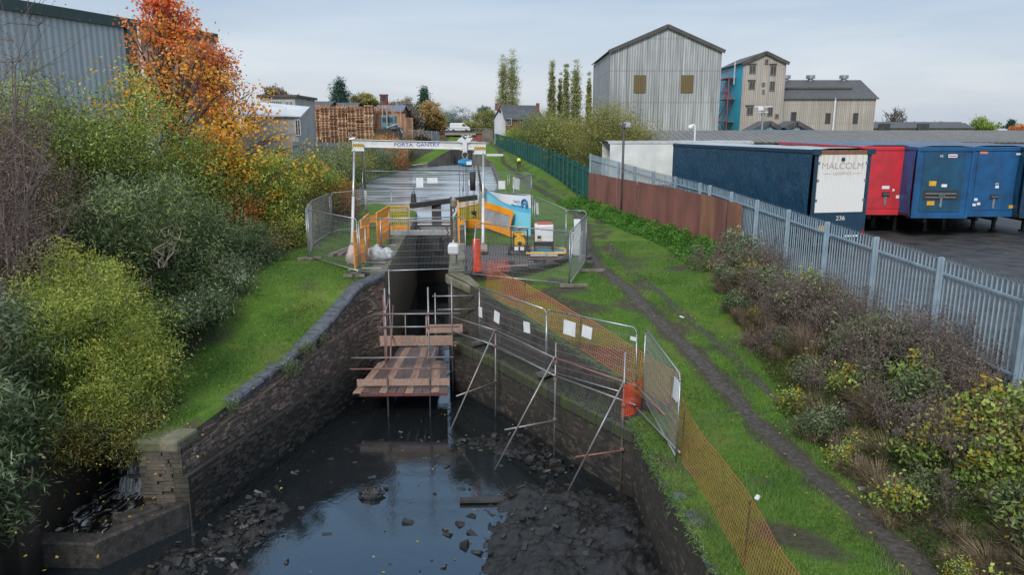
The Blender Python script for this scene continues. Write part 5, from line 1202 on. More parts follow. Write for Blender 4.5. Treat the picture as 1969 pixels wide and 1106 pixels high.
def coupling(t, x, z):
    face_box(t, x - .18, x + .18, z - .1, z + .1, M_und, 'coupling_plate', y=-.045, th=.05); face_box(t, x - .05, x + .05, z - .55, z - .1, M_galv, 'coupling_stem', y=-.045, th=.04)
    for dx in (-.1, 0, .1): b = MB(); b.tube((x + dx, -.09, z), (x + dx, -.14, z), .035, 8); o = b.build('coupling', M_galv); o.parent = t
t, w2 = front_trailer(1697, 36.0, -.06, M_redp, M_redc, 'red trailer front standing between the navy trailer and the blue ones')
coupling(t, .05, 2.0); face_box(t, -.15, .2, 2.25, 2.4, M_note, 'notice', y=-.05, th=.005); face_box(t, .55, .7, 1.8, 1.95, M_note, 'sticker', y=-.05, th=.005); face_box(t, .35, .45, 2.15, 2.25, M_note, 'sticker', y=-.05, th=.005)
t, w2 = front_trailer(1806, 34.6, -.05, M_petrol, M_bluec, 'blue trailer front with number 05 and a wide steel coupling shelf', M_bluep)
face_text(t, '05', .16, -.2, 3.86, M_wl, y=-.06); face_box(t, .1, .5, 3.8, 3.95, M_note, 'notice', y=-.055, th=.005); face_box(t, .13, .47, 3.85, 3.9, M_redp, 'red_badge', y=-.06, th=.004)
face_box(t, -.85, .75, 1.85, 2.3, M_und, 'coupling_recess', y=-.044, th=.012); face_box(t, -.75, .65, 2.12, 2.17, M_galv, 'shelf_bar', y=-.06, th=.05); face_box(t, -.75, .65, 1.95, 1.99, M_galv, 'shelf_bar', y=-.06, th=.05); coupling(t, 0, 2.06)
face_box(t, -.62, -.3, 2.5, 2.72, M_py, 'warning_sticker', y=-.05, th=.005); face_box(t, -.62, -.28, 1.6, 1.8, M_py, 'warning_sticker', y=-.05, th=.005); face_box(t, -.05, .2, 2.45, 2.58, M_note, 'sticker', y=-.05, th=.005)
t, w2 = front_trailer(1907, 35.2, -.04, M_bluep, M_bluec, 'plain bright blue trailer front, second from the right edge')
coupling(t, .0, 1.95); face_box(t, -.9, -.55, 3.95, 4.05, mat('orange_strip', (.8, .25, .1)), 'orange_sticker', y=-.05, th=.005); face_box(t, .75, 1.0, 3.9, 3.98, M_note, 'sticker', y=-.05, th=.005)
for x, z in ((-.9, 1.75), (-.75, 1.55), (-.95, 1.5), (0, 2.35)): face_box(t, x, x + .16, z, z + .12, M_note, 'sticker', y=-.05, th=.005)
face_box(t, .75, .95, 1.4, 1.55, M_py, 'warning_sticker', y=-.05, th=.005); face_text(t, '102', .13, .05, 2.55, M_wl, y=-.06)
t, w2 = front_trailer(2014, 34.6, -.03, M_navyf, M_navy, 'dark navy trailer cut off by the right edge of the yard view')
face_box(t, -1.1, -.98, 1.5, 1.62, M_lamp, 'lamp', y=-.05, th=.02)
# white box trailer seen from the side
t = trailer((6.9, 56.2, .0), -PI / 2 + .10, 11, 2.55, mat('white_panel', (.66, .67, .66), (.54, .56, .56), .5, .8), mat('white_frame', (.5, .51, .52)), M_roofw, 'white box trailer standing side on beyond the rust brown hoarding', ztop=4.2)

# lamp post, camera post
M_pole = mat('dark_pole', (.05, .05, .052), (.08, .08, .08), .5)
t = thing('flood_light', 'black floodlight pole in front of the white trailer', 'lamp post', (6.6, 43, 0)); p = at(1198, 300, 43.5); zt_ = at(1200, 240, 43.5).z
b = MB(); b.tube((p.x, p.y, -.2), (p.x, p.y, zt_), .07, 10); b.build('pole', M_pole, t, smooth=True)
b = MB(); b.box((p.x + .12, p.y - .1, zt_ + .0), (.36, .2, .3), .3, .4); b.build('lamp_head', M_galv, t, bevel=.03); b = MB(); b.box((p.x + .2, p.y - .22, zt_ - .02), (.28, .03, .22), .3, .4); b.build('lamp_glass', M_note, t)
b = MB(); b.box((p.x - .2, p.y, zt_ - .05), (.25, .1, .12)); b.build('bracket', M_pole, t)
p = at(1336, 262, 60); t = thing('camera_pole', 'white swan necked camera on a pole above the long shed roof', 'camera', (p.x, 60, 0))
b = MB(); b.path([(p.x, 60, 0), (p.x, 60, p.z + .6), (p.x - .1, 60, p.z + .9), (p.x - .35, 60, p.z + .85)], .07, 8); b.build('pole', M_note, t); b = MB(); b.ball((p.x - .38, 60, p.z + .7), .2); b.build('camera_dome', M_note, t)
p = at(1465, 250, 75); zz = at(1465, 205, 75).z; t = thing('yard_lamp', 'slim lamp post with a crossbar before the beige tower', 'lamp post', (p.x, 75, 0))
b = MB(); b.tube((p.x, 75, 0), (p.x, 75, zz), .1, 8); b.build('pole', M_galv, t); b = MB(); b.box((p.x, 75, zz), (1.8, .1, .08)); b.box((p.x, 75, zz - .5), (1.0, .1, .08)); b.box((p.x - .3, 75, zz - .2), (.5, .4, .3)); b.build('lamp_head', M_note, t)

# ================================================================== buildings on the right
M_clad = clad_mat('grey_asbestos_cladding', (.47, .48, .49), (.13, .135, .14), .36, 0, .95, 4.4)
M_cladY = clad_mat('grey_asbestos_side', (.42, .43, .45), (.13, .135, .14), .36, 1, .75, 4.4)
M_beige = clad_mat('beige_cladding', (.49, .435, .395), (.24, .21, .19), .3, 0, .6, 3.0, 2.4)
M_broof = clad_mat('dark_sheet_roof', (.10, .10, .105), (.05, .05, .05), .45, 0, .6)
M_trim = mat('roof_trim', (.09, .08, .075), (.06, .055, .05), .7, 1, obj=False)
M_teal = clad_mat('turquoise_wall', (.04, .55, .78), (.03, .42, .60), .5, 1, .3)
M_glassd = mat('dark_window', (.03, .035, .04), (.06, .065, .07), .25, .5)
def gable(name, label, x0, x1, y0, y1, zb, ze, zp, mf, ms, mr, axis='y', cat='building', over=.35):
    """axis: direction of the ridge"""
    t = thing(name, label, cat, ((x0 + x1) / 2, y0, zb)); xm = (x0 + x1) / 2; ym = (y0 + y1) / 2
    if axis == 'y':
        for y in (y0, y1): MB().add([(x0, y, zb), (x1, y, zb), (x1, y, ze), (xm, y, zp), (x0, y, ze)], [(0,1,2,3,4) if y == y0 else (4,3,2,1,0)]).build('end_wall', mf, t)
        for x in (x0, x1): MB().quad((x, y0, zb), (x, y1, zb), (x, y1, ze), (x, y0, ze)).build('side_wall', ms, t)
        b = MB()
        for sx, xe in ((-1, x0), (1, x1)):
            dz = (zp - ze) / abs(xm - xe) * over
            b.extr([(xm, y0 - over, zp + .12), (xm, y1 + over, zp + .12), (xe + sx * over, y1 + over, ze - dz + .12), (xe + sx * over, y0 - over, ze - dz + .12)], (0, 0, .12))
        b.build('roof', mr, t)
        b = MB()
        for sx, xe in ((-1, x0), (1, x1)): b.bar((xm, y0 - over - .02, zp + .02), (xe + sx * over, y0 - over - .02, ze - .1), .1, .5, (0, 0, 1))
        b.build('barge_board', M_trim, t)
    else:
        for x in (x0, x1): MB().add([(x, y0, zb), (x, y1, zb), (x, y1, ze), (x, ym, zp), (x, y0, ze)], [(0,1,2,3,4)]).build('end_wall', mf, t)
        for y in (y0, y1): MB().quad((x0, y, zb), (x1, y, zb), (x1, y, ze), (x0, y, ze)).build('side_wall', ms, t)
        b = MB()
        for sy, ye in ((-1, y0), (1, y1)):
            dz = (zp - ze) / abs(ym - ye) * over
            b.extr([(x0 - over, ym, zp + .1), (x1 + over, ym, zp + .1), (x1 + over, ye + sy * over, ze - dz + .1), (x0 - over, ye + sy * over, ze - dz + .1)], (0, 0, .12))
        b.build('roof', mr, t)
    return t
def window(t, x, z, w_, h, y, mf=None, glass=None, axis='x', sill=True):
    mf = mf or M_trim; glass = glass or M_glassd
    b = MB()
    if axis == 'x':
        for dx in (-w_/2, w_/2): b.box((x + dx, y, z), (.07, .12, h))
        for dz in (-h/2, h/2): b.box((x, y, z + dz), (w_ + .07, .12, .07))
        b.box((x, y, z), (.05, .1, h)); f = b.build('window', mf, t)
        MB().box((x, y + .03, z), (w_, .04, h)).build('pane', glass, f)
    else:
        for dy in (-w_/2, w_/2): b.box((y, x + dy, z), (.12, .1, h))
        for dz in (-h/2, h/2): b.box((y, x, z + dz), (.12, w_ + .1, .1))
        f = b.build('window', mf, t); MB().box((y, x, z), (.04, w_, h)).build('pane', glass, f)
    return f
GB = gable('corrugated_warehouse', 'tall weathered grey corrugated warehouse with two brown louvred windows', at(1172, 200, 110).x, at(1383, 200, 110).x, 110, 133, -.5, at(1383, 98, 110).z, at(1281, 50, 110).z, M_clad, M_cladY, M_broof)
M_louv = clad_mat('brown_louvre', (.17, .125, .045), (.10, .08, .04), .25, 0, .6)
for px in (1230, 1321):
    a = at(px - 11, 144, 110); c = at(px + 11, 178, 110); MB().box(((a.x + c.x) / 2, 109.93, (a.z + c.z) / 2), (c.x - a.x, .1, a.z - c.z)).build('louvre', M_louv, GB)
GB2x0, GB2x1 = at(1426, 180, 122).x, at(1508, 180, 122).x
mat_wood = mat('weathered_frame', (.30, .27, .24), (.2, .18, .16), .7)
T2 = gable('processing_tower', 'beige panelled tower with a turquoise side wall and small windows', GB2x0, GB2x1, 122, 136, -.5, at(1508, 121, 122).z, at(1467, 101, 122).z, M_beige, M_teal, M_broof)
for px, py, w_, h in ((1447, 133, 18, 15), (1487, 135, 16, 18), (1446, 164, 17, 14), (1485, 165, 14, 18), (1468, 162, 7, 7), (1474, 118, 9, 9), (1442, 213, 18, 15), (1481, 214, 14, 18), (1467, 216, 10, 8), (1494, 223, 10, 8), (1480, 240, 14, 10), (1468, 176, 6, 8)):
    p = at(px, py, 121.9); k = 122 / FPX; window(T2, p.x, p.z, w_ * k * .62, h * k * .9, 121.9, mat_wood)
    if w_ > 15: MB().box((p.x - .1, 121.85, p.z + h * k * .5 + .2), (w_ * k * .85, .2, .14)).build('hood', M_trim, T2)
# fire escape on the turquoise wall
t = thing('fire_escape', 'pinkish steel fire escape zigzagging down the turquoise wall', 'fire escape', (GB2x0 - .6, 128, 0)); M_fe = mat('pink_red_steel', (.42, .10, .11), (.30, .08, .09), .6)
xw = GB2x0 - .05; levels = [at(1400, y, 128).z for y in (152, 192, 235)]
for i, z in enumerate(levels):
    b = MB(); b.span(xw - 1.4, xw, 125.5, 131.5, z, z + .1)
    for k in range(6): b.span(xw - 1.4, xw - 1.33, 124.5 + k * 1.4, 124.57 + k * 1.4, z, z + 1.2)
    b.bar((xw - 1.38, 124.5, z + 1.2), (xw - 1.38, 131.5, z + 1.2), .1, .12); b.build('landing', M_fe, t)
    zn = levels[i + 1] if i < 2 else z - 3.2
    for o_ in (0, .9): b = MB(); b.bar((xw - 1.3 + o_ * .6, 125 if i % 2 else 131, z), (xw - 1.3 + o_, 131 if i % 2 else 125, zn), .08, .16); b.build('flight', M_fe, t)
    b = MB(); b.bar((xw - 1.35, 125 if i % 2 else 131, z + 1.1), (xw - 1.35, 131 if i % 2 else 125, zn + 1.1), .08, .1); b.build('handrail', M_fe, t)
for y in (124.6, 131.4): b = MB(); b.span(xw - 1.42, xw - 1.3, y, y + .12, -.5, levels[0] + 1.2); b.build('column', M_fe, t)
b = MB(); b.span(xw - .5, xw - .3, 125, 125.2, levels[0] - 1, levels[0] + 2.6); b.build('riser_pipe', mat('pale_pipe', (.5,.5,.52)), t)
T3 = gable('beige_works', 'lower beige works building with a dark pitched roof and roof ventilators', GB2x1 + .02, at(1684, 200, 124).x, 124, 138, -.5, at(1684, 190, 124).z, at(1655, 156, 131).z, M_beige, M_beige, M_broof, 'x')
for px, py, w_, h in ((1526, 225, 9, 18), (1592, 227, 8, 18), (1645, 227, 8, 18)):
    p = at(px, py, 123.9); k = 124 / FPX; window(T3, p.x, p.z, w_ * k, h * k, 123.9)
p = at(1603, 225, 123.9); b = MB(); b.tube((p.x, 123.8, -.5), (p.x, 123.8, at(1603, 188, 123.8).z), .14, 8); b.build('downpipe', M_note, T3)
for px in (1511, 1558, 1622):
    p = at(px, 155, 131); b = MB(); b.tube((p.x, 131, p.z - .5), (p.x, 131, p.z + .35), .45, 10); b.tube((p.x, 131, p.z + .35), (p.x, 131, p.z + .9), .75, 12); b.build('ventilator', M_galv, T3)
b = MB(); b.box(((at(1508,170,127).x + at(1640,170,127).x) / 2, 127.3, lerp([(0, at(1684,190,124).z), (1, at(1655,156,131).z)], .55) + .1), (at(1640,170,127).x - at(1508,170,127).x, .5, .25)); b.build('roof_step', M_trim, T3)
# long low shed
gable('long_shed', 'very long low corrugated roof running behind the parked trailers', at(1235, 280, 66).x, 90, 66, 78, -.5, at(1500, 276, 66).z, at(1500, 255, 72).z, mat('shed_wall', (.12, .11, .10), (.07, .065, .06), .8, .5), mat('shed_wall2', (.10, .095, .09), (.06, .055, .05), .8, .5), clad_mat('mossy_sheet_roof', (.19, .18, .165), (.09, .088, .075), .55, 0, .7, None, 3.2), 'x', 'shed')
for i, (px0, px1, py, Y, lb) in enumerate(((1445, 1660, 252, 85, 'thin turquoise roof edge behind the long low shed'),)):
    b = MB(); a = at(px0, py, Y); c = at(px1, py, Y); b.bar((a.x, Y, a.z), (c.x, Y, c.z - .1), .3, .35); b.span(a.x, c.x, Y, Y + 8, -.4, a.z - .2); tag(b.build('flat_roofed_store', mat('turquoise_edge', (.03, .28, .38), (.02, .2, .3))), lb, 'store')
for px in (1478, 1530):
    p = at(px, 250, 95); gable('small_shed', 'small grey peaked roof left of the works windows' if px < 1500 else 'small grey peaked roof under the works windows', p.x - 2, p.x + 2, 95, 99, -.4, p.z - .2, p.z + .9, M_clad, M_cladY, M_broof, cat='shed')
T = gable('brick_shed', 'dark roofed low building right of the beige works', at(1680, 250, 170).x, at(1872, 250, 170).x, 170, 182, -.5, at(1780, 247, 170).z, at(1780, 236, 176).z, mat('shed_beige', (.22, .19, .15), (.14, .12, .1), .8, .3), clad_mat('shed_boards', (.26, .22, .17), (.1, .09, .08), .8, 0, .6), M_broof, 'x', 'shed')
for px in (1700, 1775): p = at(px, 247, 169.5); b = MB(); b.box((p.x, 169.6, p.z), (2.5, .5, 2.2)); b.build('doorway', M_glassd, T)
p = at(1905, 262, 200); gable('far_warehouse', 'pale far roof at the right horizon', p.x - 6, p.x + 8, 200, 215, -1, p.z + .3, p.z + 1.8, M_beige, M_beige, mat('pale_roof', (.45, .48, .5)), 'x')

# ================================================================== buildings and stacks on the left
M_gcl = clad_mat('grey_green_cladding', (.46, .51, .53), (.32, .36, .38), .5, 1, .5, None, None, .5)
t = thing('grey_warehouse', 'large grey ribbed warehouse with a dark green roof edge behind the trees at left', 'building', (-31, 60, 0))
a = at(0, 14, 50.5); c = at(243, 50, 60); d_ = (c - a); d_.z = 0; a = c - d_ * 2.2; a.z = c.z; e = c + Vector((3.2, 9.5, 0)); far = Vector((0, 30, 0))
MB().quad((a.x, a.y, -1), (c.x, c.y, -1), c, (a.x, a.y, c.z)).build('long_wall', M_gcl, t); MB().quad((c.x, c.y, -1), (e.x, e.y, -1), (e.x, e.y, e.z), c).build('short_wall', M_gcl, t)
M_grn = mat('dark_green_trim', (.035, .07, .065), (.025, .05, .048), .5, 1)
b = MB(); up = Vector((0, 0, .2)); b.bar(Vector((a.x, a.y, c.z)) + up, c + up + Vector((0, 0, 0)), .5, .75); b.bar(c + up, e + up, .5, .75); b.build('roof_edge', M_grn, t)
b = MB(); b.bar((c.x, c.y - .1, -1), c, 1.0, .5, (0, 1, 0)); b.build('corner_downpipe', M_grn, t); b = MB(); b.tube(c + Vector((1.0, -.1, -13)), c + Vector((1.0, -.1, 0)), .14, 8); b.build('pipe', M_note, t)
b = MB(); b.add([(a.x, a.y, c.z + .4), (c.x, c.y, c.z + .4), (e.x, e.y, e.z + .4), (e.x - 25, e.y + 30, e.z + 1.5), (a.x - 25, a.y + 25, c.z + 1.5)], [(0,1,2,3,4)]); b.build('roof', M_gcl, t)
M_render = mat('cream_render', (.46, .45, .41), (.34, .33, .31), .7, .6); M_wfr = mat('white_frame', (.68, .68, .68))
t = thing('flat_roofed_office', 'pale two storey office with a flat roof and dark windows behind the orange tree', 'building', (-27, 90, 0))
a = at(500, 187, 90); c = at(567, 192, 90); zt_ = at(540, 187, 90).z
b = MB(); b.span(a.x, c.x, 90, 99, 0, zt_); b.build('wall', M_render, t); b = MB(); b.span(a.x - .3, c.x + .3, 89.7, 99.3, zt_ + .002, zt_ + .3); b.build('roof', M_trim, t)
for px in (523, 530.5, 538): p = at(px, 202, 90); window(t, p.x, p.z, .42, .95, 89.95, M_wfr)
for px in (552, 560): p = at(px, 203, 90); window(t, p.x, p.z, .35, 1.0, 89.95, M_wfr)
t = thing('grey_shed', 'low grey block shed with a white sheet roof in front of the office', 'shed', (-24, 80, 0))
a = at(470, 225, 80); c = at(572, 225, 80); b = MB(); b.span(a.x, c.x, 80, 86, 0, at(540, 224, 80).z); b.build('wall', mat('block_grey', (.42, .42, .40), (.32, .32, .31), .8, .6), t)
zf = at(540, 222, 80).z; b = MB(); b.extr([(a.x - .4, 79.6, zf), (c.x + .5, 79.6, zf - .15), (c.x - .5, 87, zf + 1.0), (a.x - .4, 87, zf + 1.5)], (0, 0, .12)); b.build('roof', mat('white_sheet_roof', (.62, .64, .66), (.5, .52, .54), .5, .5), t)
p = at(573, 245, 79.9); window(t, p.x, p.z, .5, 1.6, 79.9, M_wfr)
M_rbr = brick_mat('red_house_brick', (.24, .09, .06), (.17, .07, .05), (.2, .18, .16), None, .45, .15, (.1, .06, .05), .2)
M_slate = mat('slate_roof', (.085, .092, .11), (.055, .06, .07), .6, .8, .2, obj=False)
def house(label, px0, px1, pye, pyr, Y, D, mw, mr, axis='x', zb=0, cat='house'):
    return gable('brick_house', label, at(px0, pye, Y).x, at(px1, pye, Y).x, Y, Y + D, zb, at((px0+px1)/2, pye, Y).z, at((px0+px1)/2, pyr, Y + D/2).z, mw, mw, mr, axis, cat)
M_rbw = mat('red_brick_far', (.22, .085, .06), (.16, .065, .05), .85, 1.2, .2)
h = house('low dark roofed brick building between the office and the pallet stacks', 566, 628, 208, 197, 125, 9, M_rbw, M_slate); p = at(577, 213, 124.9); window(h, p.x, p.z, 3, 1.4, 124.9, M_wfr)
p = at(598, 194, 140); b = MB(); b.span(at(580,190,140).x, at(610,190,140).x, 140, 146, 0, p.z); tag(b.build('brick_block', M_rbw), 'flat topped brick block rising behind the low dark roof', 'building')
p = at(574, 180, 139); b = MB(); b.tube((p.x, 139, 3), (p.x, 139, p.z), .15, 6); tag(b.build('flue', M_galv), 'thin metal flue left of the pallet stacks', 'flue')
house('house with a blue grey roof rising over the pallet stacks', 630, 682, 208, 199, 150, 9, M_rbw, M_slate); house('long blue grey roof behind the right pallet stacks', 722, 772, 215, 204, 150, 9, M_rbw, mat('blue_roof', (.12, .17, .24), (.09, .13, .19), .5, 1))
t = thing('brick_tower', 'stubby red brick tower rising behind the pallet stacks', 'tower', (at(737, 200, 175).x, 175, 0)); a = at(730, 183, 175); c = at(744, 200, 175); b = MB(); b.span(a.x, c.x, 175, 176.8, 0, a.z); b.build('shaft', mat('dark_red_brick', (.18, .06, .06), (.13, .045, .045), .8, 1), t); b = MB(); b.span(a.x - .12, c.x + .12, 174.9, 176.9, a.z + .0, a.z + .25); b.build('parapet', M_rbw, t)
p = at(737, 188, 174.9); b = MB(); b.box((p.x, 174.95, p.z), (.7, .1, 1.0)); b.build('opening', M_glassd, t)
# white gabled house by the poplars
M_wpaint = mat('white_wall_paint', (.66, .67, .68), (.55, .56, .57), .7, .5)
Y = 150; x0, x1 = at(949, 230, Y).x, at(972, 230, Y).x; zr_ = at(963, 203, Y).z; ze_ = at(972, 229, Y).z
t = thing('gabled_house', 'house with a white painted gable, brick front and slate roof by the towpath', 'house', (x1, Y, 2))
xe = at(1043, 225, Y + 3).x; xr0 = (x0 + x1) / 2
MB().add([(x0, Y + 7, 1), (x1, Y, 1), (x1, Y, ze_), (xr0 + .3, Y + 3.4, zr_), (x0, Y + 7, ze_)], [(0,1,2,3,4)]).build('gable_wall', M_wpaint, t)
MB().quad((x1, Y, 1), (xe, Y + 2.5, 1), (xe, Y + 2.5, ze_), (x1, Y, ze_)).build('front_wall', M_rbw, t)
b = MB(); b.extr([(x1 - .25, Y - .35, ze_ - .15), (xe + .2, Y + 2.2, ze_ - .15), (xe - 1, Y + 5.9, zr_ + .1), (xr0 + .1, Y + 3.3, zr_ + .1)], (0, 0, .15)); b.extr([(xr0 + .1, Y + 3.32, zr_ + .1), (xe - 1, Y + 5.92, zr_ + .1), (xe - 1.5, Y + 9.5, ze_), (x0 - .2, Y + 7.2, ze_)], (0, 0, .15)); b.build('roof', M_slate, t)
for px in (955, 1034):
    p = at(px, 200, Y + 4.5); b = MB(); b.span(p.x - .35, p.x + .35, Y + 4.2, Y + 5, zr_ - .8, p.z + .2); b.build('chimney', M_rbw, t)
for px in (979, 1005, 1033): p = at(px, 234, Y + .6); window(t, p.x, p.z, .9, 1.3, Y - .1 + (p.x - x1) / (xe - x1) * 2.5, M_wfr)
p = at(961, 213, Y + 3); b = MB(); b.box((p.x, Y + 3.3, p.z), (.5, .1, .7), -.9); b.build('attic_window', M_glassd, t)

# pallets: individual ones on the near faces
M_pl = [mat('pallet_wood_a', (.60, .40, .25), (.42, .26, .16), .8, 1.5, .2), mat('pallet_wood_b', (.48, .29, .18), (.32, .19, .12), .8, 1.5, .2), mat('pallet_wood_c', (.68, .48, .32), (.5, .33, .22), .8, 1.5, .2)]
for m_ in M_pl:
    nt = m_.node_tree; b = nt.nodes['Principled BSDF']; src = b.inputs['Base Color'].links[0].from_socket
    oi = N(nt, 'ShaderNodeObjectInfo'); c_ = ramp_out(nt, oi, [(0, (.45, .42, .4)), (1, (1.55, 1.5, 1.45))], 'Random'); nt.links.new(mixc(nt, 1, src, c_, 'MULTIPLY'), b.inputs['Base Color'])
pm = []
for m in M_pl:
    b = MB()
    for y in (-.45, 0, .45):
        for x in (-.53, 0, .53): b.box((x, y, .06), (.14, .12, .09))
    for k in range(6): b.box((-.52 + k * .208, 0, .134), (.13, 1.0, .02))
    for y in (-.45, 0, .45): b.box((0, y, .113), (1.2, .1, .02)); b.box((0, y, .008), (1.2, .1, .016))
    o = b.build('pallet', m); pm.append(o.data); bpy.data.objects.remove(o)
rp_ = random.Random(11); cnt = 0; Yp = 108
xL, xR = at(585, 240, Yp).x, at(730, 240, Yp).x; ncol = int((xR - xL) / 1.26)
tops = [3.3, 4.0, 4.3, 4.3, 4.45, 4.3, 4.35, 4.2, 4.5, 4.3, 3.6]
base = gz(xL, Yp) + 1.8
S_ = MB()
for c_ in range(ncol):
    x = xL + .63 + c_ * 1.235; h = at(600, [214, 208, 204, 206, 203, 204, 206, 202, 204, 200, 208, 214][c_ % 12], Yp).z - base; n_ = int(h / .144)
    jx = rp_.gauss(0, .04)
    for k in range(n_):
        if cnt < 300 and k >= n_ - 30:
            o = bpy.data.objects.new('pallet', pm[rp_.choice((0, 0, 1, 2, 1))]); COL.objects.link(o); o.location = (x + jx + rp_.gauss(0, .03), Yp + rp_.gauss(0, .06), base + k * .144); o.rotation_euler = (0, 0, rp_.gauss(0, .02))
            tag(o, 'weathered wooden pallet in the tall stacks on the left bank', 'pallet', 'wooden pallets in the front row of tall stacks'); cnt += 1
        else:
            S_.box((x + jx, Yp, base + k * .144 + .13), (1.2, 1, .03)); S_.box((x + jx, Yp - .45, base + k * .144 + .06), (.14, .1, .1)); S_.box((x + jx - .5, Yp - .45, base + k * .144 + .06), (.14, .1, .1))
for row, (dx, dh) in enumerate(((.5, .5), (-.3, .2), (.2, .4))):
    for c_ in range(ncol + 1 + row):
        x = xL + dx + c_ * 1.26; y = Yp + 1.3 * (row + 1); h = at(600, rp_.choice([201, 204, 208, 212]), y).z - base; 
        for k in range(int(h / .144)):
            S_.box((x, y, base + k * .144 + .13), (1.2, 1, .03)); S_.box((x - .5, y - .45, base + k * .144 + .06), (.14, .1, .1)); S_.box((x + .5, y - .45, base + k * .144 + .06), (.14, .1, .1))
for c_ in range(4):                                  # shorter stacks to the right
    x = at(742, 240, 118).x + c_ * 1.22; h = at(740, [222, 217, 219, 226][c_], 118).z - base
    for k in range(int(h / .144)):
        S_.box((x + rp_.gauss(0, .04), 118, base + k * .144 + .12), (1.2, 1, .055))
        for dx in (-.5, .5): S_.box((x + dx, 117.55, base + k * .144 + .06), (.14, .1, .1))
S_.build('pallet_store', M_pl[1], kind='stuff', label='further wooden pallets massed behind the front row of stacks', category='pallets')
t = thing('loading_crane', 'teal cabin with a dark grab arm parked beside the pallet stacks', 'crane', (at(748, 245, 104).x, 104, 2)); p = at(748, 233, 104)
b = MB(); b.span(p.x - 1.1, p.x + .8, 104, 106, p.z - .9, p.z + .8); b.build('cabin', mat('teal_cabin', (.10, .24, .26), (.07, .16, .18), .5), t, bevel=.1); b = MB(); b.span(p.x - .9, p.x + .5, 103.95, 104.02, p.z - .1, p.z + .5); b.build('cab_window', M_glassd, t)
b = MB(); b.bar((p.x - .2, 103.5, p.z - 2), (p.x - .2, 103.5, p.z + 1.6), .16, .16); b.path([(p.x - .2, 103.5, p.z - .9), (p.x + 1.2, 103.3, p.z - .4), (p.x + 1.9, 103.3, p.z - 1.6)], .14, 6); b.build('arm', M_galv, t)
b = MB(); b.ball((p.x + .8, 103.4, p.z - 1.0), .8, 10, 8, (1.2, .8, .5)); b.build('tarpaulin', mat('black_tarp', (.03,.03,.03), (.05,.05,.05), .5, 3, .6), t, smooth=True)
b = MB(); b.span(p.x - 1.5, p.x + 1.5, 103, 106, 1.2, p.z - .95); b.build('base', M_und, t)
# yard edge: brick wall + grey fence
M_yfen = mat('grey_sheet_fence', (.34, .37, .40), (.25, .275, .30), .5, 2, obj=False)
a = at(560, 300, 70); c = at(785, 296, 106); zt_a = at(590, 272, 71).z; zt_c = at(780, 277, 106).z
b = MB(); wall(b, [(a.x, a.y, zt_a - 2.3), (c.x, c.y, zt_c - 1.8)], -.5, 2); b.build('low_brick_wall', M_rbr, None, label='low red brick wall under the grey fence on the left bank', category='wall')
palisade([(a.x, a.y + .1, zt_a - 2.4, zt_a), (c.x, c.y + .1, zt_c - 2.0, zt_c)], 'pale grey close boarded metal fence in front of the pallet stacks', M_yfen, spacing=.19, wid=.165, coarse=True, name='metal_fence')
a = at(786, 262, 150); c = at(846, 256, 165); palisade([(a.x, 150, a.z - 1.8, a.z + 1.3), (c.x, 165, c.z - 2.6, c.z + .4)], 'short pale grey fence between the brown bushes and the bridge', M_yfen, spacing=.25, wid=.2, coarse=True, name='metal_fence')
mb = MB(); mb.add([(-60, 72, 1.6), (a.x - 2, 90, 1.7), (a.x - 2, 150, 1.9), (-70, 150, 1.9)], [(0,1,2,3)]); struct(mb, 'yard', M_yard)

# road bridge, vans
t = thing('road_bridge', 'low road bridge over the canal with brick abutments and dark opening', 'bridge', (-9, 200, 3)); Y = 200
zdk = at(900, 253.5, Y).z; L_, R_ = at(845, 255, Y).x, at(945, 255, Y).x; oL, oR = at(872, 262, Y).x, at(908, 262, Y).x
MB().span(L_, oL, Y, Y + 9, 0, zdk - .5).build('abutment', M_rbw, t); MB().span(oR, R_, Y, Y + 9, 0, zdk - .5).build('abutment', M_rbw, t)
MB().span(L_ - .5, R_ + .5, Y - .3, Y + 9, zdk - .5, zdk).build('deck', M_con, t); MB().span(oL - 2.2, oR + 1.0, Y - .6, Y - .31, zdk - .8, zdk - .3).build('fascia_beam', mat('pale_beam', (.3, .28, .24), (.2, .19, .17)), t)
b = MB(); b.span(L_, R_, Y - .25, Y - .15, zdk + .9, zdk + 1.0)
for k in range(26): x = L_ + (R_ - L_) * k / 25; b.span(x, x + .06, Y - .24, Y - .16, zdk, zdk + .95)
b.build('railing', mat('bridge_rail', (.18, .18, .19)), t)
MB().span(at(928, 250, Y).x, at(949, 250, Y).x, Y - 3, Y + 1, 0, at(940, 248, Y).z).build('dark_pier', M_far, t)
M_vanw = mat('white_van_paint', (.72, .73, .74), (.66, .67, .68), .3, 1)
def van(x, y, z, rz, label, s=1):
    t = thing('parked_van', label, 'van', (0, 0, 0)); 
    prof = [(-2.6, .35), (-2.62, 1.2), (-2.55, 2.1), (-2.35, 2.3), (.9, 2.32), (1.35, 2.1), (2.0, 1.4), (2.7, 1.15), (2.8, .6), (2.75, .35)]
    b = MB(); b.extr([(x_, -.95, z_) for x_, z_ in prof], (0, 1.9, 0)); b.build('body', M_vanw, t, bevel=.09)
    b = MB(); b.extr([(.75, -.97, 1.45), (1.8, -.97, 1.45), (1.35, -.97, 2.0), (.75, -.97, 2.02)], (0, 1.94, 0)); b.extr([(1.42, -.8, 2.06), (2.03, -.8, 1.46), (2.06, -.8, 1.46), (1.45, -.8, 2.06)], (0, 1.6, 0)); b.build('window', M_glassd, t)
    for xx in (-1.6, 1.85):
        for yy in (-.85, .85): b = MB(); b.tube((xx, yy - .12, .36), (xx, yy + .12, .36), .36, 16); b.build('wheel', M_tyre, t)
    t.location = (x, y, z); t.rotation_euler = (0, 0, rz); return t
p = at(884, 250, 203); van(p.x, 203, zdk + .02, 0, 'white van parked square on the road bridge')
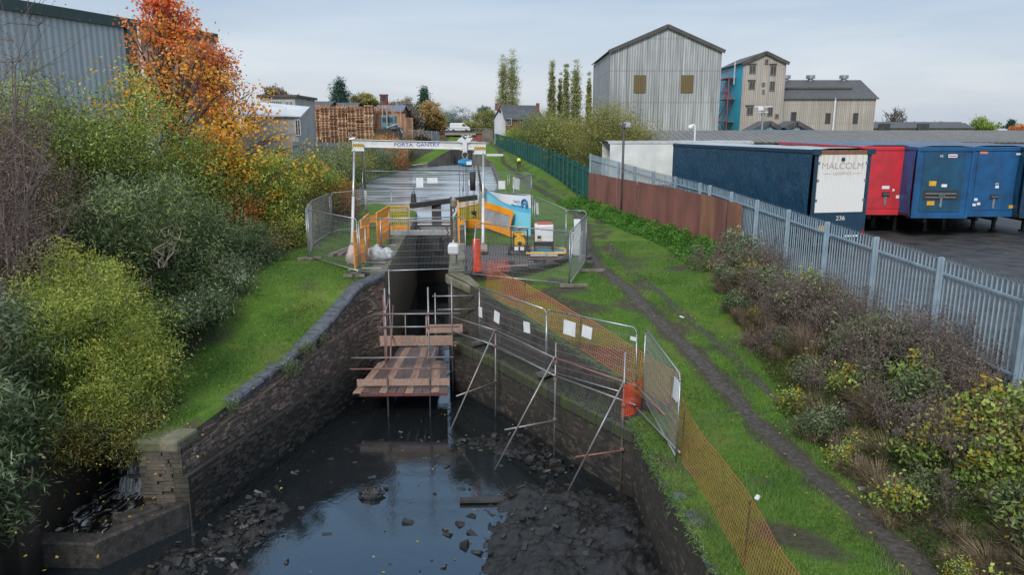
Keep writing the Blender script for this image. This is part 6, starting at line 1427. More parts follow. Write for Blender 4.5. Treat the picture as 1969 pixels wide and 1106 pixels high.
p = at(842, 252, 200); van(p.x, 203.5, zdk - .1, -.4, 'white van tilted nose down beside the bridge behind bushes')

# ================================================================== cyclist
t = thing('bicycle', 'bicycle ridden away along the far towpath', 'bicycle', (0, 0, 0))
b = MB(); b.path([(0, -.5, .34), (0, -.1, .3), (0, .45, .85), (0, .52, .34)], .02, 6); b.path([(0, -.5, .34), (0, -.2, .9), (0, .42, .82)], .02, 6); b.path([(0, -.1, .3), (0, -.22, .98)], .018, 6); b.build('frame', M_redp, t)
for y in (-.52, .52):
    b = MB(); b.path([(0, y + .33 * math.cos(2*PI*k/18), .34 + .33 * math.sin(2*PI*k/18)) for k in range(19)], .022, 5); b.build('wheel', M_tyre, t)
b = MB(); b.path([(-.28, .38, 1.02), (0, .44, 1.0), (.28, .38, 1.02)], .016, 5); b.build('handlebar', M_blk, t); b = MB(); b.ball((0, -.24, 1.0), .1, 8, 6, (1, 1.4, .4)); b.build('saddle', M_blk, t); b = MB(); b.ball((0, -.34, .82), .05); b.build('rear_lamp', mat('red_rear_lamp', (.8, .03, .01)), t)
cp = Vector((pathx(88) + .35, 88, 0)); cp.z = gz(cp.x, 88) + .02; t.location = cp; t.rotation_euler = (0, 0, .03)
person = thing('person', 'person in a yellow high visibility vest cycling away on the towpath', 'person', (0, 0, 0))
V = [(0,-.22,1.02), (0,-.16,1.25), (0,-.02,1.5), (0,.03,1.6), (0,.06,1.74),
     (-.13,-.2,1.0), (-.15,.12,.82), (-.13,.02,.38), (-.13,.14,.3), (.13,-.2,1.0), (.15,.1,.98), (.13,-.06,.6), (.13,.06,.52),
     (-.2,-.02,1.46), (-.29,.14,1.24), (-.27,.36,1.07), (.2,-.02,1.46), (.29,.14,1.24), (.27,.36,1.07)]
E = [(0,1),(1,2),(2,3),(3,4),(0,5),(5,6),(6,7),(7,8),(0,9),(9,10),(10,11),(11,12),(2,13),(13,14),(14,15),(2,16),(16,17),(17,18)]
RD = [.15,.15,.16,.06,.10,.09,.075,.05,.045,.09,.075,.05,.045,.07,.05,.035,.07,.05,.035]
for s_, h_ in ((-1, 15), (1, 18)):
    for f in range(5):
        V.append((s_ * (.27 - .02 * (f - 2)), .44 + .005 * f, 1.05 - .012 * (f % 3))); E.append((h_, len(V) - 1)); RD.append(.011)
me = bpy.data.meshes.new('body'); me.from_pydata(V, E, []); body = bpy.data.objects.new('body', me); COL.objects.link(body); body.parent = person
sk = body.modifiers.new('Skin', 'SKIN')
for i, v in enumerate(me.skin_vertices[0].data): v.radius = (RD[i], RD[i]); v.use_root = (i == 0)
ss = body.modifiers.new('Subsurf', 'SUBSURF'); ss.levels = ss.render_levels = 1; me.materials.append(mat('dark_clothing', (.03, .028, .035), (.05, .045, .05), .8))
b = MB(); b.ball((0, -.08, 1.33), .235, 14, 10, (1.0, .75, 1.25)); b.build('vest', mat('high_visibility_yellow', (.72, .95, .05), (.6, .85, .04), .6), person, smooth=True)
b = MB(); b.ball((0, .06, 1.8), .12, 12, 8, (1, 1.15, .85)); b.build('helmet', M_blk, person, smooth=True)
person.location = cp; person.rotation_euler = (0, 0, .03)
# ================================================================== vegetation
M_bark = mat('grey_brown_bark', (.13, .10, .08), (.06, .05, .042), .9, 6, .5)
M_twig = mat('purple_brown_twig', (.19, .14, .13), (.11, .08, .08), .85, 4)
M_pale_twig = mat('pale_dead_branch', (.36, .29, .23), (.24, .19, .15), .8, 4)
F_dark = foliage_mat('dark_willow_leaf', [(0, (.008, .014, .006)), (.4, (.032, .050, .020)), (.62, (.075, .10, .040)), (1, (.18, .21, .11))])
F_green = foliage_mat('mid_green_leaf', [(0, (.012, .02, .006)), (.35, (.045, .075, .014)), (.62, (.11, .155, .028)), (1, (.24, .28, .07))])
F_lime = foliage_mat('yellow_green_leaf', [(0, (.020, .026, .008)), (.3, (.07, .095, .02)), (.6, (.155, .185, .036)), (1, (.31, .30, .075))], .35)
F_olive = foliage_mat('olive_leaf', [(0, (.014, .014, .007)), (.35, (.055, .058, .02)), (.65, (.12, .12, .035)), (1, (.24, .20, .06))])
F_orange = foliage_mat('autumn_leaf', [(0, (.06, .03, .008)), (.2, (.28, .18, .02)), (.5, (.34, .17, .025)), (.75, (.35, .11, .03)), (1, (.32, .065, .04))], .4)
F_rust = foliage_mat('rust_leaf', [(0, (.03, .012, .008)), (.4, (.17, .06, .025)), (.7, (.34, .12, .03)), (1, (.45, .2, .04))], .3)
F_plum = foliage_mat('plum_brown_leaf', [(0, (.018, .012, .010)), (.4, (.062, .042, .036)), (.7, (.12, .08, .065)), (1, (.2, .14, .11))], .15)
F_blue = foliage_mat('grey_green_leaf', [(0, (.009, .015, .007)), (.4, (.035, .052, .022)), (.68, (.085, .115, .055)), (1, (.2, .24, .16))], .2)
F_yel = foliage_mat('golden_leaf', [(0, (.04, .03, .005)), (.4, (.17, .125, .015)), (1, (.34, .25, .035))], .4)
F_conif = foliage_mat('conifer_needle', [(0, (.004, .010, .008)), (.5, (.016, .04, .03)), (1, (.05, .09, .06))], .05)
F_straw = foliage_mat('dead_grass', [(0, (.06, .045, .03)), (.5, (.19, .145, .095)), (1, (.34, .27, .18))], .2)
F_dead = foliage_mat('dead_seed_head', [(0, (.03, .025, .02)), (.5, (.11, .088, .072)), (1, (.25, .21, .175))], .1)
F_nettle = foliage_mat('nettle_leaf', [(0, (.010, .03, .006)), (.45, (.035, .10, .014)), (1, (.09, .17, .03))], .3)

def bush(name, label, cat, blobs, ncl, nper, rc, L, W, m, seed, group=None, stems=26, sm=None, shell=.35, grad=.3, extra=None, droop=.2, zmin=None, stem_r=.035, fork=.35, crown='foliage'):
    bx_ = sum(b[0][0] for b in blobs) / len(blobs); by_ = sum(b[0][1] for b in blobs) / len(blobs)
    zb = gz(bx_, by_)
    t = thing(name, label, cat, (bx_, by_, zb), group)
    P, T, C = crown_pts(blobs, ncl, nper, rc, seed, shell, grad, zmin if zmin is not None else zb + .1)
    V, F, Tn = leaf_arrays(P, L, W, seed, T, droop)
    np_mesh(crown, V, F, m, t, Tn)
    if extra:
        for k, (m2, frac, cn) in enumerate(extra):
            r = np.random.default_rng(seed + 50 + k); C2 = np.array(C)[r.random(len(C)) < frac]
            if len(C2) == 0: C2 = np.array(C)[:2]
            P2 = np.concatenate([c + r.normal(size=(int(nper * .6), 3)) * rc * .8 for c in C2]); V2, F2, T2 = leaf_arrays(P2, L * 1.05, W * 1.1, seed + 9, .5 + r.normal(size=len(P2)) * .2, droop)
            np_mesh(cn, V2, F2, m2, t, T2)
    if stems:
        mb = MB(); top = max(b[0][2] + b[1][2] * .3 for b in blobs)
        limbs(mb, (bx_, by_, zb - .1), C, stem_r, (bx_, by_, top), seed, n=stems, fork=fork, wig=.2)
        mb.build('stems', sm or M_bark, t)
    return t
def bare(mb, base, h, spread, seed, n=30, r0=.05, nside=3, droop=.2, tw=5):
    r = random.Random(seed); base = Vector(base)
    for k in range(n):
        a = r.uniform(0, 2 * PI); d = Vector((math.cos(a) * spread * r.uniform(.3, 1), math.sin(a) * spread * r.uniform(.3, 1), h * r.uniform(.55, 1)))
        p = base + Vector((r.gauss(0, spread * .12), r.gauss(0, spread * .12), 0)); pts = [p]; K = 6
        for i in range(1, K + 1): pts.append(p + d * (i / K) + Vector((r.gauss(0, .1), r.gauss(0, .1), -droop * (i / K) ** 2)))
        mb.path(pts, r0 * r.uniform(.4, 1), nside, .006)
        for i in range(2, K + 1):
            for j in range(tw):
                e = pts[i] + Vector((r.gauss(0, .35), r.gauss(0, .35), r.gauss(.15, .3))) * (h / 4); m = pts[i].lerp(e, .5) + Vector((0, 0, r.gauss(0, .06)))
                mb.path([pts[i], m, e], .008, 3, .003)

# --- left bank, near to far
bush('buddleia_bush', 'dark grey green bush with silvery leaf tips at the lower left edge', 'bush', [((-10.9, 14.0, -1.0), (1.25, 1.3, 1.6)), ((-11.6, 15.6, .2), (1.2, 1.3, 1.6)), ((-10.5, 13.2, -2.0), (.8, .9, 1.0))], 330, 60, .22, .19, .042, F_blue, 1, zmin=-3.0)
bush('willow_bush', 'big yellow green willow bush overhanging the overflow basin', 'bush', [((-10.4, 17.6, .0), (1.7, 1.9, 1.75)), ((-9.6, 16.6, -1.2), (1.15, 1.1, 1.0)), ((-11.3, 18.8, .6), (1.3, 1.6, 1.5)), ((-9.3, 17.9, -.9), (.95, 1.2, .9))], 760, 95, .25, .10, .021, F_lime, 2, stems=70, extra=((F_yel, .08, 'golden_leaves'), (F_green, .5, 'green_leaves')), sm=M_twig, shell=.25)
bush('willow_bush', 'drooping olive branches with golden tips hanging over the waterfall', 'bush', [((-9.2, 16.6, -1.9), (.95, .7, .7)), ((-9.9, 15.6, -1.7), (.6, .8, .8)), ((-8.9, 16.0, -1.9), (.5, .5, .55))], 190, 60, .16, .1, .024, F_olive, 3, stems=40, extra=((F_yel, .22, 'golden_leaves'),), sm=M_bark, zmin=-2.75, shell=.2)
t = bush('elder_thicket', 'tall plum brown thicket of twiggy growth at the left edge', 'thicket', [((-13.2, 18.6, 1.6), (1.6, 2.0, 3.2)), ((-12.3, 17.4, .2), (1.3, 1.3, 2.2)), ((-13.8, 21, 3.2), (1.5, 1.6, 2.4))], 420, 55, .32, .085, .03, F_plum, 4, stems=60, sm=M_twig, shell=.2, fork=.6)
mb = MB(); bare(mb, (-12.8, 18.4, -.5), 6.2, 1.9, 5, 26, .03); mb.build('bare_stems', M_twig, t)
t = thing('bare_tree', 'leafless purple brown tree reaching into the sky at the upper left corner', 'tree', (-14.6, 20.5, 0)); mb = MB(); bare(mb, (-14.6, 20.5, -.3), 9.6, 2.6, 8, 22, .07, 4, .5, 7); mb.build('trunk', M_twig, t)
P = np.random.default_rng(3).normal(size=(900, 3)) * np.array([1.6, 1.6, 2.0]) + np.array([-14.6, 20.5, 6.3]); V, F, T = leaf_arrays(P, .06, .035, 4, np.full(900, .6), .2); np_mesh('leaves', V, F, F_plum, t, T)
bush('willow_tree', 'broad dark willow mass with narrow leaves in the middle of the left bank', 'tree', [((-12.0, 24.5, 1.0), (2.3, 2.8, 2.7)), ((-11.3, 27, .4), (1.7, 2.2, 2.0)), ((-12.8, 22.4, .8), (1.8, 1.8, 2.4)), ((-10.7, 25, -.3), (1.2, 2.2, 1.1))], 760, 80, .34, .17, .036, F_dark, 6, stems=60, extra=((F_blue, .1, 'pale_leaves'), (F_green, .16, 'lighter_leaves')), crown='crown', name_=None) if 0 else bush('willow_tree', 'broad dark willow mass with narrow leaves in the middle of the left bank', 'tree', [((-12.0, 24.5, 1.0), (2.3, 2.8, 2.7)), ((-11.3, 27, .4), (1.7, 2.2, 2.0)), ((-12.8, 22.4, .8), (1.8, 1.8, 2.4)), ((-10.7, 25, -.3), (1.2, 2.2, 1.1))], 760, 80, .34, .17, .036, F_dark, 6, stems=60, extra=((F_blue, .1, 'pale_leaves'), (F_green, .16, 'lighter_leaves')), crown='crown')
t = thing('dead_bough', 'pale dead branches sticking out of the dark willow', 'branch', (-10.6, 22.6, 1.4)); mb = MB(); bare(mb, (-10.9, 22.6, .9), 1.7, 1.1, 12, 7, .03, 4, .1, 3); mb.build('bough', M_pale_twig, t); mb = MB(); bare(mb, (-11.3, 20.4, .2), .9, 1.2, 14, 6, .025, 4, .3, 3); mb.build('bough', M_pale_twig, t)
bush('hawthorn_tree', 'rounded green tree below the grey warehouse corner', 'tree', [((-14.6, 28.5, 3.2), (3.0, 3.2, 3.4)), ((-16.8, 26.5, 3.6), (2.4, 2.5, 2.8)), ((-12.8, 30.5, 1.8), (2.0, 2.4, 2.6))], 820, 75, .42, .13, .055, F_green, 7, stems=60, extra=((F_olive, .3, 'olive_leaves'), (F_dark, .12, 'dark_leaves')), crown='crown', stem_r=.12)
bush('hawthorn_tree', 'dark olive tree crowded behind the plum brown thicket', 'tree', [((-16.3, 23.2, 2.6), (2.2, 2.6, 3.2)), ((-18.3, 26, 3.6), (2.4, 2.5, 2.8)), ((-14.2, 22.5, .6), (1.4, 1.6, 2.4))], 560, 70, .42, .12, .05, F_olive, 8, stems=50, extra=((F_plum, .3, 'plum_leaves'), (F_dark, .2, 'dark_leaves')), crown='crown', stem_r=.1)
bush('bramble_bank', 'low grey green shrubs along the lawn edge beneath the dark willow', 'shrub', [((-9.8, 22.3, -.7), (.85, 1.6, .8)), ((-9.7, 25.2, -.1), (.9, 1.8, .9)), ((-10.0, 27.8, .4), (1.0, 1.6, 1.1)), ((-10.3, 20.4, -.9), (.9, 1.3, .9))], 420, 55, .22, .13, .032, F_blue, 9, stems=40, sm=M_twig, extra=((F_dark, .5, 'dark_leaves'),))
# orange maple: visible limbs, airy crown
def maple(name, label, x, y, zt, rad, seed, ncl, m, L=.19, nper=34, rc=.33, trunk_r=.13, lowz=1.6, skew=0, n_=None):
    zb = gz(x, y); t = thing(name, label, 'tree', (x, y, zb)); r = np.random.default_rng(seed); C = []
    for k in range(ncl):
        h = r.random() ** .85; z = lowz + (zt - lowz) * h
        prof = (1 - h) ** .95 * (.35 + .65 * min(1, h / .12)) + .04; a = r.uniform(0, 2 * PI); q = r.random() ** .5 * prof * rad * r.uniform(.75, 1.12)
        C.append(np.array([x + math.cos(a) * q + skew * (1 - h), y + math.sin(a) * q, z + q * .12]))
    P = []; T = []
    for c in C:
        n = int(nper * r.uniform(.4, 1.6)); P.append(c + r.normal(size=(n, 3)) * rc * r.uniform(.6, 1.2) * np.array([1, 1, .55]))
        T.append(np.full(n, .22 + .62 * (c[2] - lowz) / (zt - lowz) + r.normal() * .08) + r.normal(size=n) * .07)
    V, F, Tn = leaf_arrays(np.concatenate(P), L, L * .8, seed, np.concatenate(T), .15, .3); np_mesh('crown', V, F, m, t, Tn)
    mb = MB(); limbs(mb, (x, y, zb - .1), C, trunk_r, (x + .2, y, zt - .4), seed, n=150, fork=.5, wig=.18, r1=.012); mb.build('trunk', M_bark, t)
    return t
maple('maple_tree', 'tall maple tree in bright orange and red autumn leaf', -15.4, 34, 11.0, 6.0, 21, 620, F_orange, skew=1.9, lowz=1.2, L=.16, nper=17, rc=.34)
maple('maple_tree', 'lower spreading branches of golden orange leaf on a smaller maple', -12.6, 32.2, 4.9, 2.3, 22, 230, foliage_mat('golden_orange_leaf', [(0, (.08, .04, .01)), (.3, (.33, .23, .02)), (.7, (.38, .20, .02)), (1, (.35, .12, .03))], .4), L=.17, lowz=.6)
bush('rowan_tree', 'narrow dark red tree behind the tall orange maple', 'tree', [((-16.6, 43, 6.6), (1.1, 1.2, 3.0)), ((-16.9, 43, 8.2), (.8, .8, 1.6))], 190, 60, .36, .15, .08, foliage_mat('dark_red_leaf', [(0, (.03, .008, .005)), (.5, (.20, .05, .02)), (1, (.42, .10, .03))], .3), 23, stems=30, crown='crown')
bush('dogwood_bush', 'yellow green rounded bush right below the orange maple', 'bush', [((-10.9, 33.3, 1.9), (1.45, 1.5, 2.2)), ((-10.2, 32.3, .5), (1.1, 1.2, 1.3))], 380, 70, .26, .12, .055, F_lime, 24, stems=40, extra=((F_green, .3, 'green_leaves'),))
bush('dogwood_bush', 'low rust orange bush before the yellow green one', 'bush', [((-11.6, 30.6, 1.5), (1.1, 1.0, .9)), ((-12.2, 31.2, .8), (1.2, 1.2, 1.4))], 190, 55, .24, .1, .05, F_rust, 25, stems=30, extra=((F_olive, .3, 'olive_leaves'),))
bush('hazel_bush', 'green bush turning orange at its right side near the grey fence', 'bush', [((-11.2, 40.5, 1.6), (2.0, 2.6, 1.9)), ((-12.8, 39, 2.2), (1.8, 2.4, 2.0))], 480, 65, .32, .11, .055, F_green, 26, stems=40, extra=((F_lime, .2, 'lime_leaves'), (F_rust, .22, 'orange_leaves')))
bush('hazel_bush', 'orange brown bush beside the left gantry leg', 'bush', [((-9.9, 41.8, 1.0), (1.1, 1.8, 1.3))], 190, 60, .26, .1, .045, F_rust, 27, stems=30, extra=((F_olive, .5, 'olive_leaves'), (F_yel, .12, 'golden_leaves')))
bush('bramble_bank', 'dull brown bramble tangle behind the left fence panels', 'bramble', [((-10.2, 35.8, .5), (1.2, 2.4, 1.1)), ((-10.0, 31.6, .3), (.9, 1.8, .9)), ((-10.8, 37.8, .8), (1.2, 1.6, 1.2))], 330, 60, .24, .08, .04, F_olive, 28, stems=60, sm=M_twig, extra=((F_plum, .45, 'brown_leaves'), (F_green, .12, 'green_leaves')))
bush('sycamore_tree', 'dense dark green growth between the willow and the orange maple', 'tree', [((-13.8, 31, 1.6), (2.4, 2, 2.4)), ((-15.5, 30, .6), (2.4, 2, 2.4)), ((-18, 31, 2.6), (2.5, 2, 3.2))], 380, 65, .4, .13, .06, F_olive, 29, stems=30, crown='crown', extra=((F_green, .25, 'green_leaves'), (F_rust, .1, 'rust_leaves')))
for i, (x, y, z, rx, ry, rz, m, lb) in enumerate([(-15.3, 58, .9, 1.8, 3.5, 1.7, F_olive, 'olive brown bush at the left edge of the upper water'), (-15.7, 66, 1.2, 2.0, 5, 2.3, F_dark, 'dark green bush overhanging the upper water below the grey fence'), (-15.9, 76, 1.3, 1.9, 5.5, 2.5, F_olive, 'brownish bush mass midway along the far left waterside'),
        (-15.9, 88, 1.3, 2.2, 6, 2.6, F_dark, 'dark bush beyond the brownish waterside bush'), (-15.8, 99, 1.4, 2.2, 5, 2.7, F_rust, 'orange brown bush near the far lock on the left'), (-16.0, 110, 1.6, 1.7, 4, 2.0, F_dark, 'dark green bush at the left of the far lock lawn'), (-14.5, 48, .9, 2.2, 3.0, 1.5, F_green, 'green bush at the near left corner of the upper water')]):
    bush('waterside_bush', lb, 'bush', [((x, y, z), (rx, ry, rz)), ((x - rx * .8, y + 1, z * 1.15), (rx, ry * .8, rz))], 230, 55, .5, .17, .07, m, 40 + i, stems=20, extra=((F_olive if m is not F_olive else F_green, .3, 'mixed_leaves'),))
# --- right of the towpath, beyond the green fence
bush('sallow_tree', 'large rounded olive green willow in front of the grey corrugated warehouse', 'tree', [((at(1165, 250, 60).x + .8, 60, 3.2), (3.2, 3, 4.0)), ((at(1225, 262, 62).x, 62, 2.6), (2.6, 3, 3.2)), ((at(1110, 262, 64).x + 1.4, 64, 2.9), (2.2, 3, 2.8)), ((at(1165, 215, 61).x, 61, 5.2), (1.8, 2, 2.2))], 900, 70, .5, .15, .05, F_olive, 60, stems=90, extra=((F_lime, .16, 'yellow_leaves'),), crown='crown', stem_r=.12)
for i, (px, py, Y, rx, rz, m, lb) in enumerate([(1065, 280, 72, 2.0, 2.2, F_olive, 'brown olive bush left of the large willow beyond the green fence'), (1040, 262, 92, 2.5, 2.6, F_olive, 'tawny bush further along behind the green fence'), (1005, 252, 110, 3.6, 2.4, F_dark, 'dark green bush in front of the gabled house'), (1040, 248, 125, 3.0, 3.2, F_olive, 'bush right of the gabled house'), (975, 262, 128, 2.0, 1.2, F_lime, 'yellow green bush at the foot of the white gable')]):
    p = at(px, py, Y); p.x = max(p.x, lerp(FX, Y) + rx * 1.0); bush('hedge_bush', lb, 'bush', [((p.x, Y, p.z), (rx, rx, rz)), ((p.x + rx, Y + 1, p.z - .3), (rx * .8, rx, rz * .8))], 240, 50, .6, .2, .08, m, 70 + i, stems=14, extra=((F_green, .3, 'green_leaves'),))
F_pop = foliage_mat('poplar_leaf', [(0, (.05, .055, .03)), (.4, (.12, .13, .055)), (1, (.25, .25, .11))])
def poplar(px, pyt, pyb, Y, w_, label, m, seed, cat='poplar'):
    a = at(px, pyt, Y); zb = 1.5; h = a.z - zb
    blobs = [((a.x, Y, zb + h * (.25 + .62 * k / 5)), (w_ * (1 - .11 * k) , w_ * (1 - .11 * k), h * .2)) for k in range(6)]
    return bush('poplar_tree', label, cat, blobs, int(260 + 40 * w_), 36, w_ * .22, .34, .13, m, seed, stems=30, crown='crown', stem_r=.2, fork=.3, sm=M_bark, shell=.2, zmin=zb + h * .12)
for i, (px, pyt, Y, w_, lb) in enumerate([(967, 108, 190, 1.8, 'tall poplar left of the pair beside the gabled house'), (985, 101, 190, 2.4, 'tallest poplar rising behind the gabled house'), (1062, 124, 150, 1.0, 'slim poplar leftmost of the row beside the grey warehouse'), (1089, 126, 150, .8, 'slim poplar second in the row beside the grey warehouse'), (1108, 121, 150, 1.35, 'broadest poplar in the row beside the grey warehouse'), (1133, 146, 150, .6, 'thin short poplar touching the grey warehouse'), (1078, 150, 155, .7, 'short slim poplar behind the gap in the row')]):
    poplar(px, pyt, 240, Y, w_, lb, F_pop, 90 + i)
# --- far left background trees
def conifer(px, pyt, Y, w_, label, seed):
    a = at(px, pyt, Y); zb = 2; h = a.z - zb; blobs = [((a.x, Y, zb + h * (.2 + .7 * k / 5)), (w_ * (1 - .15 * k), w_ * (1 - .15 * k), h * .16)) for k in range(6)]
    bush('conifer_tree', label, 'conifer', blobs, 420, 80, w_ * .16, .45, .17, F_conif, seed, stems=8, crown='crown', shell=.3)
conifer(652, 155, 165, 3.6, 'dark conifer standing behind the pallet stacks', 120); conifer(815, 175, 175, 2.6, 'dark conifer left of the road bridge', 121); conifer(1945, 233, 210, 1.6, 'small dark conifer at the right horizon', 122)
F_haz = foliage_mat('hazy_green_leaf', [(0, (.03, .045, .04)), (.5, (.07, .10, .085)), (1, (.14, .17, .14))]); F_hazb = foliage_mat('hazy_brown_leaf', [(0, (.04, .035, .032)), (.5, (.11, .09, .075)), (1, (.2, .17, .14))]); F_gold = foliage_mat('dull_gold_leaf', [(0, (.04, .03, .015)), (.5, (.16, .11, .04)), (1, (.3, .2, .08))])  # the hazy pair has distance haze put into its leaf colours
for i, (px, py, Y, rx, rz, m, lb) in enumerate([(778, 224, 160, 2.8, 3.6, F_hazb, 'bare brownish tree left of the far conifer'), (829, 224, 165, 2.4, 3.4, F_gold, 'orange brown tree right of the far conifer'), (812, 225, 172, 3.6, 3.0, F_conif, 'dark evergreen mass under the far conifer'), (800, 262, 150, 2.0, 1.0, F_hazb, 'reddish brown thicket before the bridge'), (878, 232, 260, 5.5, 4.2, F_haz, 'grey green round tree straight behind the vans'), (858, 236, 290, 5, 4.5, F_haz, 'distant tree to the left of the round tree behind the vans'), (930, 236, 240, 4.5, 3.8, F_olive, 'olive tree right of the vans'), (932, 217, 250, 2.6, 2.2, F_haz, 'dark treetop poking up above the olive tree'), (905, 246, 235, 4, 1.8, F_olive, 'low yellowish bushes behind the bridge railing'),
        (1885, 248, 190, 3.2, 2.6, F_green, 'green round tree at the right horizon'), (1962, 258, 200, 3, 2.4, F_rust, 'rusty bush at the extreme right horizon'), (528, 182, 140, 1.8, 1.4, F_hazb, 'bare tree top above the flat roofed office'), (700, 196, 165, 2.5, 1.8, F_olive, 'small brown tree top beside the dark conifer'), (760, 212, 190, 4, 2.4, F_hazb, 'faint bare tree beyond the blue grey roof')]):
    p = at(px, py, Y); bush('distant_tree', lb, 'tree', [((p.x, Y, p.z), (rx, rx, rz)), ((p.x + rx * .5, Y + 1, p.z - rz * .4), (rx * .8, rx, rz * .7))], 170, 46, rx * .14, .5, .2, m, 130 + i, stems=14, crown='crown')
t = thing('bare_tree', 'leafless round tree above the dark roofed low building', 'tree', (at(1718, 240, 210).x, 210, 2)); mb = MB(); p = at(1718, 236, 210); limbs_c = crown_pts([((p.x, 210, p.z + 1.2), (3.4, 3, 3.0))], 90, 1, .1, 3, .5)[2]; limbs(mb, (p.x, 210, 1), limbs_c, .3, (p.x, 210, p.z + 2.5), 6, 90, fork=1.4, wig=.3, r1=.04); mb.build('trunk', M_bark, t)
# horizon belts of vegetation and roofs, read as one mass
r = np.random.default_rng(77); P = []
for k in range(900):
    x = r.uniform(-190, 320); y = r.uniform(300, 420); c = np.array([x, y, 3 + r.random() * 2.2]); P.append(c + r.normal(size=(16, 3)) * np.array([3, 3, 1.3]))
P = np.concatenate(P); V, F, T = leaf_arrays(P, 1.6, .9, 7, r.normal(size=len(P)) * .12 + .5); o = np_mesh('far_woodland', V, F, F_dark, None, T); tag(o, 'low dark belt of distant trees along the horizon', 'woodland', kind='stuff')

# --- right verge under the palisade
def proto(name, build):
    t = bpy.data.objects.new(name, None); COL.objects.link(t); build(t); return t
def b_dead(seed, h=1.1, n=34):
    def f(t):
        r = random.Random(seed); mb = MB(); P = []
        for k in range(n):
            a = r.uniform(0, 6.3); s = r.uniform(.1, .55); hh = h * r.uniform(.5, 1.1); lean = r.uniform(.05, .45)
            p0 = Vector((math.cos(a) * s, math.sin(a) * s, -.05)); p1 = p0 + Vector((math.cos(a) * lean * .4, math.sin(a) * lean * .4, hh * .55)); p2 = p0 + Vector((math.cos(a) * lean, math.sin(a) * lean, hh))
            mb.path([p0, p1, p2], .006, 3, .003)
            for j in range(26): u = r.uniform(.3, 1.05); q = p0.lerp(p2, u) + Vector((r.gauss(0, .05), r.gauss(0, .05), r.gauss(0, .04))); P.append(q[:])
            for j in range(3): u = r.uniform(.4, .9); q = p0.lerp(p2, u); e = q + Vector((r.gauss(0, .14), r.gauss(0, .14), .14)); mb.tube(q, e, .003, 3, cap=False); P += [(e + Vector((r.gauss(0, .03), r.gauss(0, .03), r.gauss(0, .03))))[:] for _ in range(8)]
        mb.build('stems', M_twig, t); P = np.array(P); V, F, T = leaf_arrays(P, .065, .02, seed, np.random.default_rng(seed).normal(size=len(P)) * .18 + .5, .5); np_mesh('seed_heads', V, F, F_dead, t, T)
    return f
def b_leaf(seed, m, L, W, h=.9, ncl=46, nper=26, m2=None):
    def f(t):
        P, T, C = crown_pts([((0, 0, h * .5), (.55, .5, h * .55)), ((.3, .1, h * .35), (.4, .4, h * .4))], ncl, nper, .13, seed, .3, .3, .03)
        V, F, Tn = leaf_arrays(P, L, W, seed, T, .2); np_mesh('foliage', V, F, m, t, Tn)
        if m2: P, T, C2 = crown_pts([((0, 0, h * .6), (.5, .5, h * .5))], 7, 12, .09, seed + 3, .5); V, F, Tn = leaf_arrays(P, L, W, seed, T, .2); np_mesh('yellow_leaves', V, F, m2, t, Tn)
        mb = MB(); limbs(mb, (0, 0, -.1), C, .015, (0, 0, h * .7), seed, 16, fork=.15, wig=.05); mb.build('stems', M_twig, t)
    return f
def b_straw(seed, n=420, h=.6):
    def f(t):
        r = np.random.default_rng(seed); a = r.uniform(0, 2*PI, n); s = r.random(n) ** .5 * .3; l = r.uniform(.15, .6, n); hh = h * r.uniform(.4, 1.1, n)
        b0 = np.stack([np.cos(a) * s, np.sin(a) * s, np.full(n, -.03)], 1); tip = b0 + np.stack([np.cos(a) * l, np.sin(a) * l, hh], 1); mid = (b0 + tip) / 2 + np.array([0, 0, .1]); w_ = np.stack([-np.sin(a), np.cos(a), a * 0], 1) * .007
        V = np.stack([b0 - w_, b0 + w_, mid + w_ * .8, tip, mid - w_ * .8], 1).reshape(-1, 3); k = np.arange(n) * 5
        F = np.concatenate([np.stack([k, k+1, k+2, k+4], 1), np.stack([k+4, k+2, k+3, k+3], 1)[:, :4]]); F2 = [tuple(q) for q in F[:n]] + [(q[0], q[1], q[2]) for q in F[n:]]
        me = bpy.data.meshes.new('blades'); me.from_pydata(V.tolist(), [], F2); at2 = me.attributes.new('tint', 'FLOAT', 'POINT'); at2.data.foreach_set('value', np.repeat(r.normal(size=n) * .2 + .5, 5).astype(np.float32)); me.materials.append(F_straw)
        o = bpy.data.objects.new('blades', me); COL.objects.link(o); o.parent = t
    return f
PR = {'dead': [proto('dead_willowherb', b_dead(s, 1.0 + .15 * (s % 3))) for s in (1, 2, 3)], 'leaf': [proto('verge_shrub', b_leaf(11, F_dark, .12, .045)), proto('verge_shrub', b_leaf(12, F_blue, .13, .035, 1.0))],
      'yel': [proto('bramble', b_leaf(13, F_green, .09, .06, .7, m2=F_yel)), proto('bramble', b_leaf(14, F_olive, .08, .05, .6, m2=F_yel))], 'straw': [proto('straw_tussock', b_straw(5)), proto('straw_tussock', b_straw(6, 380, .5))]}
used = set()
LB = {'dead': ('tall dead purple brown weed stems in the verge under the palisade fence', 'weed', 'dead weed stems along the palisade verge'), 'leaf': ('leafy dark grey green shrub in the verge under the palisade fence', 'shrub', 'leafy shrubs along the palisade verge'),
      'yel': ('low bramble with yellowing leaves in the verge by the palisade fence', 'bramble', 'yellowing brambles along the palisade verge'), 'straw': ('straw coloured tussock of dead grass at the foot of the verge', 'grass tussock', 'dead grass tussocks along the verge')}
def put(kind, x, y, s, rz, lab=None):
    pr = rv.choice(PR[kind]); l, c_, g_ = LB[kind]; z = gz(x, y) - .03
    if id(pr) not in used: used.add(id(pr)); o = pr; o.location = (x, y, z); o.rotation_euler = (0, 0, rz); o.scale = (s, s, s)
    else: o = copy_tree(pr, (x, y, z), rz, sc=s)
    o['category'] = c_
    if lab: o['label'] = lab; 
    else: o['label'] = l; o['group'] = g_
    if lab and 'group' in o: del o['group']
rv = random.Random(31)
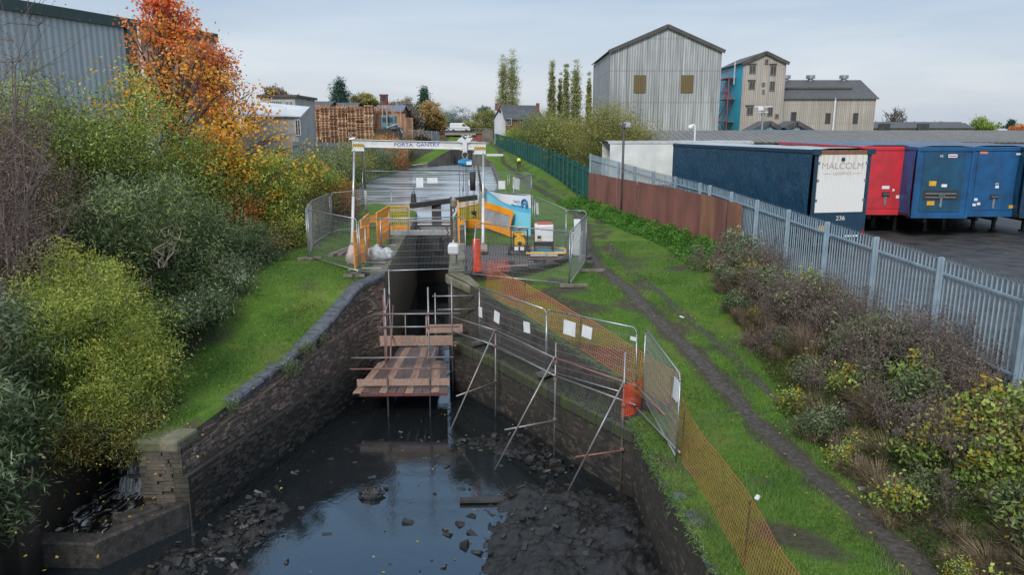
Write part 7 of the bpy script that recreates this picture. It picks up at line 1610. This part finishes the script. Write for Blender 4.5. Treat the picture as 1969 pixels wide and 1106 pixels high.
for k in range(225):
    y = 8.5 + 19.5 * rv.random() ** 1.15; fx = lerp(FX, y); wv = lerp([(8, 3.3), (14, 2.9), (20, 2.5), (26, 1.8), (28.5, .9)], y); u = rv.random(); x = fx - .15 - wv * u
    kind = rv.choices(['dead', 'leaf', 'yel', 'straw'], [(.42 if u < .7 else .14), .26 if u < .6 else .08, .2, .2 if u < .5 else .7])[0]
    put(kind, x, y, rv.uniform(.75, 1.25) * (1.0 if u < .6 else .7), rv.uniform(0, 6.3))
put('leaf', 8.35, 27.8, 1.5, 1, 'tallest leafy shrub in front of the bare rust sheets'); put('leaf', 8.6, 26.4, 1.35, 2.4, 'leafy shrub against the fence just right of the rust sheets'); put('dead', 7.4, 27.6, 1.0, 0, 'dark dead weeds at the foot of the last brown sheet')
for i, (x, y, s) in enumerate(((9.0, 13.0, 1.25), (9.3, 11.6, 1.3), (8.6, 12.0, 1.1))): put('yel', x, y, s, i * 2.0, ['large bramble with golden leaves near the right edge', 'big bramble at the right edge close to the fence posts', 'sprawling bramble below the golden one at lower right'][i])
# nettle bank under the brown sheets, stuff
r = np.random.default_rng(8); n = 26000; y = r.uniform(28, 52, n); off = r.random(n) ** 1.3 * 2.0; x = np.array([lerp(FX, float(q)) for q in y]) - .12 - off; z = np.array([gz(float(a_), float(b_)) for a_, b_ in zip(x, y)]) + r.random(n) * (.42 - .16 * off)
cn_ = np.array([mn.noise(Vector((float(a_) * 1.5, float(b_) * 1.2, 0))) for a_, b_ in zip(x, y)]); z += np.clip(cn_, -.3, .5) * .35
V, F, T = leaf_arrays(np.stack([x, y, z], 1), .12, .07, 3, .45 + cn_ * .5 + r.normal(size=n) * .1, 0, .3); o = np_mesh('nettle_bed', V, F, F_nettle, None, T); tag(o, 'bright green nettles and ground ivy at the foot of the brown sheets', 'nettles', kind='stuff')
# weeds low in the verge, stuff (undergrowth between the plants)
n = 62000; y = r.uniform(6, 29, n); wv = np.interp(y, [8, 14, 20, 26, 29], [3.3, 3.0, 2.6, 1.9, .9]); off = r.random(n) * wv; x = np.array([lerp(FX, float(q)) for q in y]) - .05 - off; z = np.array([gz(float(a_), float(b_)) for a_, b_ in zip(x, y)]) + r.random(n) * .26
V, F, T = leaf_arrays(np.stack([x, y, z], 1), .13, .02, 4, .35 + r.normal(size=n) * .2, 0, .1); o = np_mesh('undergrowth', V, F, foliage_mat('undergrowth_leaf', [(0, (.02, .018, .01)), (.35, (.06, .07, .022)), (.6, (.12, .10, .05)), (1, (.24, .18, .10))]), None, T); tag(o, 'tangled low undergrowth filling the verge below the palisade fence', 'undergrowth', kind='stuff')
# undergrowth under left bank trees
n = 42000; y = r.uniform(16, 47, n); x = -9.3 - r.random(n) ** .8 * 9 - .3 * np.sin(y * .9) ; z = np.array([gz(float(a_), float(b_)) for a_, b_ in zip(x, y)]) + r.random(n) * .55
V, F, T = leaf_arrays(np.stack([x, y, z], 1), .15, .06, 14, .35 + r.normal(size=n) * .2, 0, .1); o = np_mesh('undergrowth', V, F, F_dark, None, T); tag(o, 'dark undergrowth beneath the trees of the left bank', 'undergrowth', kind='stuff')
# plants on the left wall
for i, (x, y, z, s, lb) in enumerate(((-6.35, 19.9, -1.75, .55, 'pale leaved weed sprouting from the left wall halfway along'), (-6.1, 20.9, -1.5, .5, 'grey leaved weed growing on the left wall near the coping'), (-7.0, 17.6, -1.95, .4, 'small weed on the left wall near the corner stone'), (-5.95, 22.2, -1.5, .4, 'tuft on the left wall below the coping curve'))):
    o = copy_tree(PR['leaf'][1], (x, y, z), i, lb, sc=s); o['category'] = 'weed'
    if 'group' in o: del o['group']
    o.name = 'wall_weed'
# --- grass blades over the visible lawns
def grass(n, xr, yr, h, seed, cond, name, m, kind=1):
    r = np.random.default_rng(seed); y = yr[0] + (yr[1] - yr[0]) * r.random(n) ** 1.5; x = r.uniform(xr[0], xr[1], n); keep = []; rk = random.Random(seed)
    for a_, b_ in zip(x, y):
        if cond(float(a_), float(b_)) and rk.random() < 1.0 + 1.9 * min(0, .1 - nz(float(a_) + (9 if kind else 0), float(b_), .8)): keep.append((a_, b_, gz(float(a_), float(b_))))
    P = np.array(keep); k = len(P); a = r.uniform(0, 2*PI, k); hh = h * r.uniform(.4, 1.3, k) * (1 + .5 * np.sin(P[:, 0] * 2.1) * np.sin(P[:, 1] * 1.3)); w_ = np.stack([-np.sin(a), np.cos(a), a * 0], 1) * .006; tip = P + np.stack([np.cos(a) * hh * .8, np.sin(a) * hh * .8, hh], 1)
    V = np.stack([P - w_, P + w_, tip], 1).reshape(-1, 3); pat = np.array([mn.noise(Vector((float(q[0]) * .8, float(q[1]) * .8, 2))) for q in P])
    o = np_mesh(name, V, np.arange(3 * k).reshape(-1, 3), m, None, np.repeat(.45 + pat * .5 + r.normal(size=k) * .12, 3)); return o
F_grass = foliage_mat('lawn_blade', [(0, (.022, .05, .011)), (.4, (.046, .098, .018)), (.7, (.08, .125, .03)), (1, (.15, .14, .06))], .3)
o = grass(150000, (2.9, 9.5), (6, 34), .075, 1, lambda x, y: x > edgeR(y) + .08 and abs(x - pathx(y)) > .3 and not (y > 26 and x < 2.3) and x < lerp(FX, y) - lerp([(8, 3.0), (14, 2.6), (20, 2.2), (27, 1.2), (29, 0)], y), 'grass', F_grass); tag(o, 'short lawn grass on the right beside the towpath', 'grass', kind='stuff')
o = grass(110000, (-10.4, -4.9), (15.9, 40), .075, 2, lambda x, y: x < edgeL(y) - .42, 'grass', F_grass); tag(o, 'short lawn grass on the left bank beside the lock', 'grass', kind='stuff')
o = grass(30000, (-2.2, 3.0), (18.5, 44), .08, 3, lambda x, y: x > edgeR(y) + .3 and not (26.4 < y < 32.8 and (x < 2.9)), 'grass', F_grass); tag(o, 'short grass around the brick apron inside the fence ring', 'grass', kind='stuff')
# fringe hanging over near right wall and left coping
r = np.random.default_rng(12); y = r.uniform(8, 17.5, 5200); x = np.array([edgeR(float(q)) for q in y]) + r.normal(size=5200) * .1 + .05; P = np.stack([x, y, np.array([lerp(ZR, float(q)) for q in y]) - .02], 1); V, F, T = leaf_arrays(P, .14, .018, 12, .5 + r.normal(size=5200) * .2, .2, .2); o = np_mesh('grass_fringe', V, F, F_grass, None, T); tag(o, 'ragged grass fringe over the near right coping', 'grass', kind='stuff')
r = np.random.default_rng(19); n = 90; P = np.stack([r.uniform(-7, 2, n), r.uniform(13.5, 24, n), np.full(n, WZ + .012)], 1); V, F, T = leaf_arrays(P, .06, .045, 6, r.uniform(.2, 1, n), 0, .97); o = np_mesh('floating_leaves', V, F, F_yel, None, T); tag(o, 'small yellow leaves floating on the drained pool', 'leaves', kind='stuff')
# fallen leaves
r = np.random.default_rng(15); n = 420; y = 10 + 26 * r.random(n) ** 1.3; x = np.where(r.random(n) < .35, r.uniform(-9, -6.5, n), r.uniform(3.9, 8, n)); P = np.stack([x, y, np.array([gz(float(a_), float(b_)) for a_, b_ in zip(x, y)]) + .04], 1); V, F, T = leaf_arrays(P, .07, .05, 5, r.uniform(.2, 1, n), 0, .9); o = np_mesh('fallen_leaves', V, F, F_yel, None, T); tag(o, 'scattered yellow fallen leaves on the grass', 'leaves', kind='stuff')
# litter
for i, (px, py, lb) in enumerate(((1660, 930, 'white scrap of litter on the towpath at lower right'), (1457, 948, 'small white scrap on the grass beside the orange netting'), (1310, 625, 'pale scrap at the path edge halfway up'))):
    p = gr(px, py, -1.75 if i < 2 else -1.1); b = MB(); b.box((p.x, p.y, gz(p.x, p.y) + .04), (.17, .09, .05), i, .2); tag(b.build('litter', M_note, bevel=.02), lb, 'litter')
